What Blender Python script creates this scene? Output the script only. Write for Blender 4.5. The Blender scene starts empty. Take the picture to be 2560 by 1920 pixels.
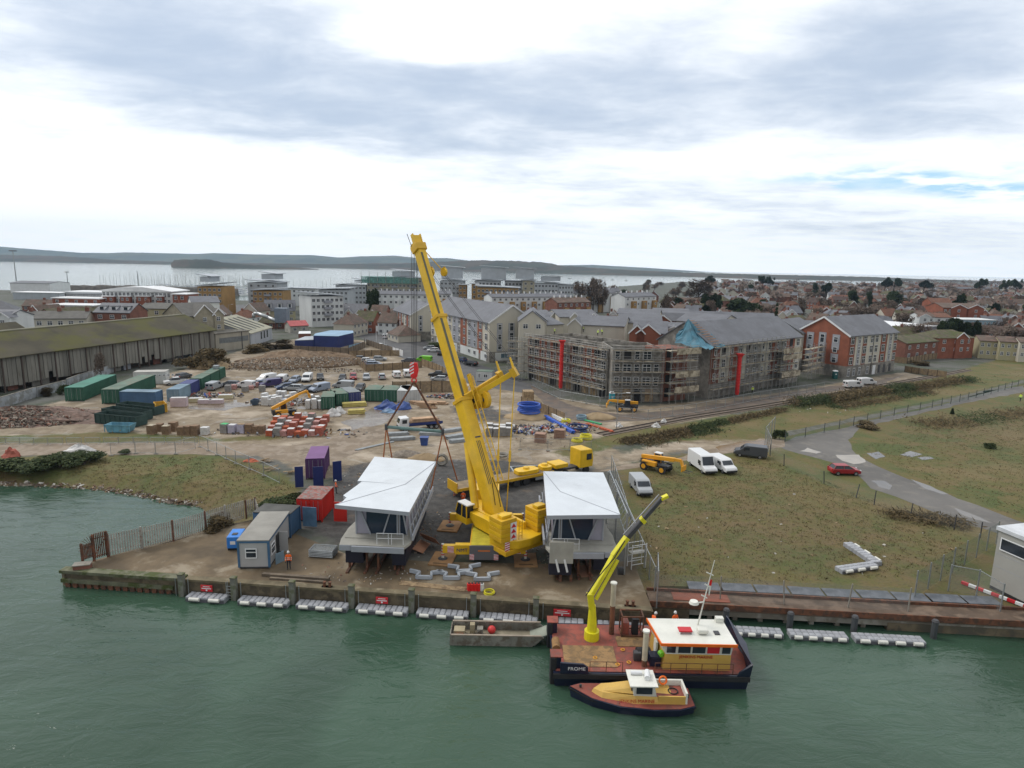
import bpy, math, random
import numpy as np
from mathutils import Vector as V, Matrix
R = math.radians
SC = bpy.context.scene
COL = SC.collection
rnd = random.Random(7)
CAMH, PITCH, ROLL, FOC = 29.2, R(10.48), R(1.1), 1600.0
cd = bpy.data.cameras.new("camera")
cam = bpy.data.objects.new("camera", cd); COL.objects.link(cam)
cd.sensor_width = 36.0; cd.lens = FOC / 2560 * 36.0
cd.clip_start = 0.5; cd.clip_end = 40000
cam.matrix_world = Matrix.Translation((0, 0, CAMH)) @ Matrix.Rotation(R(90) - PITCH, 4, 'X') @ Matrix.Rotation(ROLL, 4, 'Z')
SC.camera = cam
SC.view_settings.view_transform = 'Standard'; SC.view_settings.look = 'None'
SC.view_settings.gamma = 1; SC.view_settings.exposure = .08
SC.cycles.max_bounces = 5; SC.cycles.diffuse_bounces = 2; SC.cycles.glossy_bounces = 2
SC.cycles.transmission_bounces = 3; SC.cycles.transparent_max_bounces = 12; SC.cycles.volume_bounces = 0
SC.cycles.caustics_reflective = False; SC.cycles.caustics_refractive = False
def ray(px, py):
	x = (px - 1280) / FOC; y = (960 - py) / FOC
	c, s = math.cos(ROLL), math.sin(ROLL)
	x, y = x * c - y * s, x * s + y * c
	return (x, math.cos(PITCH) + y * math.sin(PITCH), -math.sin(PITCH) + y * math.cos(PITCH))
def G(px, py, z=0.0):
	d = ray(px, py); t = (z - CAMH) / d[2]
	return V((d[0] * t, d[1] * t, z))
def GY(px, py, Y):
	d = ray(px, py); t = Y / d[1]
	return V((d[0] * t, Y, CAMH + d[2] * t))
def A(x, y, z=0): return G(x * .28933, 580 + y * .28933, z)
def B(x, y, z=0): return G(640 + x * .28933, 580 + y * .28933, z)
def Cc(x, y, z=0): return G(1280 + x * .28933, 640 + y * .28933, z)
def D(x, y, z=0): return G(1920 + x * .28933, 640 + y * .28933, z)
def E(x, y, z=0): return G(x * .28933, 1040 + y * .28933, z)
def F(x, y, z=0): return G(640 + x * .28933, 1060 + y * .28933, z)
def Q(x, y, z=0): return G(1280 + x * .28933, 1040 + y * .28933, z)
def S(x, y, z=0): return G(1920 + x * .28933, 1060 + y * .28933, z)
def Y1(x, y, z=0): return G(240 + x * .18987, 900 + y * .18987, z)
def Y2(x, y, z=0): return G(600 + x * .18987, 900 + y * .18987, z)
def Y3(x, y, z=0): return G(960 + x * .18987, 900 + y * .18987, z)
SUN_EL, SUN_AZ = R(50), R(-72)
w = bpy.data.worlds.new("World"); SC.world = w; w.use_nodes = True
N = w.node_tree; N.nodes.clear()
def nd(t, typ, **k):
	n = t.nodes.new(typ)
	for a, b in k.items():
		if a.startswith('i_'):
			n.inputs[int(a[2:]) if a[2:].isdigit() else a[2:]].default_value = b
		else: setattr(n, a, b)
	return n
def math_(t, op, a, b=None, clamp=False):
	n = t.nodes.new('ShaderNodeMath'); n.operation = op; n.use_clamp = clamp
	for i, v in enumerate((a, b)):
		if v is None: continue
		if hasattr(v, 'links') or hasattr(v, 'is_linked'): t.links.new(v, n.inputs[i])
		else: n.inputs[i].default_value = v
	return n.outputs[0]
def vmath(t, op, a, b=None):
	n = t.nodes.new('ShaderNodeVectorMath'); n.operation = op
	for i, v in enumerate((a, b)):
		if v is None: continue
		if hasattr(v, 'is_linked'): t.links.new(v, n.inputs[i])
		else: n.inputs[i].default_value = v
	return n.outputs['Value'] if op == 'LENGTH' else n.outputs[0]
def mixc(t, f, a, b):
	n = t.nodes.new('ShaderNodeMix'); n.data_type = 'RGBA'
	for i, v in ((0, f), (6, a), (7, b)):
		if hasattr(v, 'is_linked'): t.links.new(v, n.inputs[i])
		elif i == 0: n.inputs[0].default_value = v
		else: n.inputs[i].default_value = (*v, 1) if len(v) == 3 else v
	return n.outputs[2]
def smooth(t, v, a, b, lo=0., hi=1.):
	n = t.nodes.new('ShaderNodeMapRange'); n.interpolation_type = 'SMOOTHSTEP'
	t.links.new(v, n.inputs[0])
	for i, q in zip((1, 2, 3, 4), (a, b, lo, hi)): n.inputs[i].default_value = q
	return n.outputs[0]
def noise(t, vec, scale, detail=4, rough=.55, dist=0.0):
	n = t.nodes.new('ShaderNodeTexNoise'); n.inputs['Scale'].default_value = scale
	n.inputs['Detail'].default_value = detail; n.inputs['Roughness'].default_value = rough
	n.inputs['Distortion'].default_value = dist
	if vec is not None: t.links.new(vec, n.inputs['Vector'])
	return n.outputs[0]
ZS = .10
tc = N.nodes.new('ShaderNodeTexCoord'); sp = N.nodes.new('ShaderNodeSeparateXYZ')
N.links.new(tc.outputs['Generated'], sp.inputs[0])
zz = math_(N, 'ADD', math_(N, 'MAXIMUM', sp.outputs[2], 0.0), ZS)
cb = N.nodes.new('ShaderNodeCombineXYZ')
N.links.new(math_(N, 'DIVIDE', sp.outputs[0], zz), cb.inputs[0]); N.links.new(math_(N, 'DIVIDE', sp.outputs[1], zz), cb.inputs[1])
P_ = cb.outputs[0]
def pp(px, py):
	d = V(ray(px, py)).normalized(); z = max(d.z, 0) + ZS
	return d.x / z, d.y / z
def blob(px, py, rx, ry, amp):
	c = pp(px, py); sx = abs(pp(px + rx, py)[0] - pp(px - rx, py)[0]) / 2
	sy = abs(pp(px, py + ry)[1] - pp(px, py - ry)[1]) / 2
	v = vmath(N, 'SUBTRACT', warp, (c[0], c[1], 0)); v = vmath(N, 'MULTIPLY', v, (1 / sx, 1 / sy, 0))
	return smooth(N, vmath(N, 'LENGTH', v), 1.5, 0.1, 0, amp)
wn = N.nodes.new('ShaderNodeTexNoise'); wn.inputs['Scale'].default_value = 1.1; wn.inputs['Detail'].default_value = 5
N.links.new(P_, wn.inputs['Vector'])
warp = vmath(N, 'ADD', P_, vmath(N, 'MULTIPLY', vmath(N, 'SUBTRACT', wn.outputs['Color'], (.5, .5, .5)), (1.3, 1.3, 0)))
tot = None
for b in [(150, 150, 700, 260, .75), (850, 250, 480, 200, .7), (1300, 330, 500, 130, .55), (1850, 240, 560, 150, .75), (2300, 200, 500, 160, .3),
		  (2450, 60, 500, 220, .42), (700, 370, 260, 60, .35), (1750, 480, 650, 55, .5), (2350, 330, 450, 130, .5), (2400, 620, 400, 60, .4), (1500, 560, 500, 25, .3),
		  (2100, 560, 500, 40, .4), (560, 30, 300, 100, .25), (1480, 20, 500, 80, .18), (1000, 450, 400, 35, .4), (1300, 600, 400, 20, .18),
		  (1080, 90, 170, 130, -.75), (500, 480, 700, 80, -.6), (1150, 10, 300, 60, -.45), (1700, 410, 260, 28, -.25)]:
	o = blob(*b); tot = o if tot is None else math_(N, 'ADD', tot, o)
stretch = vmath(N, 'MULTIPLY', P_, (1.0, 1.35, 1))
n1 = noise(N, stretch, 1.9, 9, .62, .25); n2 = noise(N, P_, .55, 5, .5)
fld = math_(N, 'ADD', math_(N, 'ADD', tot, math_(N, 'MULTIPLY', math_(N, 'SUBTRACT', n1, .5), 1.5)), math_(N, 'MULTIPLY', math_(N, 'SUBTRACT', n2, .5), .6))
dark = smooth(N, fld, -.1, 1.3)
side = smooth(N, sp.outputs[1], -.5, .5, .58, 1.0)
cloud = mixc(N, dark, (1.3, 1.32, 1.33), (.56, .655, .80))
sky = nd(N, 'ShaderNodeTexSky', sky_type='NISHITA', sun_disc=False, sun_elevation=SUN_EL, sun_rotation=SUN_AZ)
skyb = vmath(N, 'SCALE', sky.outputs[0]); skyb.node.inputs['Scale'].default_value = .11
hole = math_(N, 'MULTIPLY', blob(2400, 470, 560, 30, 1.3), smooth(N, noise(N, P_, 3.0, 4), .38, .6), True)
blue = mixc(N, .85, skyb, (.50, .86, 1.12))
mixed = mixc(N, math_(N, 'MULTIPLY', hole, .95), cloud, blue)
thin = mixc(N, .12, mixed, skyb)
hz = smooth(N, sp.outputs[2], .0, .06, .4, 0.)
outc = mixc(N, hz, thin, (1.22, 1.30, 1.37))
bg = N.nodes.new('ShaderNodeBackground'); dimmed = vmath(N, 'SCALE', outc); N.links.new(side, dimmed.node.inputs['Scale']); N.links.new(dimmed, bg.inputs[0]); bg.inputs[1].default_value = 1.0
wo = N.nodes.new('ShaderNodeOutputWorld'); N.links.new(bg.outputs[0], wo.inputs[0])
sl = bpy.data.lights.new("sun", 'SUN'); sl.energy = 1.5; sl.angle = R(20); sl.color = (1, .96, .9)
so = bpy.data.objects.new("sun", sl); COL.objects.link(so)
sd = V((math.sin(SUN_AZ) * math.cos(SUN_EL), math.cos(SUN_AZ) * math.cos(SUN_EL), math.sin(SUN_EL)))
so.rotation_euler = sd.to_track_quat('Z', 'Y').to_euler()
MATS = {}
def mat(name, col, rough=.8, var=.12, sc=.8, metal=0.0, bump=0.0, col2=None, bsc=None, thr=(.45, .6), spec=.5, vert=False):
	if name in MATS: return MATS[name]
	m = bpy.data.materials.new(name); m.use_nodes = True; t = m.node_tree; p = t.nodes['Principled BSDF']
	m.diffuse_color = (*col, 1)
	tcn = t.nodes.new('ShaderNodeTexCoord'); vec = tcn.outputs['Object']
	if vert: vec = vmath(t, 'MULTIPLY', vec, (1, 1, .15))
	nz = noise(t, vec, sc, 5, .6)
	lo = [c * (1 - var) for c in col]; hi = [min(1, c * (1 + var)) for c in col]
	c = mixc(t, smooth(t, nz, .3, .7), lo, hi)
	if col2: c = mixc(t, smooth(t, noise(t, vec, (bsc or sc * 2.3), 6, .65, .3), *thr), c, col2)
	t.links.new(c, p.inputs['Base Color'])
	p.inputs['Roughness'].default_value = rough; p.inputs['Metallic'].default_value = metal
	p.inputs['Specular IOR Level'].default_value = spec
	if bump:
		b = t.nodes.new('ShaderNodeBump'); b.inputs['Strength'].default_value = bump; b.inputs['Distance'].default_value = .1
		t.links.new(noise(t, vec, sc * 6, 4), b.inputs['Height']); t.links.new(b.outputs[0], p.inputs['Normal'])
	MATS[name] = m; return m
class MB:
	def __init__(s, M=None): s.v = []; s.f = []; s.mi = []; s.M = M; s.k = 0
	def add(s, vs, fs, k=None):
		b = len(s.v)
		for p in vs: s.v.append(tuple(s.M @ V(p)) if s.M else tuple(p))
		for f in fs: s.f.append([b + i for i in f]); s.mi.append(s.k if k is None else k)
		return s
	def box(s, x0, x1, y0, y1, z0, z1, k=None):
		return s.add([(x0, y0, z0), (x1, y0, z0), (x1, y1, z0), (x0, y1, z0), (x0, y0, z1), (x1, y0, z1), (x1, y1, z1), (x0, y1, z1)],
					 [(3, 2, 1, 0), (4, 5, 6, 7), (0, 1, 5, 4), (1, 2, 6, 5), (2, 3, 7, 6), (3, 0, 4, 7)], k)
	def bar(s, p, q, w, h=None, k=None, up=(0, 0, 1)):
		p, q = V(p), V(q); h = h or w; d = (q - p)
		if d.length < 1e-6: return s
		d.normalize(); u = V(up)
		if abs(d.dot(u)) > .98: u = V((0, 1, 0))
		r = d.cross(u).normalized(); u = r.cross(d).normalized()
		vs = []
		for c in (p, q):
			for a, b in ((-1, -1), (1, -1), (1, 1), (-1, 1)): vs.append(c + r * (a * w / 2) + u * (b * h / 2))
		return s.add(vs, [(3, 2, 1, 0), (4, 5, 6, 7), (0, 1, 5, 4), (1, 2, 6, 5), (2, 3, 7, 6), (3, 0, 4, 7)], k)
	def tube(s, p, q, r, r2=None, n=8, k=None, caps=True):
		p, q = V(p), V(q); r2 = r if r2 is None else r2; d = (q - p).normalized()
		u = V((0, 0, 1)) if abs(d.z) < .95 else V((1, 0, 0))
		a = d.cross(u).normalized(); b = a.cross(d)
		vs = [c + (a * math.cos(2 * math.pi * i / n) + b * math.sin(2 * math.pi * i / n)) * rr for c, rr in ((p, r), (q, r2)) for i in range(n)]
		fs = [(i, (i + 1) % n, n + (i + 1) % n, n + i) for i in range(n)]
		if caps: fs += [tuple(range(n))[::-1], tuple(range(n, 2 * n))]
		return s.add(vs, fs, k)
	def path(s, pts, r, n=6, k=None):
		for a, b in zip(pts, pts[1:]): s.tube(a, b, r, n=n, k=k)
		return s
	def prism(s, poly, z0, z1, k=None):
		n = len(poly)
		a = sum(poly[i][0] * poly[(i + 1) % n][1] - poly[(i + 1) % n][0] * poly[i][1] for i in range(n))
		if a < 0: poly = poly[::-1]
		vs = [(p[0], p[1], z0) for p in poly] + [(p[0], p[1], z1) for p in poly]
		return s.add(vs, [tuple(range(n))[::-1], tuple(range(n, 2 * n))] + [(i, (i + 1) % n, n + (i + 1) % n, n + i) for i in range(n)], k)
	def ext(s, prof, x0, x1, k=None, ax='x'):
		n = len(prof)
		g = (lambda t, a, b: (t, a, b)) if ax == 'x' else (lambda t, a, b: (a, t, b))
		vs = [g(x0, *p) for p in prof] + [g(x1, *p) for p in prof]
		return s.add(vs, [tuple(range(n))[::-1], tuple(range(n, 2 * n))] + [(i, (i + 1) % n, n + (i + 1) % n, n + i) for i in range(n)], k)
	def loft(s, rings, k=None, caps=True):
		n = len(rings[0]); vs = [p for r in rings for p in r]
		fs = [(j * n + i, j * n + (i + 1) % n, (j + 1) * n + (i + 1) % n, (j + 1) * n + i) for j in range(len(rings) - 1) for i in range(n)]
		if caps: fs += [tuple(range(n))[::-1], tuple(range((len(rings) - 1) * n, len(rings) * n))]
		return s.add(vs, fs, k)
	def ball(s, c, r, n=8, m=5, k=None, sq=(1, 1, 1)):
		rings = []
		for j in range(m + 1):
			a = math.pi * j / m - math.pi / 2; a = max(-1.5, min(1.5, a))
			rings.append([(c[0] + r * sq[0] * math.cos(a) * math.cos(2 * math.pi * i / n), c[1] + r * sq[1] * math.cos(a) * math.sin(2 * math.pi * i / n), c[2] + r * sq[2] * math.sin(a)) for i in range(n)])
		return s.loft(rings, k)
	def torus(s, c, R_, r, n=20, m=6, k=None, M=None):
		vs = []
		for i in range(n):
			a = 2 * math.pi * i / n
			for j in range(m):
				b = 2 * math.pi * j / m
				p = V(((R_ + r * math.cos(b)) * math.cos(a), (R_ + r * math.cos(b)) * math.sin(a), r * math.sin(b)))
				vs.append(V(c) + (M @ p if M else p))
		return s.add(vs, [(i * m + j, ((i + 1) % n) * m + j, ((i + 1) % n) * m + (j + 1) % m, i * m + (j + 1) % m) for i in range(n) for j in range(m)], k)
	def mesh(s, name, mats, smooth=False):
		me = bpy.data.meshes.new(name); me.from_pydata(s.v, [], s.f)
		for m in (mats if isinstance(mats, (list, tuple)) else [mats]): me.materials.append(m)
		if any(s.mi): me.polygons.foreach_set('material_index', s.mi)
		if smooth: me.polygons.foreach_set('use_smooth', [True] * len(s.f))
		me.update(); return me
	def build(s, name, mats, parent=None, loc=None, rz=0, smooth=False, bevel=0):
		o = bpy.data.objects.new(name, s.mesh(name, mats, smooth)); COL.objects.link(o)
		if parent: o.parent = parent
		if loc is not None: o.location = loc
		if rz: o.rotation_euler = (0, 0, rz)
		if bevel:
			b = o.modifiers.new('b', 'BEVEL'); b.width = bevel; b.segments = 2; b.limit_method = 'ANGLE'
		return o
def tag(o, label=None, cat=None, group=None, kind=None):
	if label: o['label'] = label
	if cat: o['category'] = cat
	if group: o['group'] = group
	if kind: o['kind'] = kind
	return o
def thing(name, label, cat, loc=(0, 0, 0), rz=0, group=None):
	o = bpy.data.objects.new(name, None); COL.objects.link(o); o.location = loc; o.rotation_euler = (0, 0, rz); o['kind'] = 'thing'
	return tag(o, label, cat, group)
def struct(o): o['kind'] = 'structure'; return o
def copy_tree(o, label=None, loc=None, rz=None, parent=None, scale=None, group=None):
	c = o.copy(); COL.objects.link(c)
	if parent: c.parent = parent
	if label: c['label'] = label
	if group: c['group'] = group
	if loc is not None: c.location = loc
	if rz is not None: c.rotation_euler = (0, 0, rz)
	if scale is not None: c.scale = scale if hasattr(scale, '__len__') else (scale,) * 3
	for ch in list(o.children): copy_tree(ch, parent=c)
	return c
def remat(o, old, new):
	for x in [o] + list(o.children_recursive):
		if x.type == 'MESH' and any(m == old for m in x.data.materials):
			key = x.data.name + '|' + new.name
			if key not in MESHK:
				d = x.data.copy()
				for i, m in enumerate(d.materials):
					if m == old: d.materials[i] = new
				MESHK[key] = d
			x.data = MESHK[key]
MESHK = {}
def text(name, s, size, m, parent, M, depth=.01, align='CENTER', squash=1.0):
	c = bpy.data.curves.new(name, 'FONT'); c.body = s; c.size = size; c.extrude = depth; c.align_x = align; c.align_y = 'CENTER'
	c.materials.append(m); o = bpy.data.objects.new(name, c); COL.objects.link(o); o.parent = parent
	o.matrix_local = M @ Matrix.Diagonal((squash, 1, 1, 1)); return o
def frame(o, x, z):
	x = V(x).normalized(); z = V(z); z = (z - x * x.dot(z)).normalized(); n = x.cross(z)
	M = Matrix((( x.x, z.x, n.x, o[0]), (x.y, z.y, n.y, o[1]), (x.z, z.z, n.z, o[2]), (0, 0, 0, 1))); return M
def ang(p, q): return math.atan2(q[1] - p[1], q[0] - p[0])
# ================================================================ ground, water, hills
def pip(X, Y, poly):
	ins = np.zeros(X.shape, bool); n = len(poly)
	for i in range(n):
		x1, y1 = poly[i][0], poly[i][1]; x2, y2 = poly[(i + 1) % n][0], poly[(i + 1) % n][1]
		if y1 == y2: continue
		c = ((y1 > Y) != (y2 > Y)) & (X < (x2 - x1) * (Y - y1) / (y2 - y1) + x1)
		ins ^= c
	return ins
def sdist(X, Y, poly):
	d = np.full(X.shape, 1e9); n = len(poly)
	for i in range(n):
		x1, y1 = poly[i][0], poly[i][1]; x2, y2 = poly[(i + 1) % n][0], poly[(i + 1) % n][1]
		L = (x2 - x1) ** 2 + (y2 - y1) ** 2 + 1e-9
		t = np.clip(((X - x1) * (x2 - x1) + (Y - y1) * (y2 - y1)) / L, 0, 1)
		d = np.minimum(d, np.hypot(X - x1 - t * (x2 - x1), Y - y1 - t * (y2 - y1)))
	return np.where(pip(X, Y, poly), d, -d)
WZ = -1.4
def LQ(x): return 55.95 - .094 * (x + 42) if x < 12.5 else 52.4 - .07 * (x - 13)
shore = [(-900, 96), (-120, 92), (-95, 89)] + [tuple(G(*p, -.9))[:2] for p in [(0, 1196), (116, 1199), (260, 1208), (362, 1222), (434, 1238), (521, 1250)]]
fence_pts = [G(208, 1413), G(273, 1391), G(434, 1354), G(515, 1329), G(636, 1300)]
far_edge = [G(*p) for p in [(-1500, 720), (-400, 721), (0, 724), (130, 726), (220, 741), (460, 748), (700, 753), (1000, 756), (1180, 748), (1420, 717), (1540, 716), (1700, 704), (1930, 707), (2180, 716), (2300, 700)]]
land = shore + [tuple(p)[:2] for p in [G(600, 1292), G(515, 1329), G(434, 1354), G(273, 1391)]] + [(-40.8, 57.6), (-41.0, 57.0)] + [(-40, LQ(-40) + 1), (12.5, LQ(12.4) + 1), (13.2, LQ(13) + 2.2), (85, LQ(85) + 2.2), (400, 16), (3000, 60), (5200, 2400)]
land += [(3300, 3600)] + [tuple(p)[:2] for p in far_edge[::-1]] + [(-900, 400)]
def axis(a, b, st, gr, lo, hi):
	v = list(np.arange(a, b, st)); s = st
	while v[-1] < hi: s *= gr; v.append(v[-1] + s)
	s = st
	while v[0] > lo: s *= gr; v.insert(0, v[0] - s)
	return np.array(v)
ax = axis(-112, 170, 1.5, 1.045, -1300, 3300); ay = axis(48, 260, 1.5, 1.03, 40, 3600)
X, Yg = np.meshgrid(ax, ay)
sd_ = sdist(X, Yg, land)
Z = np.where(sd_ > 0, 0.0, -6.0)
bank = (X < -27) & (Yg > 62) & (Yg < 120)
Z = np.where(bank, np.clip(sd_ * .42 - .9, -6, -.0), Z)
zp = lambda pts: [tuple(G(*p))[:2] for p in pts]
def zone(pts, soft=1.5): return np.clip(sdist(X, Yg, zp(pts)) / soft * .5 + .5, 0, 1)
grass = np.zeros(X.shape); dirt = np.zeros(X.shape); dark_ = np.zeros(X.shape)
def mx(a, b): return np.maximum(a, b)
dirt = mx(dirt, zone([(-400, 1130), (0, 1060), (120, 1010), (330, 960), (520, 905), (640, 862), (760, 845), (900, 850), (1010, 880), (1180, 930), (1330, 985), (1560, 1020), (1930, 985), (2110, 955), (2260, 930), (2330, 945), (2190, 965), (1900, 1020), (1700, 1060), (1540, 1090), (1500, 1110), (1560, 1130), (1420, 1180), (1250, 1190), (1000, 1170), (780, 1200), (700, 1150), (560, 1130), (-400, 1150)], 3))
dirt = mx(dirt, zone([(1480, 1150), (1700, 1100), (1880, 1085), (1960, 1100), (1960, 1125), (1880, 1128), (1700, 1128), (1560, 1160), (1490, 1180)], 3))
grass = mx(grass, zone([(-600, 1130), (0, 1090), (290, 1080), (560, 1095), (700, 1085), (700, 1100), (260, 1108), (0, 1108)], 2))
grass = mx(grass, zone([(-600, 1150), (0, 1142), (250, 1135), (330, 1128), (470, 1132), (640, 1150), (760, 1215), (740, 1250), (660, 1290), (560, 1330), (470, 1350), (440, 1300), (-600, 1300)], 3))
grass = mx(grass, zone([(1545, 1170), (1700, 1135), (1900, 1130), (1960, 1100), (1780, 1100), (1560, 1110), (1430, 1150), (1380, 1130), (1540, 1080), (1720, 1055), (1930, 1022), (2190, 965), (2330, 945), (2560, 880), (3400, 860), (3600, 1800), (1700, 1520), (1600, 1475), (1560, 1330)], 3))
dark_ = mx(dark_, zone([(800, 1225), (880, 1160), (1050, 1150), (1250, 1150), (1390, 1170), (1400, 1260), (1395, 1380), (1100, 1385), (1010, 1395), (860, 1370), (790, 1330), (740, 1320)], 3))
dark_ = mx(dark_, zone([(1110, 1015), (1230, 1010), (1290, 1030), (1260, 1060), (1130, 1050)], 2) * .6)
grass = grass * (1 - dark_)
bare = zone([(2330, 1040), (2560, 1020), (2700, 1060), (2560, 1110), (2400, 1110), (2250, 1080)], 14) * .65
grass_dry = mx(mx(bare, zone([(1640, 1250), (1900, 1220), (2300, 1330), (2500, 1440), (2560, 1600), (2200, 1480), (1700, 1440)], 12) * .6), zone([(0, 1180), (260, 1195), (500, 1225), (640, 1265), (600, 1290), (300, 1240), (0, 1215)], 3) * .8)
nx, ny = len(ax), len(ay)
me = bpy.data.meshes.new('ground')
vs = np.stack([X.ravel(), Yg.ravel(), Z.ravel()], 1)
ii = np.arange(nx * ny).reshape(ny, nx)
fs = np.stack([ii[:-1, :-1].ravel(), ii[:-1, 1:].ravel(), ii[1:, 1:].ravel(), ii[1:, :-1].ravel()], 1)
keep = Z.ravel()[fs].max(1) > -5.5
me.from_pydata(vs.tolist(), [], fs[keep].tolist())
at = me.color_attributes.new('zone', 'FLOAT_COLOR', 'POINT')
at.data.foreach_set('color', np.stack([grass.ravel(), dirt.ravel(), dark_.ravel(), grass_dry.ravel()], 1).ravel().astype(np.float32))
def ground_mat():
	m = bpy.data.materials.new('ground'); m.use_nodes = True; t = m.node_tree; p = t.nodes['Principled BSDF']
	a = nd(t, 'ShaderNodeAttribute', attribute_name='zone'); sr = t.nodes.new('ShaderNodeSeparateColor'); t.links.new(a.outputs['Color'], sr.inputs[0])
	v = t.nodes.new('ShaderNodeTexCoord').outputs['Object']
	nb = noise(t, v, .12, 6, .6, .4); nf = noise(t, v, .9, 6, .7); nm = noise(t, v, .35, 5, .65, .3)
	jit = math_(t, 'MULTIPLY', math_(t, 'SUBTRACT', noise(t, v, .5, 6, .7), .5), .9)
	town = mixc(t, smooth(t, nb, .4, .6), (.10, .10, .09), (.055, .065, .04))
	gcol = mixc(t, smooth(t, nm, .35, .62), (.135, .098, .034), (.100, .096, .020))
	gcol = mixc(t, smooth(t, nb, .46, .60), gcol, (.068, .088, .016))
	gcol = mixc(t, smooth(t, noise(t, v, .06, 4, .5), .52, .68, 0, .7), gcol, (.18, .125, .055))
	gcol = mixc(t, smooth(t, nf, .60, .72, 0, .55), gcol, (.23, .18, .10))
	gcol = mixc(t, math_(t, 'MULTIPLY', a.outputs['Alpha'], smooth(t, nf, .35, .6)), gcol, (.13, .085, .045))
	tuft = noise(t, v, 3.2, 3, .7)
	gcol = mixc(t, smooth(t, tuft, .5, .68, 0, .55), gcol, (.045, .042, .022))
	mud = mixc(t, smooth(t, nm, .35, .65), (.18, .137, .088), (.265, .215, .15))
	mud = mixc(t, smooth(t, nb, .5, .68), mud, (.40, .335, .26))
	mud = mixc(t, smooth(t, nf, .55, .75, 0, .6), mud, (.09, .062, .040)); mud = mixc(t, smooth(t, noise(t, v, 2.6, 4, .75), .5, .75, 0, .45), mud, (.36, .30, .23))
	tv = vmath(t, 'MULTIPLY', v, (.12, .9, 1))
	mud = mixc(t, smooth(t, noise(t, tv, 1.4, 4, .6, 1.2), .56, .64, 0, .45), mud, (.085, .06, .042))
	grv = mixc(t, smooth(t, nf, .35, .7), (.040, .038, .036), (.085, .080, .075))
	grv = mixc(t, smooth(t, noise(t, v, .25, 4), .58, .7, 0, .7), grv, (.13, .10, .075))
	c = mixc(t, smooth(t, math_(t, 'ADD', sr.outputs[1], jit), .35, .65), town, mud)
	c = mixc(t, smooth(t, math_(t, 'ADD', sr.outputs[0], jit), .35, .65), c, gcol)
	c = mixc(t, smooth(t, math_(t, 'ADD', sr.outputs[2], jit), .35, .65), c, grv)
	t.links.new(c, p.inputs['Base Color'])
	wet = math_(t, 'MULTIPLY', smooth(t, noise(t, v, .16, 5, .6, .5), .54, .62), sr.outputs[1])
	t.links.new(smooth(t, wet, 0, 1, .9, .38), p.inputs['Roughness'])
	b = nd(t, 'ShaderNodeBump'); b.inputs['Strength'].default_value = .6; b.inputs['Distance'].default_value = .25
	t.links.new(math_(t, 'ADD', nf, math_(t, 'MULTIPLY', tuft, .5)), b.inputs['Height']); t.links.new(b.outputs[0], p.inputs['Normal'])
	return m
me.materials.append(ground_mat())
g = bpy.data.objects.new('ground', me); COL.objects.link(g); struct(g)
def water_mat():
	m = bpy.data.materials.new('water'); m.use_nodes = True; t = m.node_tree; p = t.nodes['Principled BSDF']
	v = t.nodes.new('ShaderNodeTexCoord').outputs['Object']
	n0 = noise(t, v, .05, 4, .5, .6)
	c = mixc(t, smooth(t, n0, .35, .65), (.028, .060, .038), (.046, .090, .060))
	t.links.new(c, p.inputs['Base Color'])
	p.inputs['IOR'].default_value = 1.33; p.inputs['Roughness'].default_value = .07
	b1 = nd(t, 'ShaderNodeBump'); b1.inputs['Distance'].default_value = .5; b1.inputs['Strength'].default_value = .30
	vv = vmath(t, 'MULTIPLY', v, (.55, 1.2, 1))
	t.links.new(noise(t, vv, .55, 4, .6, .8), b1.inputs['Height'])
	b2 = nd(t, 'ShaderNodeBump'); b2.inputs['Distance'].default_value = .1; b2.inputs['Strength'].default_value = .22
	t.links.new(noise(t, vv, 2.6, 3, .6, .5), b2.inputs['Height']); t.links.new(b1.outputs[0], b2.inputs['Normal'])
	t.links.new(b2.outputs[0], p.inputs['Normal'])
	return m
WATER = water_mat()
o = MB().add([(-9000, -200, WZ), (9000, -200, WZ), (9000, 9000, WZ), (-9000, 9000, WZ)], [(0, 1, 2, 3)]).build('water', WATER); struct(o)
def hills(name, rows, m, deep, seed, rough_amp, flat=.0, z0=WZ - 1):
	r = random.Random(seed); mb = MB(); prof = []
	xs = np.arange(rows[0][0], rows[-1][0], 9.0)
	f = lambda c: np.interp(xs, [q[0] for q in rows], [q[c] for q in rows])
	sh, tp, ds = f(1), f(2), f(3)
	ns = 8; ring = []
	for j in range(ns + 1):
		t = j / ns; row = []
		for i, x in enumerate(xs):
			b = GY(x, sh[i], ds[i]); d = V((b.x, b.y, 0)).normalized()
			top = GY(x, tp[i], ds[i] + deep); hgt = max(top.z - z0, 1)
			prof_t = math.sin(min(t, .75) / .75 * math.pi / 2) ** 1.3 if t <= .75 else 1 - (t - .75) / .25
			z = z0 + hgt * prof_t * (1 + (r.random() - .5) * rough_amp * (1 if t > .1 else 0))
			row.append((b.x + d.x * deep * t * 1.33, b.y + d.y * deep * t * 1.33, z))
		ring.append(row)
	n = len(xs)
	mb.add([p for q in ring for p in q], [(j * n + i, j * n + i + 1, (j + 1) * n + i + 1, (j + 1) * n + i) for j in range(ns) for i in range(n - 1)])
	return struct(mb.build(name, m, smooth=True))
hm1 = mat('far_hill', (.055, .075, .065), .95, .3, .0012, col2=(.10, .11, .08), bsc=.003)
hm2 = mat('shore_wood', (.026, .034, .024), .95, .4, .004, col2=(.065, .048, .034), bsc=.006)
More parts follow.
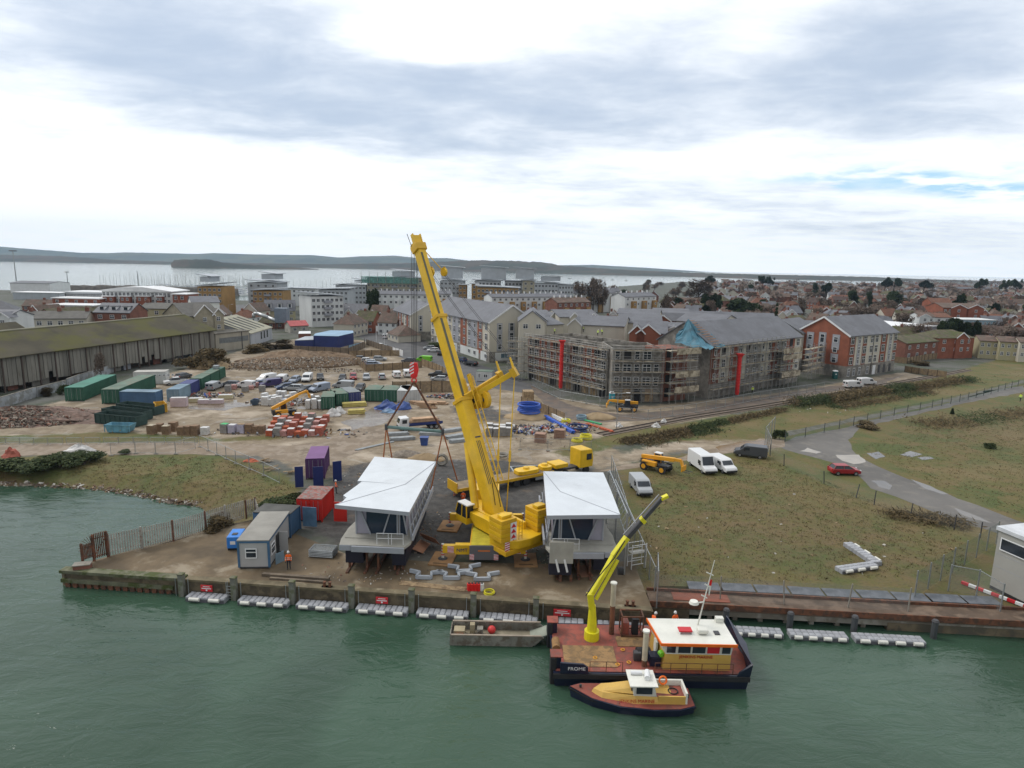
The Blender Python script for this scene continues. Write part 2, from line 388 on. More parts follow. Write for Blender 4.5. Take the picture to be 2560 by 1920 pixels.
hills('hills', [(-900, 650, 612, 6500), (0, 655, 617, 6500), (202, 655, 632, 6500), (275, 655, 633, 6500), (318, 655, 631, 6500), (492, 657, 635, 6500), (535, 657, 633, 6500), (640, 658, 636, 6500), (785, 660, 638, 6500), (851, 660, 644, 6500), (900, 660, 641, 6500), (987, 662, 639, 6500), (1045, 662, 645, 6500), (1117, 664, 645, 6500), (1180, 665, 652, 6500), (1300, 668, 662, 6500), (1404, 672, 663, 6500), (1482, 674, 662, 6500), (1627, 678, 670, 6500), (1772, 682, 680, 6000), (1920, 686, 685, 6000), (2065, 690, 692, 5500), (2209, 694, 696, 5500), (2426, 699, 699, 5500), (2560, 704, 703, 5500), (3500, 720, 716, 5500)], hm1, 1200, 1, .02)
hills('wooded_shore', [(-900, 650, 625, 3700), (0, 657, 637, 3700), (150, 660, 640, 3700), (300, 662, 650, 3600), (430, 665, 654, 3500), (640, 668, 658, 3400), (813, 672, 660, 3300), (1016, 675, 658, 3300), (1074, 676, 655, 3200), (1190, 678, 651, 3100), (1280, 680, 652, 3000), (1367, 683, 656, 2900), (1401, 684, 664, 2800), (1540, 690, 673, 2600), (1714, 694, 681, 2500), (1920, 698, 686, 2300), (2180, 707, 692, 2300), (2300, 709, 697, 2400), (2560, 714, 704, 2400), (3500, 730, 722, 2500)], hm2, 500, 2, .12)
hills('island', [(428, 668, 658, 2500), (436, 668, 650, 2500), (470, 668, 648, 2500), (530, 668, 649, 2500), (558, 668, 656, 2500), (600, 669, 660, 2500), (700, 671, 665, 2500), (760, 672, 670, 2500), (800, 673, 673, 2500)], hm2, 120, 3, .2)
hills('breakwater', [(128, 722, 713, 560), (300, 724, 713, 560), (480, 728, 717, 560), (600, 732, 722, 560)], mat('rubble_bank', (.12, .11, .10), .95, .3, .3), 6, 4, .1)
# ================================================================ large buildings
M_brick = mat('red_brick', (.25, .085, .050), .9, .15, .5, vert=False)
M_brick2 = mat('brown_brick', (.20, .085, .06), .9, .2, .6)
M_buff = mat('buff_brick', (.36, .24, .11), .9, .15, .5)
M_cream = mat('cream_render', (.52, .49, .415), .9, .07, .3, vert=True)
M_greyp = mat('grey_cladding', (.30, .31, .345), .7, .08, .3)
M_white = mat('white_paint', (.72, .73, .74), .5, .06, .4)
M_whitew = mat('white_wall', (.60, .62, .62), .8, .1, .3, vert=True)
M_block = mat('concrete_block', (.25, .235, .21), .95, .25, .5, col2=(.16, .15, .135), bsc=.6)
M_slate = mat('slate_roof', (.125, .13, .148), .65, .12, .5, col2=(.10, .103, .118), bsc=.25)
M_slate2 = mat('dark_slate', (.075, .078, .09), .7, .15, .5)
M_tile = mat('brown_tile', (.135, .088, .070), .9, .3, .6, col2=(.10, .08, .062), bsc=.5)
M_tileo = mat('orange_tile', (.15, .068, .043), .9, .2, .6)
M_tilem = mat('mossy_tile', (.10, .085, .055), .95, .3, .6, col2=(.075, .085, .03), bsc=.4)
M_glass = mat('window_glass', (.025, .032, .042), .08, .3, .3)
M_glassb = mat('blue_glass', (.10, .16, .20), .08, .3, .3)
M_wood = mat('timber', (.36, .26, .15), .85, .25, 1.2, col2=(.22, .15, .09), bsc=2)
M_board = mat('scaffold_board', (.42, .37, .28), .9, .25, .6, col2=(.20, .165, .12), bsc=.8)
M_galv = mat('galvanised_steel', (.34, .36, .37), .45, .15, 1.2, metal=.6)
M_pole = mat('scaffold_tube', (.30, .30, .29), .5, .2, .7, metal=.3)
M_dkst = mat('dark_steel', (.05, .05, .055), .6, .2, 1)
M_black = mat('black_rubber', (.018, .018, .02), .8, .2, 1)
M_rust = mat('rusty_steel', (.16, .065, .035), .9, .3, 1.2, col2=(.08, .045, .03), bsc=2)
M_conc = mat('concrete', (.26, .245, .215), .95, .2, .4, col2=(.17, .15, .12), bsc=.7)
M_asph = mat('asphalt', (.085, .085, .088), .8, .2, .15, col2=(.12, .115, .11), bsc=.4, thr=(.5, .7))
def HZ(p, py):
	lo, hi = -5., 90.
	for _ in range(40):
		m = (lo + hi) / 2
		x, y, z = p[0], p[1], m - CAMH
		a = y * math.cos(PITCH) - z * math.sin(PITCH); b = y * math.sin(PITCH) + z * math.cos(PITCH)
		u, v = x / a, b / a; row = 960 - (-u * math.sin(ROLL) + v * math.cos(ROLL)) * FOC
		if row > py: lo = m
		else: hi = m
	return (lo + hi) / 2
WCACHE = {}
def wmesh(w, h, st, fm, gm):
	key = (round(w, 2), round(h, 2), st, fm.name, gm.name)
	if key in WCACHE: return WCACHE[key]
	f = MB(); t = .09
	f.box(-w/2, w/2, -.07, 0, -h/2, -h/2 + t); f.box(-w/2, w/2, -.07, 0, h/2 - t, h/2)
	f.box(-w/2, -w/2 + t, -.07, 0, -h/2 + t, h/2 - t); f.box(w/2 - t, w/2, -.07, 0, -h/2 + t, h/2 - t)
	nv = {'s': 0, 'd': 1, 't': 2, 'h': 0}.get(st[0], 0)
	for i in range(nv):
		x = -w/2 + w * (i + 1) / (nv + 1); f.box(x - t/2, x + t/2, -.07, 0, -h/2 + t, h/2 - t)
	if len(st) > 1: z = h * .12; f.box(-w/2 + t, w/2 - t, -.065, -.001, z - t/2, z + t/2)
	p = MB().box(-w/2 + t*.8, w/2 - t*.8, -.045, -.005, -h/2 + t*.8, h/2 - t*.8)
	WCACHE[key] = (f.mesh('window', fm), p.mesh('pane', gm)); return WCACHE[key]
def window(parent, side, L, W, u, z, w, h, st='d', fm=None, gm=None, name='window', off=.04):
	fmesh, pmesh = wmesh(w, h, st, fm or M_white, gm or M_glass)
	o = bpy.data.objects.new(name, fmesh); COL.objects.link(o); o.parent = parent
	pos, rz = {'f': ((u, -off, z), 0), 'b': ((u, W + off, z), math.pi), 'l': ((-off, u, z), -math.pi / 2), 'r': ((L + off, u, z), math.pi / 2)}[side]
	o.location = pos; o.rotation_euler = (0, 0, rz)
	q = bpy.data.objects.new('pane', pmesh); COL.objects.link(q); q.parent = o
	return o
def gable_roof(L, W, eh, rh, oh=.5, th=.22, ax='x', hip=0):
	mb = MB()
	if ax == 'y':
		r = gable_roof(W, L, eh, rh, oh, th, 'x', hip)
		mb.add([(L - y, x, z) for x, y, z in r.v], r.f); mb.mi = r.mi; return mb
	s = (rh - eh) / (W / 2); y0 = -oh; z0 = eh - s * oh
	if not hip:
		prof = [(y0, z0), (W/2, rh), (W - y0, z0), (W - y0, z0 - th), (W/2, rh - th), (y0, z0 - th)]
		prof = prof[::-1]
		mb.ext([(a, b + th) for a, b in prof], -oh * .6, L + oh * .6)
	else:
		h = min(hip, L / 2 - .01)
		a = [(-oh, y0, z0), (L + oh, y0, z0), (L + oh, W + oh, z0), (-oh, W + oh, z0), (h, W/2, rh + th), (L - h, W/2, rh + th)]
		mb.add(a, [(0, 1, 5, 4), (1, 2, 5), (2, 3, 4, 5), (3, 0, 4), (3, 2, 1, 0)])
	return mb
def walls(L, W, eh, rh, ax='x', gable=True, inset=0):
	if not gable: return MB().box(0, L, 0, W, 0, eh)
	if ax == 'x': return MB().ext([(0, 0), (W, 0), (W, eh), (W/2, rh), (0, eh)], 0, L)
	mb = MB(); n = MB().ext([(0, 0), (L, 0), (L, eh), (L/2, rh), (0, eh)], 0, W)
	mb.add([(y, x, z) for x, y, z in n.v], n.f); return mb
def barge(parent, L, W, eh, rh, m, side='l', ax='x', oh=.5):
	mb = MB(); s = (rh - eh) / (W / 2 if ax == 'x' else L / 2)
	x = -oh * .6 - .03 if side == 'l' else L + oh * .6 + .03
	if ax == 'x':
		mb.bar((x, -oh, eh - s * oh + .05), (x, W/2, rh + .05), .06, .45); mb.bar((x, W + oh, eh - s * oh + .05), (x, W/2, rh + .05), .06, .45)
	else:
		y = -oh * .6 - .03
		mb.bar((-oh, y, eh - s * oh + .05), (L/2, y, rh + .05), .06, .45); mb.bar((L + oh, y, eh - s * oh + .05), (L/2, y, rh + .05), .06, .45)
	return mb.build('bargeboard', m, parent)
def cladding(parent, side, L, W, u0, u1, z0, z1, m, pr=.03, name='cladding'):
	mb = MB()
	if side == 'f': mb.box(u0, u1, -pr, .02, z0, z1)
	elif side == 'l': mb.box(-pr, .02, u0, u1, z0, z1)
	elif side == 'r': mb.box(L - .02, L + pr, u0, u1, z0, z1)
	return mb.build(name, m, parent)
c, rt, lf = D(664, 1056), D(1080, 995), D(428, 962)
L = (rt - c).length; W = 15.5; t = thing('apartment_block', 'red brick four storey apartment block with grey slate roof and white panel strips', 'apartment block', c, ang(c, rt))
eh = HZ(c, 640 + 690 * .28933); rh = eh + 4.6
walls(L, W, eh, rh).build('wall', M_brick, t); gable_roof(L, W, eh, rh).build('roof', M_slate, t); barge(t, L, W, eh, rh, M_white)
fl = (eh - 3.3) / 3
cladding(t, 'f', L, W, 0, L, 0, 3.3, M_block, .05, 'plinth'); cladding(t, 'l', L, W, 0, W, 0, 3.3, M_block, .05, 'plinth')
for a, b, m in ((.13, .27, M_cream), (.17, .23, M_greyp), (.36, .64, M_cream), (.78, .92, M_cream), (.82, .88, M_greyp)):
	cladding(t, 'f', L, W, a * L, b * L, 3.35, eh - .1, m, .08 if m is M_cream else .11)
for k in range(3):
	z = 3.3 + fl * (k + .5)
	for u, w_ in ((.065, 1.7), (.2, 1.0), (.315, 1.7), (.45, 1.5), (.55, 1.5), (.70, 1.7), (.85, 1.0), (.955, 1.5)):
		window(t, 'f', L, W, u * L, z, w_ * 1.05, 2.1, 'dh', off=.12)
	for u, sh_ in ((.26, 1), (.5, 0), (.76, 1)):
		window(t, 'l', L, W, (1 - u) * W, z, 1.3, 1.5 if sh_ else 2.4, 'sh', off=.12)
cladding(t, 'l', L, W, .17 * W, .31 * W, 3.3 + fl * .3, 3.3 + fl * 1.1, M_greyp, .08); cladding(t, 'l', L, W, .17 * W, .31 * W, 3.3 + fl * 1.5, 3.3 + fl * 3, M_greyp, .08)
cladding(t, 'l', L, W, .43 * W, .57 * W, 3.4, 3.3 + fl * 3.1, M_greyp, .08); cladding(t, 'l', L, W, .67 * W, .81 * W, 3.3 + fl * .3, 3.3 + fl * 1.1, M_greyp, .08); cladding(t, 'l', L, W, .67 * W, .81 * W, 3.3 + fl * 1.5, 3.3 + fl * 3, M_greyp, .08)
for u in (.05, .15, .26, .42): window(t, 'f', L, W, u * L, 1.5, 1.2, 2.2, 'dh', off=.1)
MB().box(.53 * L, .59 * L, -.12, .02, 0, 2.7).build('door', M_white, t); MB().tube((.485 * L, -.18, .2), (.485 * L, -.18, eh), .09).build('drainpipe', M_dkst, t)
for u in (.67, .78, .9): MB().box(u * L - .6, u * L + .6, -.09, 0, .2, 2.6).build('shutter', M_dkst, t)
def cream_block(label, p0, p1, W, eh, rh, cols, gwins, gl):
	L = (p1 - p0).length; t = thing('apartment_block', label, 'apartment block', p0, ang(p0, p1))
	walls(L, W, eh, rh).build('wall', M_cream, t); gable_roof(L, W, eh, rh).build('roof', M_slate, t); barge(t, L, W, eh, rh, M_white, 'r')
	g0 = 3.2; fl = (eh - g0) / 3
	cladding(t, 'f', L, W, 0, L, 0, g0, M_block, .05, 'plinth'); cladding(t, 'r', L, W, 0, W, 0, g0, M_block, .05, 'plinth')
	for a, b, m in cols:
		cladding(t, 'f', L, W, a * L, b * L, g0 - (1.2 if m is M_brick else -.1), eh - .1, m, .08)
	n = max(4, int(L / 4.2))
	for k in range(3):
		for i in range(n): window(t, 'f', L, W, (i + .5) / n * L, g0 + fl * (k + .5), 1.5 if i % 2 else 1.9, 2.0, 'dh' if i % 2 else 'th', off=.12)
		for u, st, wd, hh in gwins:
			window(t, 'r', L, W, u * W, g0 + fl * (k + .5), wd, hh, st, off=.12)
	for i in range(n):
		if i % 3 != 1: window(t, 'f', L, W, (i + .5) / n * L, 1.7, 1.8, 1.3, 't', off=.16)
	for a, b in gl: cladding(t, 'f', L, W, a * L, b * L, .1, 2.9, M_whitew, .1, 'shopfront')
	for u, st, wd, hh in gwins:
		cladding(t, 'r', L, W, u * W - wd * .75, u * W + wd * .75, g0 + .1, eh - .3, M_greyp, .08)
	return t, L
p0, p1 = B(1192, 872), B(1338, 935)
eh = HZ(p1, 580 + 715 * .28933)
cream_block('smaller cream apartment block with red brick strips, left of the crane boom', p0, p1, 15, eh, eh + 4.2, [(.3, .5, M_brick), (.72, .92, M_brick)], [(.26, 'sh', 1.1, 1.6), (.6, 'sh', 1.4, 2.3), (.9, 's', 1.1, 1.6)], [])
p0, p1 = B(1512, 960), B(2014, 1128)
eh = HZ(p1, 580 + 782 * .28933)
tb, LB = cream_block('long cream apartment block with brick strips and slate roof behind the crane boom', p0, p1, 15.5, eh, eh + 5, [(.22, .32, M_brick), (.42, .53, M_greyp), (.56, .66, M_brick), (.68, .82, M_greyp), (.83, .9, M_brick)], [(.22, 'sh', 1.2, 1.7), (.48, 'sh', 1.4, 2.5), (.76, 'sh', 1.2, 1.7)], [(.12, .3), (.36, .5), (.56, .85), (.88, .96)])
cladding(tb, 'r', LB, 15.5, 2, 9, .4, 2.9, M_whitew, .1, 'shopfront'); window(tb, 'r', LB, 15.5, 6, 1.9, 4.4, 1.5, 't', gm=M_glassb, off=.14)
M_gopen = mat('dark_opening', (.02, .02, .022), .9)
def site_block(label, p0, p1, W, H, roof=None, bands=(), panels=(), open_bottom=True):
	L = (p1 - p0).length; t = thing('unfinished_apartment_block', label, 'building site block', p0, ang(p0, p1))
	if roof: walls(L, W, H, roof).build('wall', M_block, t); gable_roof(L, W, H, roof).build('roof', M_slate, t)
	else:
		mb = MB().box(0, L, 0, W, 0, H - 1.2); mb.box(0, L, 0, .3, H - 1.2, H); mb.box(0, L, W - .3, W, H - 1.2, H); mb.box(0, .3, .3, W - .3, H - 1.2, H); mb.box(L - .3, L, .3, W - .3, H - 1.2, H)
		for i in range(1, int(L / 6)): mb.box(i * 6, i * 6 + .2, .3, W - .3, H - 1.2, H - .1)
		mb.box(.3, L - .3, W * .45, W * .48, H - 1.2, H - .05)
		mb.build('wall', M_block, t)
		dk = MB().box(.4, L - .4, .4, W - .4, H - 1.2, H - 1.17); dk.build('floor_deck', mat('wet_deck', (.17, .14, .11), .7, .3, .5, col2=(.28, .25, .2), bsc=.4), t)
	for a, b, m in panels: cladding(t, 'f', L, W, a * L, b * L, 3.3, H - .2, m, .06)
	return t, L
def storey_windows(t, L, W, H, n, side='f', skip=(), g0=3.2, fr=M_white, wd=1.5):
	fl = (H - g0) / 3
	for k in range(3):
		for i in range(n):
			if (k, i) in skip: continue
			if k == 2 and i % 3 == 1: cladding(t, side, L, W, ((i + .5) / n) * (L if side == 'f' else W) - .8, ((i + .5) / n) * (L if side == 'f' else W) + .8, g0 + fl * 2.2, g0 + fl * 2.85, M_gopen, .09, 'opening')
			else: window(t, side, L, W, (i + .5) / n * (L if side == 'f' else W), g0 + fl * (k + .52), wd if i % 2 else wd * .6, 1.9, 'dh' if i % 2 else 'sh', off=.1)
def scaffold(label, p0, p1, H, bays=None, levels=5, depth=1.05, back=False, top=1.1, dense=1, ends=True, boards=True):
	L = (p1 - p0).length; t = thing('scaffolding', label, 'scaffolding', p0, ang(p0, p1))
	n = bays or max(2, round(L / 2.1)); zs = [2.2 + (H - 2.2) * k / (levels - 1) for k in range(levels)]
	for i in range(n + 1):
		x = L * i / n
		for y in (-depth - .35, -.35):
			MB().tube((x, y, 0), (x, y, H + top), .055, n=5).build('upright', M_pole, t)
	for z in zs:
		if boards: MB().box(-.3, L + .3, -depth - .3, -.42 - (depth - .75) * .3, z, z + .06).build('platform', M_board, t)
		mb = MB()
		for y in (-depth - .35, -.35):
			for dz in (-.1,) + ((.55, 1.05) if y < -1 else ()): mb.tube((-.4, y, z + dz), (L + .4, y, z + dz), .045, n=5)
		mb.build('ledger', M_pole, t)
		if boards: MB().box(-.3, L + .3, -depth - .31, -depth - .27, z + .06, z + .2).build('toe_board', M_board, t)
	for i in range(0, n, 2):
		for k in range(levels - 1):
			a, b = (i, i + 1) if (k % 2) else (i + 1, i)
			MB().tube((L * a / n, -depth - .42, zs[k]), (L * b / n, -depth - .42, zs[k + 1]), .04, n=4).build('brace', M_pole, t)
	return t
lw0, lw1 = Cc(135, 1062), Cc(815, 1232)
H = HZ(lw1, 640 + 800 * .28933)
t, L = site_block('long unfinished grey block wing with brick strips and open flat top', lw0, lw1, 15, H, panels=[(.0, .06, M_brick2), (.10, .26, M_brick), (.30, .46, M_brick), (.56, .62, M_brick2), (.70, .88, M_brick)])
storey_windows(t, L, 15, H, 12, skip=((2, 3), (2, 6)))
for i in range(10): MB().box(i * L / 10 + .6, i * L / 10 + 2.6, -.08, 0, .1, 2.7).build('hoarding_panel', M_wood if i % 3 else M_gopen, t)
scaffold('scaffolding along the long left wing of the unfinished block', lw0, lw1, H - .3)
cb0, cb1 = Cc(850, 1258), Cc(1270, 1262)
HC = HZ(cb0, 640 + 800 * .28933)
t, L = site_block('grey block corner section of the unfinished building with white windows', cb0, cb1, 13, HC)
storey_windows(t, L, 13, HC, 5, wd=1.9, skip=((2, 4),))
MB().box(L * .48, L * .64, -.08, 0, .1, 2.9).build('doorway', M_gopen, t)
for a, b in ((.22, .42), (.7, .86)): MB().box(L * a, L * b, -.08, 0, .1, 2.9).build('hoarding_panel', M_wood, t)
scaffold('scaffolding around the corner section above the site entrance', cb0, cb1, HC - .3)
tw0, tw1 = Cc(1285, 1262), Cc(1500, 1240)
tw = thing('stair_tower', 'brick stair tower of the unfinished block wrapped in timber loading bays', 'stair tower', tw0, ang(tw0, tw1)); Lt = (tw1 - tw0).length
MB().box(0, Lt, .3, 7, 0, HC).build('wall', M_brick2, tw)
for k in range(4): MB().box(Lt * .15, Lt * .4, .2, .32, 1 + k * HC / 4, 3 + k * HC / 4).build('opening', M_gopen, tw)
sc_t = scaffold('scaffold tower with boarded loading bays beside the corner entrance', tw0, tw1, HC - .2, bays=4, levels=5, depth=2.4)
for z in (HC * .22, HC * .5, HC * .93): MB().box(Lt * .1, Lt * 1.05, -3.5, -3.4, z, z + 1.3).build('loading_bay_panel', M_board, sc_t)
rw0, rw1 = Cc(1688, 1232), D(250, 1085)
HR = HZ(rw0, 640 + 775 * .28933)
t, L = site_block('right wing of the unfinished block with finished slate roof', rw0, rw1, 15, HR, HR + 4.6, panels=[(.0, .09, M_brick2), (.09, .19, M_cream), (.19, .29, M_brick), (.29, .36, M_cream), (.52, .62, M_cream), (.62, .72, M_brick), (.82, .92, M_brick), (.92, 1, M_cream)])
storey_windows(t, L, 15, HR, 12, skip=())
scaffold('scaffolding along the right wing under the slate roof', rw0, rw0.lerp(rw1, .78), HR - .4)
tp = MB(); r_ = random.Random(4); Wd = 15
base = [(-3.6, -1.2, HR - .4), (-1.2, -1.5, HR - .6), (3.5, -1.2, HR - .5), (4.5, 6, HR + 3.6), (2.0, 7.6, HR + 5.2), (-1.4, 8.0, HR + 2.8), (-3.8, 7.4, HR + .2)]
apex = (-.2, 6.6, HR + 5.6)
ring = []
for i in range(len(base)):
	a, b = V(base[i]), V(base[(i + 1) % len(base)])
	for k in range(5): ring.append(a.lerp(b, k / 5) + V((0, 0, .35 * math.sin(k * 2.1 + i))))
n = len(ring); rings = []
for j in range(5):
	f = j / 5.
	rings.append([p.lerp(V(apex), f) + V((r_.uniform(-.3, .3), r_.uniform(-.2, .2), -1.1 * math.sin(f * 3.1) + r_.uniform(-.25, .25))) for p in ring])
rings.append([V(apex)] * n)
tp.loft([[tuple(p) for p in r] for r in rings], caps=False)
tag(tp.build('tarpaulin', mat('blue_tarpaulin', (.045, .15, .21), .6, .35, .5), None, rw0, ang(rw0, rw1)), 'crumpled blue tarpaulin draped over the open end of the slate roof', 'tarpaulin')
bt = thing('roof_battens', 'bare timber battens at the unfinished left edge of the slate roof', 'roof battens', rw0, ang(rw0, rw1))
for k in range(11):
	f = k / 10; MB().box(.3, 3.4 - f * .5, -.3 + f * 7.4, -.18 + f * 7.4, HR + .35 + f * 4.6, HR + .5 + f * 4.6).build('batten', mat('new_batten', (.40, .24, .15), .9), bt)
def colhit(p0, p1, px, py, off=0):
	d = (p1 - p0).normalized(); n = V((d.y, -d.x, 0)); q = p0 + n * off; g = G(px, py)
	den = d.x * g.y - d.y * g.x; s = (q.y * g.x - q.x * g.y) / den
	return q + d * s
for a_, b_, px_, py_, top, lab in ((lw0, lw1, 1402, 955, H - .1, 'red rubbish chute hanging down the left wing scaffolding'), (rw0, rw1, 1843, 975, HR - 2.8, 'red rubbish chute hanging down the right wing scaffolding')):
	b = colhit(a_, b_, px_, py_, 2.5)
	ch = thing('rubbish_chute', lab, 'rubbish chute', b)
	ns = 12
	for k in range(ns):
		z0 = .6 + (top - .6) * k / ns; z1 = .6 + (top - .6) * (k + 1) / ns
		MB().tube((0, 0, z1), (0, 0, z0 - .12), .52, .40, n=10).build('chute_section', mat('red_plastic', (.62, .03, .03), .5), ch)
	MB().add([(-.8, -.8, top + .7), (.8, -.8, top + .7), (.8, .8, top + .7), (-.8, .8, top + .7), (-.4, -.4, top), (.4, -.4, top), (.4, .4, top), (-.4, .4, top)], [(0, 1, 5, 4), (1, 2, 6, 5), (2, 3, 7, 6), (3, 0, 4, 7)]).build('hopper', mat('red_plastic', (.62, .03, .03), .5), ch)
for k, (a, b, lab) in enumerate(((D(15, 1130), D(165, 1105), 'boarded scaffold tower in front of the right wing end'), (D(255, 1060), D(395, 1020), 'scaffold tower between the right wing and the red brick block'))):
	tt = scaffold(lab, a, b, HR - 3 - k, bays=4, levels=5, depth=2.2)
	if k == 0:
		for z in (2.8, 7.2, HR - 3.4): MB().box(-.3, (b - a).length + .2, -3.2, -3.1, z, z + 1.3).build('loading_bay_panel', M_board, tt)
a, b = D(262, 1000), D(412, 962)
t, L = site_block('cream end house of the right wing next to the red brick block', a, b, 13, HR - .8, HR + 2.6, panels=[(0, 1, M_cream)])
storey_windows(t, L, 13, HR - .8, 3, wd=1.8)
scaffold('scaffold tower at the left end next to the cream block', Cc(-10, 1050), Cc(110, 1060), H - 1.5, bays=4, levels=5, depth=2)
a = Cc(-20, 1040) + V((0, 3, 0))
# ================================================================ town, flats, warehouse
def T0(x, y, z=0): return G(x * .2351, 640 + y * .2351, z)
def T1(x, y, z=0): return G(460 + x * .2351, 660 + y * .2351, z)
def T2(x, y, z=0): return G(900 + x * .2351, 660 + y * .2351, z)
M_moss = mat('mossy_sheet_roof', (.060, .052, .032), .95, .3, .12, col2=(.075, .072, .016), bsc=.10, thr=(.42, .62))
M_asb = mat('weathered_sheeting', (.20, .19, .165), .95, .3, .35, col2=(.085, .075, .055), bsc=.5, thr=(.5, .75), vert=True)
M_creamr = mat('cream_sheet_roof', (.30, .29, .22), .8, .15, .2)
M_yel = mat('pale_yellow_wall', (.40, .365, .23), .9, .08, .3)
M_fascia = mat('yellow_fascia', (.62, .45, .03), .5)
M_lwall = mat('pale_block_wall', (.30, .32, .34), .95, .2, .3, col2=(.20, .20, .19), bsc=.5)
M_net = mat('green_netting', (.16, .36, .32), .9, .2, .5)
M_net.node_tree.nodes['Principled BSDF'].inputs['Alpha'].default_value = .5
M_zinc = mat('zinc_roof', (.36, .39, .42), .45, .1, .2)
M_bgrey = mat('pale_grey_render', (.40, .43, .46), .8, .08, .3)
M_buffd = mat('ochre_render', (.33, .20, .075), .9, .12, .3)
M_navy = mat('navy_hoarding', (.015, .03, .14), .4, .15, .3)
M_lblue = mat('light_blue_roof', (.22, .36, .50), .5, .1, .2)
q1, q0 = G(540, 886), G(0, 985); dr = (q0 - q1).normalized(); q0 = q1 + dr * 135; L = 135.
t = thing('warehouse', 'long derelict warehouse with mossy roof and weathered sheet walls', 'warehouse', q0, ang(q0, q1))
eh, W = HZ(q1, 824), 22
mb = MB().box(0, L, .3, W, 3.1, eh - .1); mb.build('wall', M_asb, t)
gable_roof(L, W, eh, eh + 4.1, oh=.7, th=.2).build('roof', M_moss, t)
MB().box(-.3, L + .3, W/2 - .25, W/2 + .25, eh + 4.25, eh + 4.5).build('ridge_cap', M_creamr, t)
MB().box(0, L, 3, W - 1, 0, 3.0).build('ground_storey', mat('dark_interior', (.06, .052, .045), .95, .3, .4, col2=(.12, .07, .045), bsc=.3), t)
r_ = random.Random(3); x = 0
k = 0
while x < L:
	wd = r_.uniform(3.2, 4.6); x2 = min(L, x + wd)
	drop = r_.uniform(0, .9)
	mb = MB(); u = x
	while u < x2 - .2:
		mb.box(u + .03, min(u + 1.0, x2) - .03, .12 + .06 * (int(u) % 2), .24, 1.1 + drop * .6 + r_.uniform(0, .2) + (1.8 if r_.random() < .04 else 0), eh - .05); u += 1.03
	if r_.random() > .03: mb.build('wall_sheeting', M_asb, t)
	MB().box(x - .15, x + .15, -.02, .3, 0, eh - .1).build('post', mat('dark_timber_post', (.075, .055, .045), .9), t)
	x = x2
for k in range(26):
	x = L - 130 + k * 5 + r_.uniform(0, 2)
	if r_.random() < .6: MB().box(x, x + r_.uniform(2, 4.5), 1.2, 1.4, .1, r_.uniform(1.6, 2.8)).build('lower_panel', [M_lwall, M_brick2, M_asb, M_greyp][k % 4], t)
for k, (d, ln, eh2, xx) in enumerate(((23, 60, 8.5, 36), (38, 52, 9, 26), (53, 44, 10, 6))):
	tt = thing('workshop', ['mossy gabled workshop roof directly behind the warehouse ridge', 'middle mossy workshop roof behind the warehouse', 'farthest mossy workshop roof behind the warehouse'][k], 'workshop', q0 + V((math.cos(ang(q0, q1)), math.sin(ang(q0, q1)), 0)) * xx + V((-math.sin(ang(q0, q1)), math.cos(ang(q0, q1)), 0)) * d, ang(q0, q1))
	walls(ln, 14, eh2, eh2 + 3.4).build('wall', M_asb, tt); gable_roof(ln, 14, eh2, eh2 + 3.4).build('roof', M_moss, tt); barge(tt, ln, 14, eh2, eh2 + 3.4, M_creamr, 'r')
pts = [G(-120, 1072), G(0, 1022), G(95, 992), G(170, 972), G(205, 958), G(330, 915), G(400, 906), G(475, 893)]
for k in range(len(pts) - 1):
	a, b = pts[k], pts[k + 1]; Lw = (b - a).length
	tw_ = thing('boundary_wall', 'pale block boundary wall section %s the derelict warehouse' % ['far left of', 'in front of the left end of', 'beside the ivy in front of', 'behind the green containers below', 'behind the white toilet cabin below', 'near the brambles below', 'at the right end of'][k], 'wall', a, ang(a, b))
	MB().box(0, Lw - .3, 0, .2, 0, 2.2 - .1 * (k % 3)).build('wall', M_lwall, tw_)
	MB().box(0, Lw - .3, -.04, .24, 2.23 - .1 * (k % 3), 2.3 - .1 * (k % 3)).build('coping', M_conc, tw_)
a, b = T1(345, 935), T1(700, 890); L = (b - a).length
t = thing('industrial_shed', 'cream panelled industrial shed behind the brambles', 'industrial shed', a, ang(a, b)); eh = HZ(b, 660 + 712 * .2351)
MB().box(0, L, 0, 16, 0, eh).build('wall', mat('cream_panels', (.36, .33, .27), .9, .12, .4, vert=True), t)
MB().box(-.3, L + .3, -.3, 16, eh + .02, eh + .25).build('roof', mat('grey_flat_roof', (.13, .12, .10), .9), t)
MB().box(L * .1, L * .97, -.05, 0, eh * .45, eh * .75).build('window_band', mat('dusty_glazing', (.16, .17, .17), .5, .2, 1), t)
MB().box(L * .76, L * .78, -.1, 0, 0, eh).build('drainpipe', M_dkst, t)
a, b = T1(712, 880), T1(940, 800); L = (b - a).length
t = thing('industrial_shed', 'pale grey shed with cream corrugated pitched roof and dark rooflight strips', 'industrial shed', a, ang(a, b)); eh = HZ(a, 660 + 742 * .2351)
W = 26; walls(L, W, eh, eh + 4.5, 'x').build('wall', mat('pale_sheet_wall', (.36, .38, .41), .8, .1, .5, vert=True), t)
gable_roof(L, W, eh, eh + 4.5, .3).build('roof', M_creamr, t)
for k in range(5): MB().bar((2 + k * L / 5.5, 1.5, eh + .5 + .35), (2 + k * L / 5.5, 11, eh + .5 + 3.7), .9, .06).build('rooflight', M_dkst, t)
for k in range(3): MB().box(L * (.45 + .14 * k), L * (.51 + .14 * k), -.06, 0, 1.5, 4).build('window', M_glass, t)
p = T1(1050, 700); t = thing('extraction_tower', 'grey metal tank with fat silver duct beside the yellow dormer house', 'tank', p)
zt = HZ(p, 660 + 468 * .2351); MB().box(-2.6, 2.6, -2, 2, zt * .35, zt).build('tank', mat('blue_grey_metal', (.17, .21, .26), .5), t)
mb = MB()
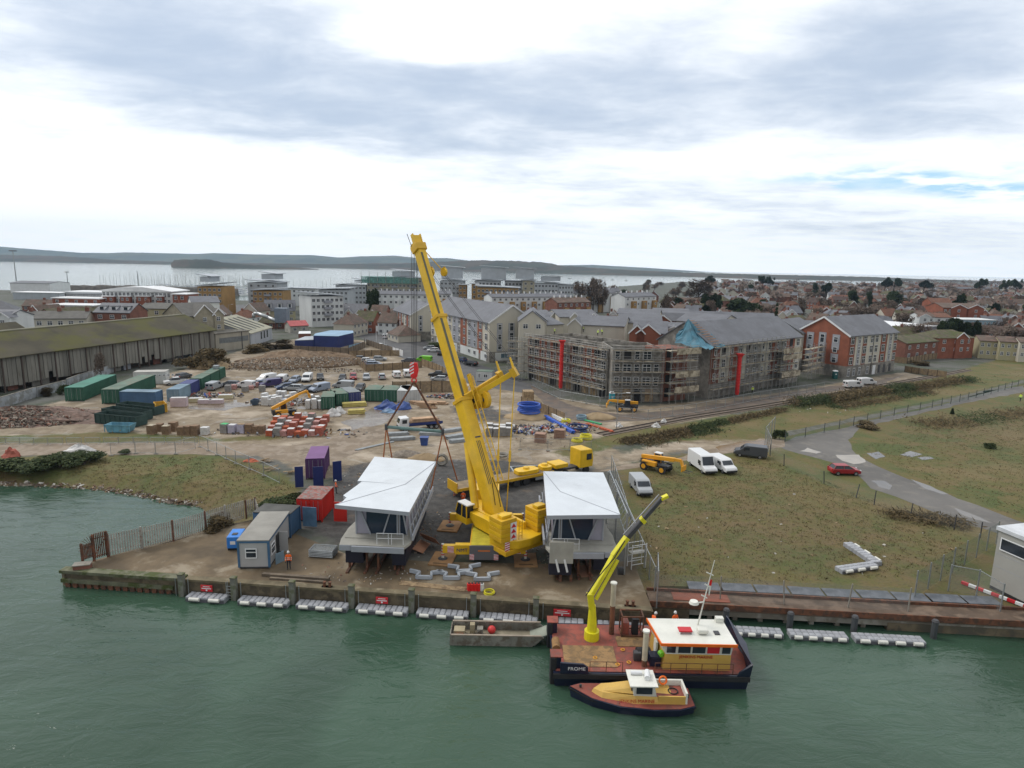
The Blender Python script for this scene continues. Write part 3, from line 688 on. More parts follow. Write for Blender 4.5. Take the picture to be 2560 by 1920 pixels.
for x in (-2.3, 2.3):
	for y in (-1.7, 1.7): mb = MB().bar((x, y, 0), (x, y, zt * .35), .25); mb.build('leg', M_dkst, t)
pz = [(-1, -.5, 3.2), (-6, 0, 5.2), (-11, 1, 6.8), (-12.6, 1.4, 6.6), (-13, 1.6, 5)]
MB().path(pz, .75, 10).build('duct', mat('silver_duct', (.45, .47, .48), .35, metal=.7), t, smooth=True)
def YB(px, row): return G(px, row).y
def hb(label, cat, px0, px1, Y0, Y1, er, rr, W, wm, rm, nw=0, rows=2, dorm=0, chim=0, hip=0, name='house', gab=(), ax='x', wfm=None, side=''):
	p0 = GY(px0, er + 30, Y0); p1 = GY(px1, er + 30, Y1); p0.z = p1.z = 0
	L = (p1 - p0).length; t = thing(name, label, cat, p0, ang(p0, p1))
	eh = HZ((p0 + p1) / 2, er);
	dn = V((-(p1 - p0).y, (p1 - p0).x, 0)).normalized()
	rh = HZ((p0 + p1) / 2 + dn * W / 2, rr) if rr else eh
	if rr:
		walls(L, W, eh, rh, ax, gable=not hip).build('wall', wm, t); gable_roof(L, W, eh, rh, .4, .2, ax, hip).build('roof', rm, t)
	else:
		MB().box(0, L, 0, W, 0, eh).build('wall', wm, t); MB().box(-.4, L + .4, -.4, W + .4, eh + .01, eh + .35).build('roof', rm, t)
	top = eh - .3; fh = 2.7
	for k in range(rows):
		for i in range(nw): window(t, 'f', L, W, (i + .5) / nw * L, top - 1.1 - k * fh, min(1.4, L / nw * .5), 1.3, 'dh')
	for i in range(dorm):
		u = (i + .5) / dorm * L; d = thing('dormer', None, None); del d; dz = (rh - eh)
		o = MB().box(u - .9, u + .9, W * .12, W * .4, eh + dz * .2, eh + dz * .72).build('dormer', wfm or M_white, t)
		MB().box(u - 1.1, u + 1.1, W * .1, W * .42, eh + dz * .72 + .01, eh + dz * .72 + .15).build('dormer_roof', M_slate2, o)
		MB().box(u - .6, u + .6, W * .12 - .04, W * .12, eh + dz * .3, eh + dz * .65).build('pane', M_glass, o)
	for i in range(chim):
		u = [.05, .95, .5, .3][i] * L; c = MB().box(u - .5, u + .5, W / 2 - .4, W / 2 + .4, rh - .6, rh + 1.3).build('chimney', M_brick2, t)
		MB().tube((u - .2, W / 2, rh + 1.3), (u - .2, W / 2, rh + 1.75), .13, n=6).build('chimney_pot', M_tileo, c)
	for (u, wd) in gab:
		u *= L; ge = eh; gr = min(rh - .3, eh + wd * .5)
		g = MB().ext([(u - wd/2, 0), (u + wd/2, 0), (u + wd/2, ge), (u, gr), (u - wd/2, ge)], -.5, .3, ax='y').build('gable', wm, t)
		sl = (gr - ge) / (wd / 2)
		m2 = MB()
		for s in (-1, 1): m2.add([(u, -.8, gr + .15), (u, W * .45, gr + .15), (u + s * (wd/2 + .3), W * .25, ge - .3 * sl + .15), (u + s * (wd/2 + .3), -.8, ge - .3 * sl + .15)], [(0, 1, 2, 3)] if s < 0 else [(3, 2, 1, 0)])
		m2.build('gable_roof', rm, t)
		m3 = MB(); m3.bar((u, -.84, gr + .02), (u - wd/2 - .3, -.84, ge - .3 * sl), .06, .32); m3.bar((u, -.84, gr + .02), (u + wd/2 + .3, -.84, ge - .3 * sl), .06, .32); m3.build('bargeboard', M_white, t)
		for k in range(rows): window(t, 'f', L, W, u, top - 1.1 - k * fh, 1.3, 1.4, 'dh', off=.56)
	return t
t0 = lambda x: x * .2351
r0 = lambda y: 640 + y * .2351
hb('brown brick house with slate roof and three white dormers behind the warehouse', 'house', t0(1010), t0(1390), 205, 205, r0(600), r0(505), 10, M_brick2, M_slate, 3, 1, dorm=3)
hb('cream coloured house with grey roof and end chimneys behind the warehouse', 'house', t0(1495), t0(1850), 225, 225, r0(560), r0(502), 9, M_yel, mat('grey_tile', (.13, .125, .115), .9), 3, 2, chim=2)
hb('low grey roofed terrace with chimneys behind the mossy roofs', 'terraced houses', t0(255), t0(930), 195, 200, r0(665), r0(590), 9, M_cream, mat('grey_tile', (.13, .125, .115), .9), 6, 1, chim=3)
hb('dark hip roofed house at the far left edge behind the workshops', 'house', t0(-250), t0(170), 200, 205, r0(575), r0(480), 12, M_whitew, M_slate2, 0, 1, hip=4)
hb('grey roofed white bungalow at the left edge', 'bungalow', t0(-160), t0(90), 180, 180, r0(650), r0(575), 10, M_whitew, M_slate, 2, 1, gab=((.85, 4),))
hb('stone fronted old building with grey roof and blue arched window', 'public building', 460 + 20 * .2351, 460 + 390 * .2351, 205, 215, 660 + 545 * .2351, 660 + 415 * .2351, 13, mat('stone_wall', (.30, .27, .20), .9, .15), mat('grey_tile', (.13, .125, .115), .9), 4, 2, gab=((.52, 7), (.92, 4)))
hb('white gabled hall with slate roof in front of the ochre tower', 'hall', 460 + 90 * .2351, 460 + 385 * .2351, 235, 240, 660 + 410 * .2351, 660 + 345 * .2351, 12, M_whitew, M_slate, 0, 1)
hb('yellow house with grey roof and three gabled dormers', 'house', 460 + 860 * .2351, 460 + 1185 * .2351, YB(700, 801), YB(700, 799), 660 + 495 * .2351, 660 + 385 * .2351, 11, M_yel, M_slate, 4, 2, dorm=3)
t = hb('cream shop building with yellow fascia and two gables by the junction', 'shop', 460 + 1560 * .2351, 460 + 1925 * .2351, YB(870, 812), YB(870, 813), 660 + 530 * .2351, 660 + 425 * .2351, 11, M_cream, M_slate, 5, 1, gab=((.55, 4.5), (.86, 4.5)))
Ls = 39; MB().box(0, 24, -.7, -.52, 3.0, 4.1).build('fascia', M_fascia, t); MB().box(24.2, 38, -.7, -.52, 3.0, 3.8).build('shop_sign', M_lblue, t)
for i in range(6): MB().box(1 + i * 6.2, 5.6 + i * 6.2, -.6, -.5, .3, 2.8).build('shop_window', M_glassb, t)
hb('brick house with steep white edged gable facing the junction', 'house', 460 + 1965 * .2351, 460 + 2130 * .2351, YB(930, 822), YB(930, 823), 660 + 560 * .2351, 660 + 440 * .2351, 9, M_brick2, M_tile, 0, 1, gab=((.3, 6), (.8, 4)))
hb('brick house with white edged gables beside the small cream apartment block', 'house', 460 + 2150 * .2351, 900 + 360 * .2351, YB(970, 828), YB(970, 829), 660 + 570 * .2351, 660 + 480 * .2351, 9, M_brick2, M_tile, 2, 1, gab=((.55, 5),))
hb('small hut with two red roofs beside the silver duct', 'hut', 460 + 1135 * .2351, 460 + 1325 * .2351, YB(740, 833), YB(740, 830), 660 + 655 * .2351, 660 + 605 * .2351, 7, mat('stained_white_wall', (.36, .35, .31), .9, .25, .7), mat('red_sheet_roof', (.40, .09, .09), .7, .15), 2, 1)
a, b = T1(1180, 892), T1(1420, 880)
def box_bld(label, cat, name, poly, H, wm, rm, z0=0):
	c = poly[0]; t = thing(name, label, cat, (c[0], c[1], 0))
	q = [(p[0] - c[0], p[1] - c[1]) for p in poly]
	MB().prism(q, z0, H).build('wall', wm, t); MB().prism([(x * 1.002, y * 1.002) for x, y in q], H + .01, H + .14).build('roof', rm, t); return t
box_bld('navy blue sales pavilion with pale blue roof behind the fence', 'pavilion', 'pavilion', [T1(1380, 886), T1(1640, 893), T1(1805, 850), T1(1800, 825), T1(1560, 822), T1(1400, 862)], 4.0, M_navy, M_lblue)
box_bld('low blue wedge building beside the navy pavilion', 'pavilion', 'pavilion', [T1(1180, 895), T1(1378, 888), T1(1400, 845), T1(1290, 850)], 2.6, M_navy, M_zinc)
box_bld('small brick kiosk with white flat roof by the fence', 'kiosk', 'kiosk', [T1(1220, 830), T1(1350, 828), T1(1350, 800), T1(1225, 802)], 3.0, M_brick2, M_white)
def off(label, pxa, pxb, Ya, Yb, er, z0r, W, wm, nw, rows, roofm=M_white, wh=1.6, ww=1.2, strip=None, curve=0):
	p0 = GY(pxa, er + 20, Ya); p1 = GY(pxb, er + 20, Yb); p0.z = p1.z = 0; L = (p1 - p0).length
	t = thing('office_building', label, 'office building', p0, ang(p0, p1)); H = HZ((p0 + p1) / 2, er)
	MB().box(0, L, 0, W, 0, H).build('wall', wm, t)
	if curve: MB().ext([(-.8, H + .02), (L + .8, H + .02), (L + .8, H + .4), (L * .6, H + curve), (L * .3, H + curve * .9), (-.8, H + .4)], -.8, W + .8, ax='y').build('roof', roofm, t)
	else: MB().box(-.5, L + .5, -.5, W + .5, H + .02, H + .45).build('roof', roofm, t)
	fh = 3.1
	for k in range(rows):
		for i in range(nw): window(t, 'f', L, W, (i + .5) / nw * L, H - .5 - wh / 2 - k * fh, ww, wh, 'dh')
	return t, L, H
off('brick office wing with small square windows and white parapet', t0(565), t0(1070), 300, 300, r0(455), 0, 18, M_brick, 5, 1, wh=1.4, ww=1.4)
off('white glazed top storey of the brick offices', t0(700), t0(1250), 312, 312, r0(390), 0, 14, M_bgrey, 18, 2, wh=2.2, ww=1.9, curve=0)
off('brick and white office block with curved white roof', t0(1090), t0(1820), 306, 306, r0(378), 0, 16, M_whitew, 17, 3, wh=2.0, ww=1.3, curve=2.2)
for k, (xa, xb) in enumerate(((1100, 1215), (1280, 1385), (1455, 1590), (1670, 1730))):
	off('brick bay of the office block, number %s from the left' % ['one', 'two', 'three', 'four'][k], t0(xa), t0(xb), 304, 304, r0(432), 0, 2, M_brick, 2, 3, wh=1.4, ww=1.1)
off('square brick office tower with two columns of windows', t0(1840), t0(1975), 298, 298, r0(412), 0, 12, M_brick, 2, 5, wh=1.8, ww=1.4)
off('low white front block of the brick offices', t0(510), t0(990), 285, 285, r0(530), 0, 12, M_whitew, 0, 0)
def flats(label, pxa, pxb, Ya, Yb, tr, W, wm, nw, rows, rm=M_zinc, wedge=1.5, pent=None, balc=0, gm=None, ww=1.4):
	p0 = GY(pxa, tr + 60, Ya); p1 = GY(pxb, tr + 60, Yb); p0.z = p1.z = 0; L = (p1 - p0).length
	t = thing('block_of_flats', label, 'block of flats', p0, ang(p0, p1)); H = HZ((p0 + p1) / 2, tr)
	MB().box(0, L, 0, W, 0, H).build('wall', wm, t)
	MB().ext([(-1.2, H + .1 + max(0, wedge)), (L + 1.2, H + .1 + max(0, -wedge)), (L + 1.2, H + .5 + max(0, -wedge)), (-1.2, H + .5 + max(0, wedge))], -1, W + 1, ax='y').build('roof', rm, t)
	fh = 2.9; n = 0
	for k in range(rows):
		for i in range(nw):
			if n < 70: window(t, 'f', L, W, (i + .5) / nw * L, H - 1.7 - k * fh, ww, 1.5, 'd'); n += 1
	for k in range(balc):
		for i in range(max(1, nw // 4)):
			u = (i + .5) / max(1, nw // 4) * L; MB().box(u - 1.8, u + 1.8, -1.4, -.1, H - 2.9 - k * fh, H - 1.9 - k * fh).build('balcony', M_greyp, t)
	if pent:
		a, b, h = pent; q = MB().box(a * L, b * L, 2, W - 2, H + .55 + abs(wedge), H + h).build('penthouse', M_bgrey, t)
		MB().ext([(a * L - 1.5, H + h + 1.2), (b * L + 1.5, H + h + .1), (b * L + 1.5, H + h + .4), (a * L - 1.5, H + h + 1.5)], 1, W - 1, ax='y').build('penthouse_roof', rm, q)
	return t
X1 = lambda x: 460 + x * .2351
RR = lambda y: 660 + y * .2351
flats('ochre tower block with pale butterfly roof near the marina', X1(160), X1(415), 340, 340, RR(240), 16, M_buffd, 5, 5, wedge=-1.8, pent=(.05, .45, 5))
flats('grey flats with layered roofs left of the road gap', X1(690), X1(995), 372, 372, RR(200), 18, M_bgrey, 4, 4, wedge=1.4, pent=(.45, .9, 5))
flats('buff flats with balconies below the layered grey roofs', X1(745), X1(1060), 352, 352, RR(285), 13, M_buffd, 6, 6, wedge=-1.2, balc=5)
flats('angled white and ochre flats by the junction', X1(1360), X1(1700), 290, 300, RR(345), 14, M_whitew, 7, 4, wedge=1.6, balc=3)
flats('pale grey flats behind the angled white flats', X1(1440), X1(1750), 350, 350, RR(275), 14, M_bgrey, 7, 3, wedge=-.8)
flats('blue grey flats with glazed stair beside the dark tree', X1(1620), X1(1940), 400, 400, RR(225), 16, M_bgrey, 8, 5, wedge=-1.6, pent=(.6, .95, 3))
flats('low white marina building beyond the car park', X1(1060), X1(1400), 430, 430, RR(262), 14, M_whitew, 7, 2, wedge=.2)
X2 = lambda x: 900 + x * .2351
t = flats('long beige flats with balconies and green scaffold netting', X2(80), X2(660), 400, 400, RR(150), 18, mat('beige_render', (.36, .33, .25), .9), 14, 5, wedge=-.5, balc=5, pent=(.45, .8, 4))
MB().box(-3, 32, -2.2, -1.9, 17, 20.5).build('netting', M_net, t); MB().box(-3.3, 24, -2.2, 12, 20.6, 21).build('netting', M_net, t)
for k in range(7): MB().tube((-3 + k * 5, -2.4, 0), (-3 + k * 5, -2.4, 24), .12, n=5).build('scaffold_pole', M_pole, t)
flats('white and blue flats with wing roof right of the boom', X2(850), X2(1100), 400, 400, RR(180), 16, M_bgrey, 6, 5, wedge=.8, pent=(.05, .9, 8))
flats('narrow ochre stair block beside the white and blue flats', X2(1050), X2(1130), 390, 390, RR(225), 8, M_buffd, 2, 4, wedge=.1)
flats('narrow ochre block left of the wide flats', X2(1185), X2(1240), 385, 385, RR(215), 8, M_buffd, 1, 4, wedge=.1)
flats('wide white flats with two roof levels in the middle of the waterfront', X2(1215), X2(1490), 400, 400, RR(180), 16, M_bgrey, 7, 5, wedge=.4, pent=(.25, 1.2, 8))
flats('white flats right half with slim dark roof', X2(1535), X2(1720), 402, 402, RR(185), 16, M_bgrey, 5, 5, wedge=.3)
flats('ochre and white flats with folded roof behind the terrace', X2(1240), X2(1680), 365, 365, RR(255), 12, M_buffd, 10, 4, wedge=.9, balc=3)
flats('tall cream flats with stepped wing roof', X2(1725), X2(1850), 395, 395, RR(180), 14, mat('beige_render', (.36, .33, .25), .9), 2, 5, wedge=-.5, pent=(-.6, .95, 7))
flats('grey and ochre flats stepping down to the right', X2(1850), X2(2100), 395, 395, RR(205), 14, M_bgrey, 7, 4, wedge=.8, pent=(.3, 1.1, 4))
flats('rightmost low grey waterfront flats', X2(2105), X2(2260), 395, 400, RR(222), 14, M_bgrey, 5, 3, wedge=.5)
def terrace(label, pxa, pxb, Ya, Yb, er, rr, n, W=9, wm=M_whitew, rm=M_slate, gables=True, rows=2):
	p0 = GY(pxa, er + 20, Ya); p1 = GY(pxb, er + 20, Yb); p0.z = p1.z = 0; L = (p1 - p0).length
	t = thing('terraced_houses', label, 'terraced houses', p0, ang(p0, p1)); eh = HZ((p0 + p1) / 2, er); dn = V((-(p1 - p0).y, (p1 - p0).x, 0)).normalized(); rh = HZ((p0 + p1) / 2 + dn * W / 2, rr)
	walls(L, W, eh, rh).build('wall', wm, t); gable_roof(L, W, eh, rh, .3).build('roof', rm, t)
	for i in range(n):
		u = (i + .5) / n * L
		if i % 2: MB().box(u - L/n*.38, u + L/n*.38, -1.2, -.03, 0, eh - 2.2).build('bay', M_buffd if gables != 'w' else M_white, t)
		for k in range(rows): window(t, 'f', L, W, u, eh - 1.1 - k * 2.7, 1.2, 1.2, 'd', off=.05 if k == 0 or i % 2 == 0 else 1.25)
		MB().box(u - .25, u + .25, W/2 - .25, W/2 + .25, rh, rh + 1.2).build('chimney', M_white, t)
	return t
terrace('terrace with white gables in front of the beige flats', X2(180), X2(720), 320, 320, RR(325), RR(290), 9, gables='w')
terrace('white gabled end terrace right of the boom', X2(830), X2(965), 315, 315, RR(320), RR(288), 3)
terrace('long white terrace with buff bays below the waterfront flats', X2(1400), X2(2212), 310, 330, RR(352), RR(318), 14)
C3 = lambda x: 1280 + x * .2351
R3 = lambda y: 680 + y * .2351
terrace('second long slate roofed terrace behind the white terrace', C3(150), C3(1100), 400, 430, R3(225), R3(185), 14)
terrace('white and buff terrace by the bare trees', C3(1200), C3(1530), 330, 350, R3(262), R3(222), 6)
terrace('far slate roofed terrace towards the water', C3(700), C3(1150), 470, 480, R3(205), R3(168), 8)
terrace('brown terrace row behind the estate', C3(480), C3(830), 280, 290, R3(325), R3(275), 6, wm=M_brick2, rm=M_tile)
def est(label, pxa, pxb, Ya, Yb, er, rr, W, wm=M_cream, gab=(), dorm=0, rm=M_slate, ax='x', nw=0, bl=None):
	t = hb(label, 'estate house', pxa, pxb, Ya, Yb, er, rr, W, wm, rm, nw, 1 if nw else 0, dorm=dorm, gab=gab, ax=ax, wfm=M_slate2)
	return t
est('cream estate house showing a wide gable left of the site scaffolding', C3(120), C3(365), 182, 182, R3(515), R3(400), 20, ax='y', nw=2)
est('cream estate gable at the corner behind the long cream block', X2(1690), X2(1700) + 62, 178, 178, RR(610), RR(485), 14, ax='y', nw=2)
est('slate roofed estate house next to the wide cream gable', C3(365), C3(540), 196, 200, R3(560), R3(480), 14)
est('slate roofed range with two small gables behind the site', C3(270), C3(470), 216, 220, R3(470), R3(408), 14, gab=((.8, 2.5),))
est('long slate range with cream gable and rooflight', C3(500), C3(930), 214, 218, R3(480), R3(402), 16, gab=((.35, 3), (.82, 2.5)))
est('slate roof sweeping down behind the open block top', C3(650), C3(1190), 190, 186, R3(570), R3(470), 18, gab=((.03, 4),))
est('slate house with cream left gable in the middle of the estate', C3(1130), C3(1590), 196, 194, R3(545), R3(455), 16)
est('far slate range with cream gable below the brown roofs', C3(1110), C3(1560), 226, 222, R3(450), R3(396), 13)
est('slate range behind the red gable', C3(1500), C3(1880), 238, 236, R3(440), R3(390), 13)
est('dark slate house with sharp red brick gable', C3(1580), C3(1800), 206, 204, R3(520), R3(440), 12, wm=M_brick, gab=((.08, 5),), rm=M_slate2)
est('slate house with dark dormer and two front gables', C3(1280), C3(1640), 172, 170, R3(650), R3(525), 14, wm=M_brick, gab=((.12, 4), (.45, 6)))
MB()
est('slate range left of the blue tarpaulin with cream gable', C3(1640), C3(2010), 176, 174, R3(640), R3(545), 15, gab=((.2, 6),))
est('big slate roof rising behind the blue tarpaulin', C3(1740), C3(2212), 198, 190, R3(535), R3(448), 18)
Z5 = lambda x: 1780 + x * .2351
est('very long slate range with roof windows behind the right wing', Z5(-330), Z5(680), 232, 226, R3(555), R3(428), 16)
est('slate range between the right wing and brick block with dormers', Z5(880), Z5(1190), 205, 200, R3(645), R3(525), 14, dorm=2)
est('slate roof behind the right wing', Z5(300), Z5(900), 212, 205, R3(610), R3(530), 14)
DX = lambda x: 1920 + x * .28933
DR = lambda y: 640 + y * .28933
hb('brown brick house with tiled roof behind the timber fence', 'house', DX(1180), DX(1455), 212, 222, DR(745), DR(685), 10, M_brick2, M_tilem, 4, 2, chim=0)
hb('red brick house with white framed front gable', 'house', DX(1462), DX(1770), 222, 226, DR(705), DR(640), 11, M_brick, M_tilem, 3, 2, gab=((.62, 5),), hip=4)
for k in range(3):
	hb(['cream and brick terraced house, left of a row of three at the right edge', 'cream and brick terraced house, middle of the row at the right edge', 'cream and brick terraced house cut by the right edge'][k], 'house', DX(1815 + k * 175), DX(1985 + k * 175), 226 - k * 4, 224 - k * 4, DR(735 + k * 8), DR(690 + k * 8), 9, M_yel if k < 2 else M_cream, M_tile, 3, 2, chim=0)
hb('flat grey warehouse with white roof behind the brick block', 'warehouse', DX(1120), DX(1470), 262, 275, DR(615), 0, 26, M_greyp, M_white, 0, 0, name='warehouse')
hb('large red brick mansion block near the sports pitch', 'mansion block', DX(1500), DX(1830), 330, 330, DR(450), DR(408), 14, M_brick, M_tile, 8, 2, gab=((.4, 8), (.85, 8)), name='mansion_block')
hb('pale blue flat clubhouse with white roof', 'clubhouse', DX(1665), DX(1955), 300, 300, DR(556), 0, 12, mat('pale_blue_wall', (.25, .38, .46), .8), M_whitew, 8, 1, name='clubhouse')
hb('white bungalow with grey roof in front of the mansion block', 'bungalow', DX(1300), DX(1430), 300, 300, DR(525), DR(490), 9, M_whitew, M_tile, 2, 1, gab=((.3, 5),))
hb('house with bright orange tiled roof beside the white bungalow', 'house', DX(1430), DX(1570), 305, 305, DR(530), DR(495), 9, M_whitew, M_tileo, 2, 1)
hb('long orange roofed house among the far trees', 'house', DX(1400), DX(1580), 430, 430, DR(405), DR(365), 10, M_brick, M_tileo, 3, 1)
hb('far left white shed with grey roof on the quay', 'shed', t0(120), t0(540), 520, 520, r0(290), r0(268), 24, M_white, M_slate, 0, 0, name='shed')
hb('long white canopy building in the port yard', 'canopy', t0(150), t0(640), 440, 440, r0(392), 0, 14, M_bgrey, M_white, 0, 0, name='canopy')
def proto_house(kind, wm, rm):
	t = thing('house', None, None)
	L, W, eh, rh, hip = {'semi': (13, 8.5, 5.2, 8.4, 3.5), 'gable': (8.5, 9, 5.2, 9, 0), 'bung': (11, 9, 2.8, 5.8, 3), 'long': (26, 8.5, 5.2, 8, 0), 'front': (7.5, 11, 5.2, 8.8, 0)}[kind]
	ax = 'y' if kind == 'front' else 'x'
	walls(L, W, eh, rh, ax, gable=not hip).build('wall', wm, t); gable_roof(L, W, eh, rh, .4, .2, ax, hip).build('roof', rm, t)
	if kind == 'front':
		b = MB(); b.bar((-.4, -.35, eh), (L/2, -.35, rh + .1), .08, .4); b.bar((L + .4, -.35, eh), (L/2, -.35, rh + .1), .08, .4); b.build('bargeboard', M_white, t)
	c = MB().box(L * .3, L * .3 + .9, W/2 - .4, W/2 + .4, rh - .5, rh + 1).build('chimney', M_brick2, t)
	nf = 1 if kind == 'bung' else 2; n = {'semi': 4, 'long': 8}.get(kind, 3)
	for k in range(nf):
		for i in range(n):
			o = bpy.data.objects.new('window', wmesh(1.3, 1.3, 'd', M_white, M_glass)[0]); COL.objects.link(o); o.parent = t
			o.location = ((i + .5) / n * L, -.04, 1.5 + 2.6 * k)
			q = bpy.data.objects.new('pane', wmesh(1.3, 1.3, 'd', M_white, M_glass)[1]); COL.objects.link(q); q.parent = o
	return t
M_rt = [M_tile, M_tileo, M_tilem, M_slate, mat('dark_brown_tile', (.07, .045, .038), .9, .25, .6)]
WN = {M_brick: 'red brick', M_brick2: 'brown brick', M_cream: 'cream', M_whitew: 'white'}
RN = {M_tile: 'brown tiled', M_tileo: 'orange tiled', M_tilem: 'mossy tiled', M_slate: 'grey slate', M_rt[4]: 'dark brown tiled'}
KN = {'semi': 'hipped', 'gable': 'plain', 'bung': 'low hipped bungalow', 'long': 'long terraced', 'front': 'gable-fronted'}
protos = {}
r_ = random.Random(11)
def town_house(kind, wm, rm, loc, rz, where):
	k = (kind, wm.name, rm.name); s = r_.uniform(.9, 1.12)
	lab = '%s %s house, %s roof, %s' % (KN[kind], WN[wm], RN[rm], where)
	if kind == 'bung': lab = 'low %s bungalow, %s roof, %s' % (WN[wm], RN[rm], where)
	if k not in protos:
		o = protos[k] = proto_house(*((kind, wm, rm))); o.location = loc; o.rotation_euler = (0, 0, rz); tag(o, lab, 'bungalow' if kind == 'bung' else 'house')
	else: o = copy_tree(protos[k], lab, loc, rz)
	o['group'] = 'houses of the town behind the estate'; return o
placed = []
def free(p, d):
	for q, e in placed:
		if (p[0] - q[0]) ** 2 + (p[1] - q[1]) ** 2 < ((d + e) / 2) ** 2: return False
	return True
for o in list(COL.objects):
	if o.parent is None and o.get('category') and o.location.y > 150:
		bb = [c for c in o.children if c.type == 'MESH' and c.name.startswith('wall')]
		if bb:
			L = max(v.co.x for v in bb[0].data.vertices); Wd = max(v.co.y for v in bb[0].data.vertices)
			m = Matrix.Rotation(o.rotation_euler[2], 3, 'Z')
			for i in range(max(1, int(L / 12)) + 1):
				c = o.location + m @ V((L * i / max(1, int(L / 12)), Wd / 2, 0)); placed.append(((c.x, c.y), 16))
nh = 0; cand = []
land_np = land
def inland(x, y): return sdist(np.array([x]), np.array([y]), land_np)[0]
tries = 0
for px0, px1, ya, yb, n in ((1180, 2100, 250, 330, 44), (880, 1300, 240, 300, 16), (1650, 2800, 300, 420, 72), (2150, 2800, 225, 300, 14), (1400, 2900, 420, 620, 74), (1850, 3000, 620, 900, 40), (40, 700, 240, 330, 12)):
	k = 0; tr = 0
	while k < n and tr < n * 30:
		tr += 1; Y = r_.uniform(ya, yb); x = GY(r_.uniform(px0, px1), 740, Y).x
		kind = r_.choice(['semi', 'gable', 'front', 'bung', 'semi', 'front', 'long'])
		d = {'long': 27, 'semi': 15, 'bung': 13}.get(kind, 11)
		if not free((x, Y), d) or inland(x, Y) < 12: continue
		if x > 150 and Y < 262: continue
		placed.append(((x, Y), d)); k += 1
		wm = r_.choice([M_brick, M_brick2, M_brick2, M_cream, M_whitew]); rm = r_.choice([M_tile, M_tile, M_rt[4], M_tilem, M_slate, M_tileo] if Y > 300 else [M_tile, M_rt[4], M_tilem, M_tile])
		rz = R(r_.choice([-14, 76, -14, 10, -60]) + r_.uniform(-5, 5))
		if kind == 'front' and abs(rz) > 1: rz = R(-14)
		zone_ = 'just behind slate estate' if Y < 300 else 'mid town' if Y < 420 else 'far town' if Y < 620 else 'farthest town'
		zone_ += ', left side' if x < 60 else ', centre' if x < 220 else ', right side'
		town_house(kind, wm, rm, (x, Y, 0), rz, zone_)
mb = MB(); r2 = random.Random(5)
for k in range(700):
	Y = r2.uniform(600, 1700); x = GY(r2.uniform(1750, 3100), 720, Y).x
	if inland(x, Y) < 15: continue
	L, W, e, h, a = r2.uniform(8, 20), r2.uniform(8, 10), r2.choice([3, 5.2, 5.2]), r2.uniform(2.4, 3.2), R(r2.choice([-14, 76]) + r2.uniform(-8, 8))
	mb.M = Matrix.Translation((x, Y, 0)) @ Matrix.Rotation(a, 4, 'Z')
	w_, q_ = r2.choice([0, 0, 1, 2]), r2.choice([3, 3, 3, 5, 4, 5])
	mb.k = w_; mb.ext([(0, 0), (W, 0), (W, e), (W/2, e + h), (0, e)], 0, L)
	mb.k = q_; mb.add([(-.3, -.4, e - .1), (L + .3, -.4, e - .1), (L + .3, W/2, e + h + .1), (-.3, W/2, e + h + .1), (-.3, W + .4, e - .1), (L + .3, W + .4, e - .1)], [(0, 1, 2, 3), (3, 2, 5, 4)])
mb.M = None
tag(mb.build('far_roofs', [M_brick2, M_whitew, M_cream, M_tile, M_tileo, M_slate]), 'mass of far house roofs too distant to tell apart', 'houses', kind='stuff')
# ================================================================ trees and bushes
def leaf_mat(name, a, b):
	m = bpy.data.materials.new(name); m.use_nodes = True; t = m.node_tree; p = t.nodes['Principled BSDF']; p.inputs['Roughness'].default_value = .9
	p.inputs['Specular IOR Level'].default_value = .2
	gi = t.nodes.new('ShaderNodeNewGeometry'); t.links.new(mixc(t, gi.outputs['Random Per Island'], a, b), p.inputs['Base Color']); return m
M_ever = leaf_mat('evergreen_leaves', (.012, .024, .012), (.040, .058, .024))
M_bush = leaf_mat('bush_leaves', (.020, .036, .014), (.070, .085, .035))
M_twig = leaf_mat('bare_twigs', (.085, .065, .052), (.20, .155, .125))
M_olive = leaf_mat('bramble_leaves', (.055, .045, .026), (.17, .125, .065))
M_yellowg = leaf_mat('yellow_green_leaves', (.10, .11, .02), (.20, .19, .05))
M_bark = mat('bark', (.07, .055, .045), .95, .3, 2)
def leaves(r, lobes, n, s, el=1.0):
	mb = MB()
	tot = sum(l[3] ** 2 for l in lobes)
	for (cx, cy, cz, rr) in lobes:
		for _ in range(int(n * rr * rr / tot)):
			d = V((r.gauss(0, 1), r.gauss(0, 1), r.gauss(0, 1))).normalized() * rr * (r.random() ** .35)
			c = V((cx, cy, cz)) + V((d.x, d.y, d.z * .8)); a = V((r.gauss(0, 1), r.gauss(0, 1), r.gauss(0, 1))).normalized(); b = a.orthogonal().normalized()
			q = s * r.uniform(.6, 1.4); mb.add([c - a * q * el, c + b * q, c + a * q * el, c - b * q * .8], [(0, 1, 2, 3)])
	return mb
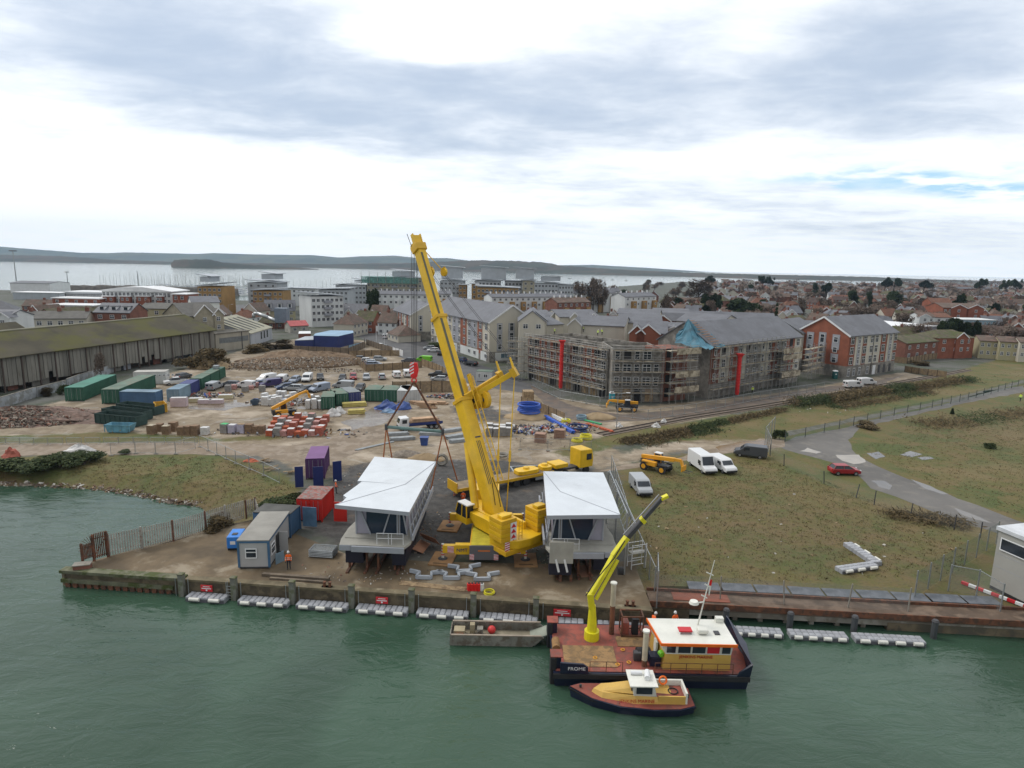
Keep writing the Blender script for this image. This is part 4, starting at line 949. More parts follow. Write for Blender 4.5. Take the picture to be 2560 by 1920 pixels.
def tree_proto(kind, seed):
	r = random.Random(seed); t = thing(kind, None, None); h = 10.; tr = MB()
	th = {'evergreen_tree': .35, 'pine_tree': .55, 'bare_tree': .3, 'cypress_tree': .1}.get(kind, .1) * h
	if kind in ('evergreen_tree', 'pine_tree', 'bare_tree', 'cypress_tree'):
		tr.tube((0, 0, -.2), (r.uniform(-.3, .3), 0, th), .4, .25, 7)
		tr.tube((0, 0, th), (r.uniform(-.4, .4), r.uniform(-.4, .4), h * .8), .25, .08, 6)
	lobes = []
	if kind == 'cypress_tree':
		lobes = [(0, 0, h * (.1 + .11 * i), 1.25 - .12 * i) for i in range(8)]
	elif kind == 'pine_tree':
		for i in range(9):
			a = r.uniform(0, 6.28); d = r.uniform(1, 4.2); p = (math.cos(a) * d, math.sin(a) * d, h * r.uniform(.62, .92)); tr.tube((0, 0, h * .5), p, .16, .06, 5); lobes.append((*p, r.uniform(1.1, 1.9)))
	elif kind in ('evergreen_tree', 'bare_tree'):
		for i in range(13):
			a = r.uniform(0, 6.28); d = r.uniform(.5, 3.4); z = h * r.uniform(.32, .86); d *= (1.15 - abs(z / h - .5)); p = (math.cos(a) * d, math.sin(a) * d, z)
			tr.tube((0, 0, z * .6), p, .14, .04, 5); lobes.append((*p, r.uniform(1.2, 2.1)))
			if kind == 'bare_tree':
				for _ in range(4): tr.tube(p, (p[0] * 1.4 + r.uniform(-1, 1), p[1] * 1.4 + r.uniform(-1, 1), min(h, p[2] + r.uniform(.5, 2.4))), .05, .02, 4)
	else:
		for i in range(10): lobes.append((r.uniform(-3.6, 3.6), r.uniform(-2.6, 2.6), r.uniform(1.0, 5.5), r.uniform(1.6, 2.9)))
		tr.tube((0, 0, 0), (0, .3, 5), .3, .1, 5); tr.tube((0, 0, 0), (1.6, .3, 4), .2, .1, 5)
	m, n, s, el = {'evergreen_tree': (M_ever, 2600, .34, 1), 'pine_tree': (M_ever, 1900, .3, 1), 'bare_tree': (M_twig, 1050, .13, 5), 'cypress_tree': (M_ever, 1100, .25, 1.4),
				   'shrub': (M_bush, 2600, .30, 1.2), 'bramble': (M_olive, 2300, .2, 3.2), 'yellow_shrub': (M_yellowg, 1500, .3, 1)}[kind]
	tr.build('trunk', M_bark, t); leaves(r, lobes, n, s, el).build('crown', m, t); return t
TP = {}
def tree(kind, loc, h, wd=None, label='', group=None, cat=None):
	k = (kind, rnd.randint(0, 2) if kind != 'yellow_shrub' else 0)
	s = h / 10.; sx = s if wd is None else wd / (8.5 if kind not in ('pine_tree', 'cypress_tree') else 9.5 if kind == 'pine_tree' else 2.4)
	if k not in TP: o = TP[k] = tree_proto(kind, hash(kind) % 97 if False else sum(map(ord, kind)) + k[1]); tag(o, label, cat)
	else: o = copy_tree(TP[k], label); o['category'] = cat
	o.location = loc; o.rotation_euler = (0, 0, rnd.uniform(0, 6.28)); o.scale = (sx, sx, s); tag(o, label, cat)
	if group: o['group'] = group
	elif 'group' in o: del o['group']
	return o
def tree_px(kind, px, rb, rt, wpx, label, Y=None, cat='tree', group=None):
	p = G(px, rb) if Y is None else GY(px, rb, Y); p.z = 0; d = math.hypot(p.x, p.y)
	return tree(kind, p, max(1, HZ(p, rt)), wpx / FOC * p.y * 1.0, label, group, cat)
tree_px('evergreen_tree', 1858, 780, 745, 84, 'very large dark domed evergreen tree in the middle of the town', Y=330)
tree_px('evergreen_tree', 1765, 760, 734, 40, 'dark evergreen tree left of the very large domed one', Y=400)
tree_px('evergreen_tree', 1795, 760, 735, 34, 'dark evergreen tree touching the very large domed one', Y=400)
tree_px('evergreen_tree', 928, 770, 724, 48, 'round dark tree in front of the beige flats', Y=310)
tree_px('cypress_tree', 1941, 785, 750, 13, 'single tall narrow cypress among the houses', Y=290)
tree_px('evergreen_tree', 2036, 730, 706, 22, 'dark round tree on the left of a pair near the water', Y=700)
tree_px('evergreen_tree', 2066, 730, 706, 26, 'dark round tree on the right of a pair near the water', Y=700)
tree_px('evergreen_tree', 2128, 750, 725, 38, 'broad dark tree in the brown wood', Y=480)
tree_px('evergreen_tree', 2174, 750, 727, 18, 'small upright dark tree in the brown wood', Y=480)
tree_px('evergreen_tree', 2235, 750, 727, 42, 'wide dark tree right of the upright one', Y=480)
for i, (px, rt, w_) in enumerate(((1772, 688, 30), (1905, 690, 28), (1925, 694, 22), (1920, 690, 18))): tree_px('pine_tree', px, 712, rt, w_, ['pine on the skyline above the waterside trees', 'left pine of the clump against the water', 'right pine of the clump against the water', 'pine between two others against the water'][i], Y=900)
for i, (px, rt, w_) in enumerate(((2212, 697, 34), (2235, 693, 38), (2310, 700, 44), (2450, 697, 30), (2515, 700, 26), (2540, 698, 24))): tree_px('pine_tree', px, 722, rt, w_, ['left half of the big pine clump on the right skyline', 'right half of the big pine clump on the right skyline', 'broad pine right of the big skyline clump', 'pine on the skyline above the orange roof', 'pine on the far right skyline', 'pine nearest the right edge of the skyline'][i], Y=820)
tree_px('evergreen_tree', 2395, 775, 735, 34, 'dark conifer behind the mansion block', Y=380)
for i, px in enumerate((2352, 2374, 2396, 2418, 2436)): tree_px('evergreen_tree', px, 838, 801 + (i % 2) * 3, 32, 'dark conifer in the tall screen behind the brick houses, number %s from the left' % ['one', 'two', 'three', 'four', 'five'][i], Y=242, group='conifer screen')
tree_px('bare_tree', 1483, 760, 690, 46, 'tall bare tree standing against the harbour', Y=420)
tree_px('bare_tree', 1445, 760, 702, 52, 'yellowish bare willow left of the tall bare tree', Y=420)
tree_px('bare_tree', 1506, 760, 700, 26, 'thin bare tree right of the tall one', Y=420)
tree_px('bare_tree', 1745, 760, 696, 70, 'broad bare tree by the waterside', Y=500)
tree_px('bare_tree', 1665, 775, 730, 50, 'dome shaped bare tree beside the white terrace', Y=330)
r_ = random.Random(21); k = 0
for _ in range(4200):
	if k >= 285: break
	if _ % 5 < 3: Y = r_.uniform(240, 460); px = r_.uniform(1650, 2750)
	else: Y = r_.uniform(400, 1100); px = r_.uniform(1500, 2900)
	x = GY(px, 740, Y).x
	if _ % 11 == 0: Y = r_.uniform(215, 330); x = GY(r_.uniform(20, 1150), 760, Y).x
	if (x < 40 and Y < 345) or inland(x, Y) < 8 or not free((x, Y), 4) or (90 < x < 140 and Y < 240): continue
	placed.append(((x, Y), 5)); k += 1
	kd = 'bare_tree' if r_.random() < .9 else 'evergreen_tree'
	where = ('among the near houses' if Y < 300 else 'in the middle of the town' if Y < 460 else 'far off beyond the town') + (' on the left' if x < 0 else ' centre' if x < 180 else ' on the right')
	h_ = r_.uniform(7, 12); tree(kd, (x, Y, 0), h_, r_.uniform(7, 12), ('tall ' if h_ > 10.4 else 'small ' if h_ < 8.4 else '') + ('bare brown winter tree ' if kd[0] == 'b' else 'dark evergreen tree ') + where, 'trees of the town', 'tree')
mbw = MB(); r2 = random.Random(8)
for _ in range(520):
	Y = r2.uniform(520, 2300); x = GY(r2.uniform(1850, 3300), 720, Y).x
	if inland(x, Y) < 15: continue
	h = r2.uniform(8, 13); w_ = r2.uniform(6, 12)
	for q in range(46):
		c = V((x + r2.gauss(0, w_ * .4), Y + r2.gauss(0, w_ * .4), h * r2.uniform(.15, 1) * (1 - 0.0))); s = r2.uniform(.7, 1.8); a = V((r2.gauss(0, 1), r2.gauss(0, 1), r2.gauss(0, 1))).normalized(); b = a.orthogonal().normalized()
		mbw.add([c - a * s, c + b * s, c + a * s, c - b * s], [(0, 1, 2, 3)])
tag(mbw.build('woodland', leaf_mat('winter_wood', (.07, .052, .042), (.16, .12, .095))), 'mass of bare brown woodland between the far houses', 'woodland', kind='stuff')
for i, (px, rb, rt, w_) in enumerate(((20, 1168, 1128, 110), (95, 1172, 1130, 90), (150, 1168, 1124, 95), (210, 1160, 1118, 80))):
	tree_px('shrub', px, rb, rt, w_, 'dark green shrub in the bank hedge, number %s from the left' % ['one', 'two', 'three', 'four'][i], cat='shrub', group='hedge on the bank')
tree_px('shrub', 312, 1133, 1120, 30, 'small round green shrub beside the sandy track', cat='shrub')
tree_px('shrub', 690, 1276, 1214, 98, 'big dark green bush behind the red container', cat='shrub'); tree_px('shrub', 728, 1262, 1222, 60, 'smaller dark bush right of the big one behind the red container', cat='shrub')
tree_px('bramble', 118, 990, 956, 30, 'ivy covered bush against the pale boundary wall', cat='shrub'); tree_px('shrub', 170, 985, 950, 34, 'dark ivy clump on the boundary wall', cat='shrub')
tree_px('bramble', 530, 915, 848, 90, 'big brown bramble thicket at the end of the warehouse', cat='bramble'); tree_px('bramble', 482, 920, 875, 60, 'smaller bramble thicket left of the big one', cat='bramble'); tree_px('bramble', 690, 872, 842, 80, 'bramble thicket beside the cream sheds', cat='bramble')
tree_px('bramble', 640, 880, 850, 60, 'dark thicket in front of the pale grey shed', cat='bramble')
tree_px('bare_tree', 255, 955, 880, 30, 'leafless sapling against the boundary wall', cat='tree')
tree_px('bramble', 548, 1318, 1268, 70, 'leafless climber tangled in the palisade fence', cat='bramble')
for i, (px, rb, rt, w_) in enumerate(((2460, 885, 868, 60), (2395, 886, 870, 50), (2340, 878, 862, 60), (2300, 913, 897, 40))): tree_px('bramble', px, rb, rt, w_, 'bramble clump in front of the brick houses, ' + ['rightmost', 'third', 'second', 'leftmost'][i], cat='bramble')
sb_ = MB(); r2 = random.Random(12)
for pts, n, hh, wd in (([(1560, 1108), (1640, 1095), (1730, 1074), (1840, 1052), (1960, 1026)], 5200, .7, 1.6), ([(1980, 1018), (2060, 1006), (2110, 1000), (2170, 988), (2235, 980), (2300, 972), (2360, 962), (2430, 952)], 12000, 2.0, 2.6), ([(1610, 1112), (1700, 1090), (1800, 1076)], 1200, .4, 2.2), ([(2080, 1020), (2200, 1004), (2330, 980)], 2500, .6, 2.4), ([(2290, 1062), (2400, 1058), (2500, 1040), (2600, 1030)], 2600, .6, 5), ([(2230, 1290), (2330, 1300), (2400, 1310)], 1200, .6, 2.2)):
	P3 = [G(*p) for p in pts]
	for _ in range(n):
		k = r2.randrange(len(P3) - 1); c = P3[k].lerp(P3[k + 1], r2.random()); lump = .45 + .55 * abs(math.sin(c.x * .45 + math.sin(c.y * .7) * 2)); c = c + V((r2.gauss(0, wd * .4), r2.gauss(0, wd * .5), hh * lump * r2.random() ** .8))
		a_ = V((r2.gauss(0, .6), r2.gauss(0, .6), r2.gauss(0, 1))).normalized(); b_ = a_.orthogonal().normalized(); q = r2.uniform(.12, .3); sb_.k = 0 if math.sin(c.x * .21) < .55 else 1; sb_.add([c - a_ * q * 1.8, c + b_ * q * .35, c + a_ * q * 1.8, c - b_ * q * .35], [(0, 1, 2, 3)])
tag(sb_.build('scrub', [M_olive, M_bush]), 'dry tangled scrub along the railway bank and field edges', 'scrub', kind='stuff')
tree_px('yellow_shrub', 2208, 978, 960, 22, 'yellow green bush in the railway bank hedge', cat='shrub')
tree_px('shrub', 2470, 1120, 1096, 28, 'small dark green bush in the right field', cat='shrub'); tree_px('shrub', 1948, 1098, 1064, 26, 'dark ivy clad stump at the field gate', cat='shrub'); tree_px('cypress_tree', 2380, 1035, 1018, 10, 'tiny upright conifer in the rough field', cat='tree')
tree_px('bramble', 2170, 1068, 1052, 60, 'low dead brush beside the road bend', cat='bramble')
tree_px('shrub', 1092, 870, 850, 40, 'green shrub at the corner of the cream block', cat='shrub')
gr = MB(); r2 = random.Random(9)
gz = zp([(1600, 1180), (1900, 1140), (2000, 1180), (2400, 1330), (2420, 1430), (1700, 1470), (1610, 1440)]); gz2 = zp([(0, 1150), (300, 1145), (470, 1140), (640, 1160), (740, 1225), (640, 1280), (540, 1255), (400, 1235), (0, 1200)]); gz3 = zp([(2150, 1120), (2300, 1060), (2560, 1040), (2700, 1260), (2560, 1300), (2300, 1200)]); gz4 = zp([(1560, 1120), (1760, 1070), (2180, 1000), (2430, 950), (2560, 920), (2560, 940), (2180, 1030), (1760, 1100)])
for poly, n in ((gz, 5200), (gz2, 2600), (gz3, 2600), (gz4, 2000)):
	P2 = np.array(poly); lo, hi = P2.min(0), P2.max(0)
	q = np.random.RandomState(n).uniform(lo, hi, (n * 3, 2)); ok = pip(q[:, 0], q[:, 1], poly); q = q[ok][:n]
	for x, y in q:
		h = r2.uniform(.06, .2); zb = -.02
		if poly is gz2: zb = float(np.clip(sdist(np.array([x]), np.array([y]), land)[0] * .42 - .9, -3, 0)) - .02
		for _ in range(4):
			a = r2.uniform(0, 6.28); w_ = r2.uniform(.02, .06); dx, dy = math.cos(a), math.sin(a); ox, oy = r2.uniform(-.25, .25), r2.uniform(-.25, .25)
			gr.add([(x + ox - dy * w_, y + oy + dx * w_, zb), (x + ox + dy * w_, y + oy - dx * w_, zb), (x + ox + dx * h * .9, y + oy + dy * h * .9, zb + h)], [(0, 1, 2)])
tag(gr.build('rough_grass', leaf_mat('dry_grass', (.06, .055, .025), (.16, .125, .06))), 'tussocks of dry winter grass over the field and bank', 'grass', kind='stuff')
# ================================================================ roads, quay, fences
def sheet(name, pts, z, m, jit=.35, st=2.5, kind='structure', seed=1, raw=False):
	r = random.Random(seed); w_ = pts if raw else [G(*p) for p in pts]; out = []
	for i in range(len(w_)):
		a, b = V(w_[i]), V(w_[(i + 1) % len(w_)]); n = max(1, int((b - a).length / st)); j = jit
		for k in range(n):
			p = a.lerp(b, k / n); s = 1 if k else 0.4; out.append((p.x + r.uniform(-j, j) * s, p.y + r.uniform(-j, j) * s, z))
	mb = MB(); mb.add(out, [tuple(range(len(out)))]); o = mb.build(name, m); o['kind'] = kind; return o
M_road = mat('worn_tarmac', (.115, .108, .10), .75, .2, .12, col2=(.17, .155, .135), bsc=.5, thr=(.48, .72))
M_track = mat('sandy_track', (.20, .155, .11), .9, .2, .15, col2=(.27, .22, .17), bsc=.5)
M_pud = mat('puddle_water', (.16, .14, .115), .04, .1, .3)
M_pud2 = mat('muddy_water', (.20, .125, .055), .08, .1, .3)
M_deck = mat('quay_concrete', (.130, .094, .054), .85, .38, .22, col2=(.27, .225, .16), bsc=.22, thr=(.52, .66), bump=.3)
M_deckd = mat('old_quay_wall', (.085, .068, .045), .95, .35, .5, col2=(.15, .12, .075), bsc=.9)
M_weed = mat('weedy_concrete', (.13, .13, .085), .95, .3, .6, col2=(.06, .075, .02), bsc=.8)
sheet('town_road', [(905, 812), (930, 812), (960, 838), (1010, 856), (1075, 872), (1150, 910), (1290, 950), (1340, 962), (1330, 985), (1260, 975), (1190, 965), (1130, 945), (1060, 915), (1000, 893), (945, 872), (890, 838)], .01, M_asph, .1)
sheet('side_road', [(584, 762), (610, 762), (640, 800), (655, 812), (585, 812), (580, 790)], .01, M_asph, .1)
sheet('parking_area', [(1010, 856), (1060, 850), (1130, 888), (1240, 925), (1320, 950), (1300, 955), (1150, 910), (1075, 872)], .015, mat('fresh_tarmac', (.045, .045, .048), .8, .2, .3), .1)
sheet('site_road', [(1320, 960), (1420, 1010), (1480, 1026), (1560, 1036), (1720, 1022), (1930, 988), (2060, 968), (2200, 950), (2260, 938), (2200, 962), (2065, 981), (1920, 1008), (1720, 1040), (1600, 1052), (1480, 1056), (1380, 1040)], .012, mat('wet_hardcore', (.14, .105, .08), .6, .25, .3, col2=(.10, .085, .075), bsc=.4))
sheet('road', [(2560, 964), (2470, 976), (2397, 1000), (2296, 1026), (2209, 1042), (2120, 1068), (2060, 1078), (1990, 1092), (1940, 1112), (1962, 1124), (2036, 1144), (2100, 1162), (2146, 1190), (2180, 1222), (2238, 1241), (2325, 1276), (2383, 1303), (2460, 1322), (2620, 1370), (2700, 1360), (2536, 1299), (2441, 1262), (2354, 1228), (2267, 1196), (2166, 1152), (2140, 1135), (2122, 1100), (2151, 1070), (2296, 1036), (2397, 1011), (2560, 980)], .012, M_road, .35)
sheet('lane', [(1969, 1078), (2060, 1060), (2180, 1036), (2296, 1013), (2429, 984), (2560, 950), (2560, 957), (2429, 992), (2296, 1022), (2180, 1046), (2060, 1070), (1975, 1090)], .012, mat('grey_track', (.15, .135, .12), .9, .2, .3, col2=(.10, .085, .06), bsc=.5), .3)
sheet('track', [(-200, 1112), (0, 1112), (330, 1106), (560, 1108), (640, 1110), (720, 1115), (790, 1105), (900, 1065), (990, 1075), (900, 1130), (810, 1165), (740, 1158), (640, 1140), (480, 1136), (330, 1138), (0, 1140), (-200, 1144)], .014, M_track, .5)
sheet('track', [(1480, 1180), (1560, 1162), (1680, 1148), (1800, 1118), (1900, 1096), (1960, 1100), (1960, 1118), (1890, 1124), (1780, 1138), (1650, 1160), (1570, 1172)], .014, M_track, .5, seed=4)
for i, pts in enumerate([[(700, 1010), (780, 985), (830, 990), (860, 1005), (800, 1030), (720, 1020)], [(500, 1010), (590, 1000), (640, 1012), (560, 1026), (470, 1022)], [(850, 1060), (930, 1020), (1000, 1030), (960, 1060), (880, 1075)]]):
	sheet('wet_mud', pts, .018, mat('wet_mud', (.21, .175, .135), .22, .2, .3, col2=(.15, .11, .075), bsc=.4), .9, 2, seed=i)
H_ = lambda x, y: (1920 + x * .28933, 1060 + y * .28933)
for i, (pts, m) in enumerate([([H_(580, 268), H_(780, 265), H_(850, 330), H_(740, 350), H_(640, 320)], mat('pale_puddle', (.36, .31, .24), .05, .1, .3)), ([H_(890, 490), H_(1000, 490), H_(1075, 535), H_(1050, 572), H_(960, 545)], M_pud), ([H_(1600, 725), H_(1720, 760), H_(1930, 858), H_(1800, 830), H_(1680, 790)], M_pud), ([H_(1230, 475), H_(1400, 535), H_(1560, 605), H_(1500, 610), H_(1350, 560)], M_pud), ([H_(1140, 265), H_(1230, 235), H_(1330, 262), H_(1240, 285)], M_pud), ([H_(1290, 290), H_(1400, 285), H_(1440, 300), H_(1330, 312)], M_pud), ([H_(850, 255), H_(960, 240), H_(1020, 285), H_(930, 305)], M_pud), ([H_(275, 235), H_(340, 205), H_(470, 245), H_(420, 255)], mat('pale_puddle', (.36, .31, .24), .05, .1, .3)), ([(1790, 1118), (1850, 1104), (1920, 1100), (1930, 1112), (1860, 1125), (1800, 1128)], M_pud2)]):
	sheet('puddle', pts, .024, m, .25, 1.2, seed=i)
ra = [G(1500, 1087), G(1714, 1046), G(1920, 1014), G(2065, 990), G(2195, 966), G(2330, 942), G(2420, 925)]
bed = MB()
for a, b in zip(ra, ra[1:]): bed.bar(a + V((0, 0, .03)), b + V((0, 0, .03)), 2.8, .1)
o = bed.build('railway_bed', mat('ballast', (.14, .11, .085), .95, .3, 1)); o['kind'] = 'structure'
for k, s in enumerate((-.72, .72)):
	mb = MB()
	for a, b in zip(ra, ra[1:]):
		n = V((-(b - a).y, (b - a).x, 0)).normalized() * s; mb.bar(a + n + V((0, 0, .16)), b + n + V((0, 0, .16)), .12, .16)
	tag(mb.build('rail', mat('rail_steel', (.06, .045, .035), .7, .2, 2)), ['far rail of the railway track beside the site', 'near rail of the railway track beside the bank'][1 - k], 'rail')
qv = lambda x, off=0., z=0.: V((x, LQ(x) - off, z))
deck = [(-42, LQ(-42)), (-41.2, 57.6), (-39.74, 59.35), (-35.25, 63.03), (-33.1, 65.7), (-29.5, 68.6), (-24, 66), (-16, 60.5), (-8, 59.5), (4, 59.5), (12.6, 60.5), (12.6, LQ(12.4))]
bnd = [V((x, y, 0)) for x, y in deck]
mb = MB().prism(deck, -.3, .03); o = mb.build('quay', M_deck); struct(o)
wl = MB(); a, b = qv(-42), qv(12.45); d = (b - a).normalized(); n = V((-d.y, d.x, 0))
wl.add([a + V((0, 0, .02)), a + V((0, 0, -3.4)), b + V((0, 0, -3.4)), b + V((0, 0, .02)), a + n * .8 + V((0, 0, .02)), a + n * .8 + V((0, 0, -3.4)), b + n * .8 + V((0, 0, -3.4)), b + n * .8 + V((0, 0, .02))], [(0, 1, 2, 3), (4, 0, 3, 7), (1, 5, 6, 2), (0, 4, 5, 1), (3, 2, 6, 7)])
o = wl.build('quay_wall', M_deckd); struct(o)
mb = MB().bar(V((-42, LQ(-42), -1.7)), V((-41, 57.8, -1.7)), .5, 3.4); mb.bar(V((-41, 57.8, -1.7)), V((-33.2, 66, -1.7)), .5, 3.4); mb.bar(V((-33.2, 66, -1.7)), V((-29.4, 69, -1.7)), .5, 3.4); struct(mb.build('quay_wall', M_deckd))
cp = MB(); cp.bar(qv(-42.2, -.25, .1), qv(-30, -.25, .1), .9, .28); struct(cp.build('quay_kerb', M_weed))
cp = MB(); cp.bar(qv(-29.9, -.3, .05), qv(12.4, -.3, .05), .75, .2); struct(cp.build('quay_kerb', mat('mossy_kerb', (.14, .115, .07), .95, .35, .7, col2=(.26, .22, .15), bsc=.9, thr=(.55, .7))))
cp = MB(); cp.bar(qv(-42.1, .12, -.75), qv(-31, .12, -.75), .3, .35); tag(cp.build('waling_beam', M_weed), 'weedy concrete waling along the left end of the quay', 'waling')
k = 0
sp_ = thing('sheet_piling', 'rusty steel sheet piling under the left end of the quay', 'sheet piling', qv(-42, 0, 0), ang(a, b))
for i in range(15): MB().box(.3 + i * .72, .72 + i * .72, -.2, .0, -3.3, -.85).build('pile_pan', M_rust, sp_)
F_ = lambda x: 640 + x * .28933
def onq(px, row, off=0.25): return colhit(qv(-42), qv(12.4), px, row, off)
M_pile = mat('weathered_pile', (.19, .19, .165), .95, .25, .9, col2=(.12, .13, .08), bsc=1.2)
pil = [(456, 'first'), (586, 'second'), (731, 'third'), (879, 'fourth'), (1029, 'fifth'), (1184, 'sixth'), (1341, 'seventh')]
for px, nm in pil:
	p = onq(px, 1480, .3); t = thing('fender_pile', 'square weathered fender pile on the quay wall, %s from the left' % nm, 'fender pile', (p.x, p.y, 0), ang(a, b), 'fender piles along the quay wall')
	MB().box(-.24, .24, -.22, .22, -3.4, .75).build('post', M_pile, t)
	MB().box(-.28, .28, -.26, .26, 0.75, .83).build('cap', M_weed, t)
	for s in (-.62, .62): MB().tube((s, .0, -2.6), (s, .0, .35), .035, n=5).build('guide_rail', M_galv, t)
def ladder(p, rz, label):
	t = thing('ladder', label, 'ladder', p, rz)
	for s in (-.22, .22): MB().tube((s, 0, -2.4), (s, 0, .3), .035, n=5).build('stile', M_galv, t)
	for k in range(8): MB().tube((-.22, 0, -2.2 + k * .3), (.22, 0, -2.2 + k * .3), .025, n=5).build('rung', M_galv, t)
p = onq(572, 1480, .35); ladder((p.x, p.y, 0), ang(a, b), 'steel ladder down the quay wall beside the second fender pile')
M_cube = mat('grey_plastic_cube', (.31, .32, .345), .55, .12, 1.5)
M_cubed = mat('dark_plastic_cube', (.10, .10, .115), .6, .2, 1.5)
M_roll = mat('white_fender', (.62, .61, .56), .5, .08, 1)
def pontoon(pa, pb, label, rows=2, fend=3, grp='cube pontoons along the quay wall'):
	L = (pb - pa).length; t = thing('pontoon', label, 'pontoon', pa, ang(pa, pb), grp); n = max(4, round(L / .52)); w_ = L / n
	for i in range(n):
		for j in range(rows):
			x0 = i * w_ + .015; y0 = j * .5 + .015
			MB().loft([[(x0, y0, -.1), (x0 + w_ - .03, y0, -.1), (x0 + w_ - .03, y0 + .47, -.1), (x0, y0 + .47, -.1)], [(x0, y0, .40), (x0 + w_ - .03, y0, .40), (x0 + w_ - .03, y0 + .47, .40), (x0, y0 + .47, .40)], [(x0 + .07, y0 + .07, .47), (x0 + w_ - .1, y0 + .07, .47), (x0 + w_ - .1, y0 + .4, .47), (x0 + .07, y0 + .4, .47)]]).build('float_cube', M_cube, t)
	MB().box(.05, L - .05, -.04, .0, -.12, .28).build('skirt', M_cubed, t)
	for i in range(fend):
		c = L * (i + .5) / fend; hw = min(.5, L / fend * .26)
		MB().tube((c - hw, -.12, .3), (c + hw, -.12, .3), .16, n=10).build('roller_fender', M_roll, t, smooth=False)
	return t
nm = ['leftmost', 'second', 'third', 'fourth', 'fifth', 'sixth', 'seventh', 'eighth']
for i, (x0, x1, f) in enumerate(((464, 561, 2), (593, 718, 3), (738, 866, 3), (887, 1017, 3), (1039, 1170, 3), (1198, 1345, 3), (1382, 1462, 2), (1497, 1615, 3))):
	pa, pb = onq(x0, 1510, 1.15), onq(x1, 1510, 1.15)
	pontoon(V((pa.x, pa.y, WZ)), V((pb.x, pb.y, WZ)), '%s grey cube pontoon with white fenders against the quay wall' % nm[i], fend=f)
def notice(p, rz, label, w_=1.1, h=.6):
	t = thing('notice_board', label, 'sign', p, rz); MB().box(-w_/2, w_/2, -.03, .03, .0, h).build('board', mat('sign_red', (.55, .02, .03), .5, .05), t)
	MB().box(-w_ * .42, w_ * .42, -.045, -.031, h * .42, h * .56).build('white_line', M_white, t); MB().ball((0, -.03, h * .2), .09, 8, 4, sq=(1, .3, 1)).build('white_symbol', M_white, t)
	MB().box(-w_ * .3, w_ * .3, -.045, -.031, h * .74, h * .84).build('white_line', M_white, t)
for px, row, lb in ((517, 1468, 'red notice board above the leftmost pontoon'), (955, 1502, 'red notice board above the fourth pontoon'), (1405, 1531, 'red double notice board near the blue fenders of the work boat')):
	p = onq(px, row + 10, .35); notice((p.x, p.y, -.75), ang(a, b), lb, 1.5 if px > 1400 else 1.1)
a2, b2 = V((12.6, LQ(13.), 0)), V((85, LQ(85), 0)); d2 = (b2 - a2).normalized(); n2 = V((-d2.y, d2.x, 0)); rz2 = ang(a2, b2); L2 = (b2 - a2).length
jt = thing('jetty', 'rusty edged concrete jetty with dark openings along the right shore', 'jetty', a2, rz2)
MB().box(0, L2, .0, 2.4, -.45, .04).build('deck', mat('jetty_deck', (.095, .065, .045), .9, .3, .4, col2=(.17, .12, .085), bsc=.5), jt)
MB().box(0, L2, -.12, .0, -.30, .22).build('edge_beam', M_rust, jt); MB().box(0, L2, 2.1, 2.3, .05, .3).build('kerb_rail', M_rust, jt)
MB().box(0, L2, .1, .3, -1.0, -.46).build('fascia_beam', M_conc, jt)
MB().box(0, L2, 2.2, 2.4, -3.4, -.46).build('back_wall', mat('shadowed_wall', (.045, .04, .035), .95, .2), jt)  # shade of the recess under the deck is put into the wall colour
MB().box(0, 3.5, -.05, 2.1, -3.4, -.46).build('pier', M_deckd, jt)
MB().box(20.5, L2, .05, 2.1, -3.4, -.7).build('pier', mat('ochre_stained_wall', (.14, .11, .07), .95, .3, .5, col2=(.09, .08, .06), bsc=.6), jt)
for i in range(8): MB().box(5.2 + i * 2.2, 5.6 + i * 2.2, .3, .8, -3.4, -.46).build('column', M_conc, jt)
MB().box(2.2, 7.2, .6, 2.0, .06, .1).build('steel_plate', mat('red_plate', (.22, .07, .04), .7, .15), jt)
for i, px in enumerate((1810, 1970, 2131, 2332)):
	p = colhit(a2, b2, px, 1600, .8); t = thing('round_pile', 'dark round mooring pile of the jetty, %s from the left' % nm[i].replace('leftmost', 'first'), 'mooring pile', (p.x, p.y, 0), 0, 'mooring piles of the jetty')
	MB().tube((0, 0, -3.4), (0, 0, .15), .26, n=10).build('post', mat('dark_pile', (.05, .055, .06), .8, .2, 1), t); MB().tube((0, 0, .15), (0, 0, .3), .3, .2, n=10).build('cap', M_dkst, t)
for i, (x0, x1) in enumerate(((1828, 1959), (1976, 2123), (2140, 2318))):
	pa, pb = colhit(a2, b2, x0, 1600, 2.3), colhit(a2, b2, x1, 1600, 2.3)
	pontoon(V((pa.x, pa.y, WZ)), V((pb.x, pb.y, WZ)), '%s grey cube pontoon below the right jetty' % ['left', 'middle', 'right'][i], fend=4, grp='cube pontoons below the jetty')
for i in range(9):
	u = 4 + i * 3.1; c = a2 + d2 * u + n2 * 3.5
	t = MB().box(0, 2.9, -.75, .75, .05, .11).build('roof_sheet', mat('grey_sheet', (.075, .085, .10), .6, .15, .8, col2=(.12, .13, .15), bsc=1.1), None, (c.x, c.y, .02 * (i % 2)), rz2 + .02 * (i % 3 - 1))
	tag(t, 'flat grey sheet lying behind the jetty, number %d from the left' % (i + 1), 'sheet', 'grey sheets laid along the jetty')
M_meshf = bpy.data.materials.new('wire_mesh'); M_meshf.use_nodes = True
_t = M_meshf.node_tree; _p = _t.nodes['Principled BSDF']; _p.inputs['Base Color'].default_value = (.30, .32, .32, 1); _p.inputs['Alpha'].default_value = .20
M_meshg = M_meshf.copy(); M_meshg.name = 'green_wire_mesh'; M_meshg.node_tree.nodes['Principled BSDF'].inputs['Base Color'].default_value = (.10, .20, .17, 1); M_meshg.node_tree.nodes['Principled BSDF'].inputs['Alpha'].default_value = .30
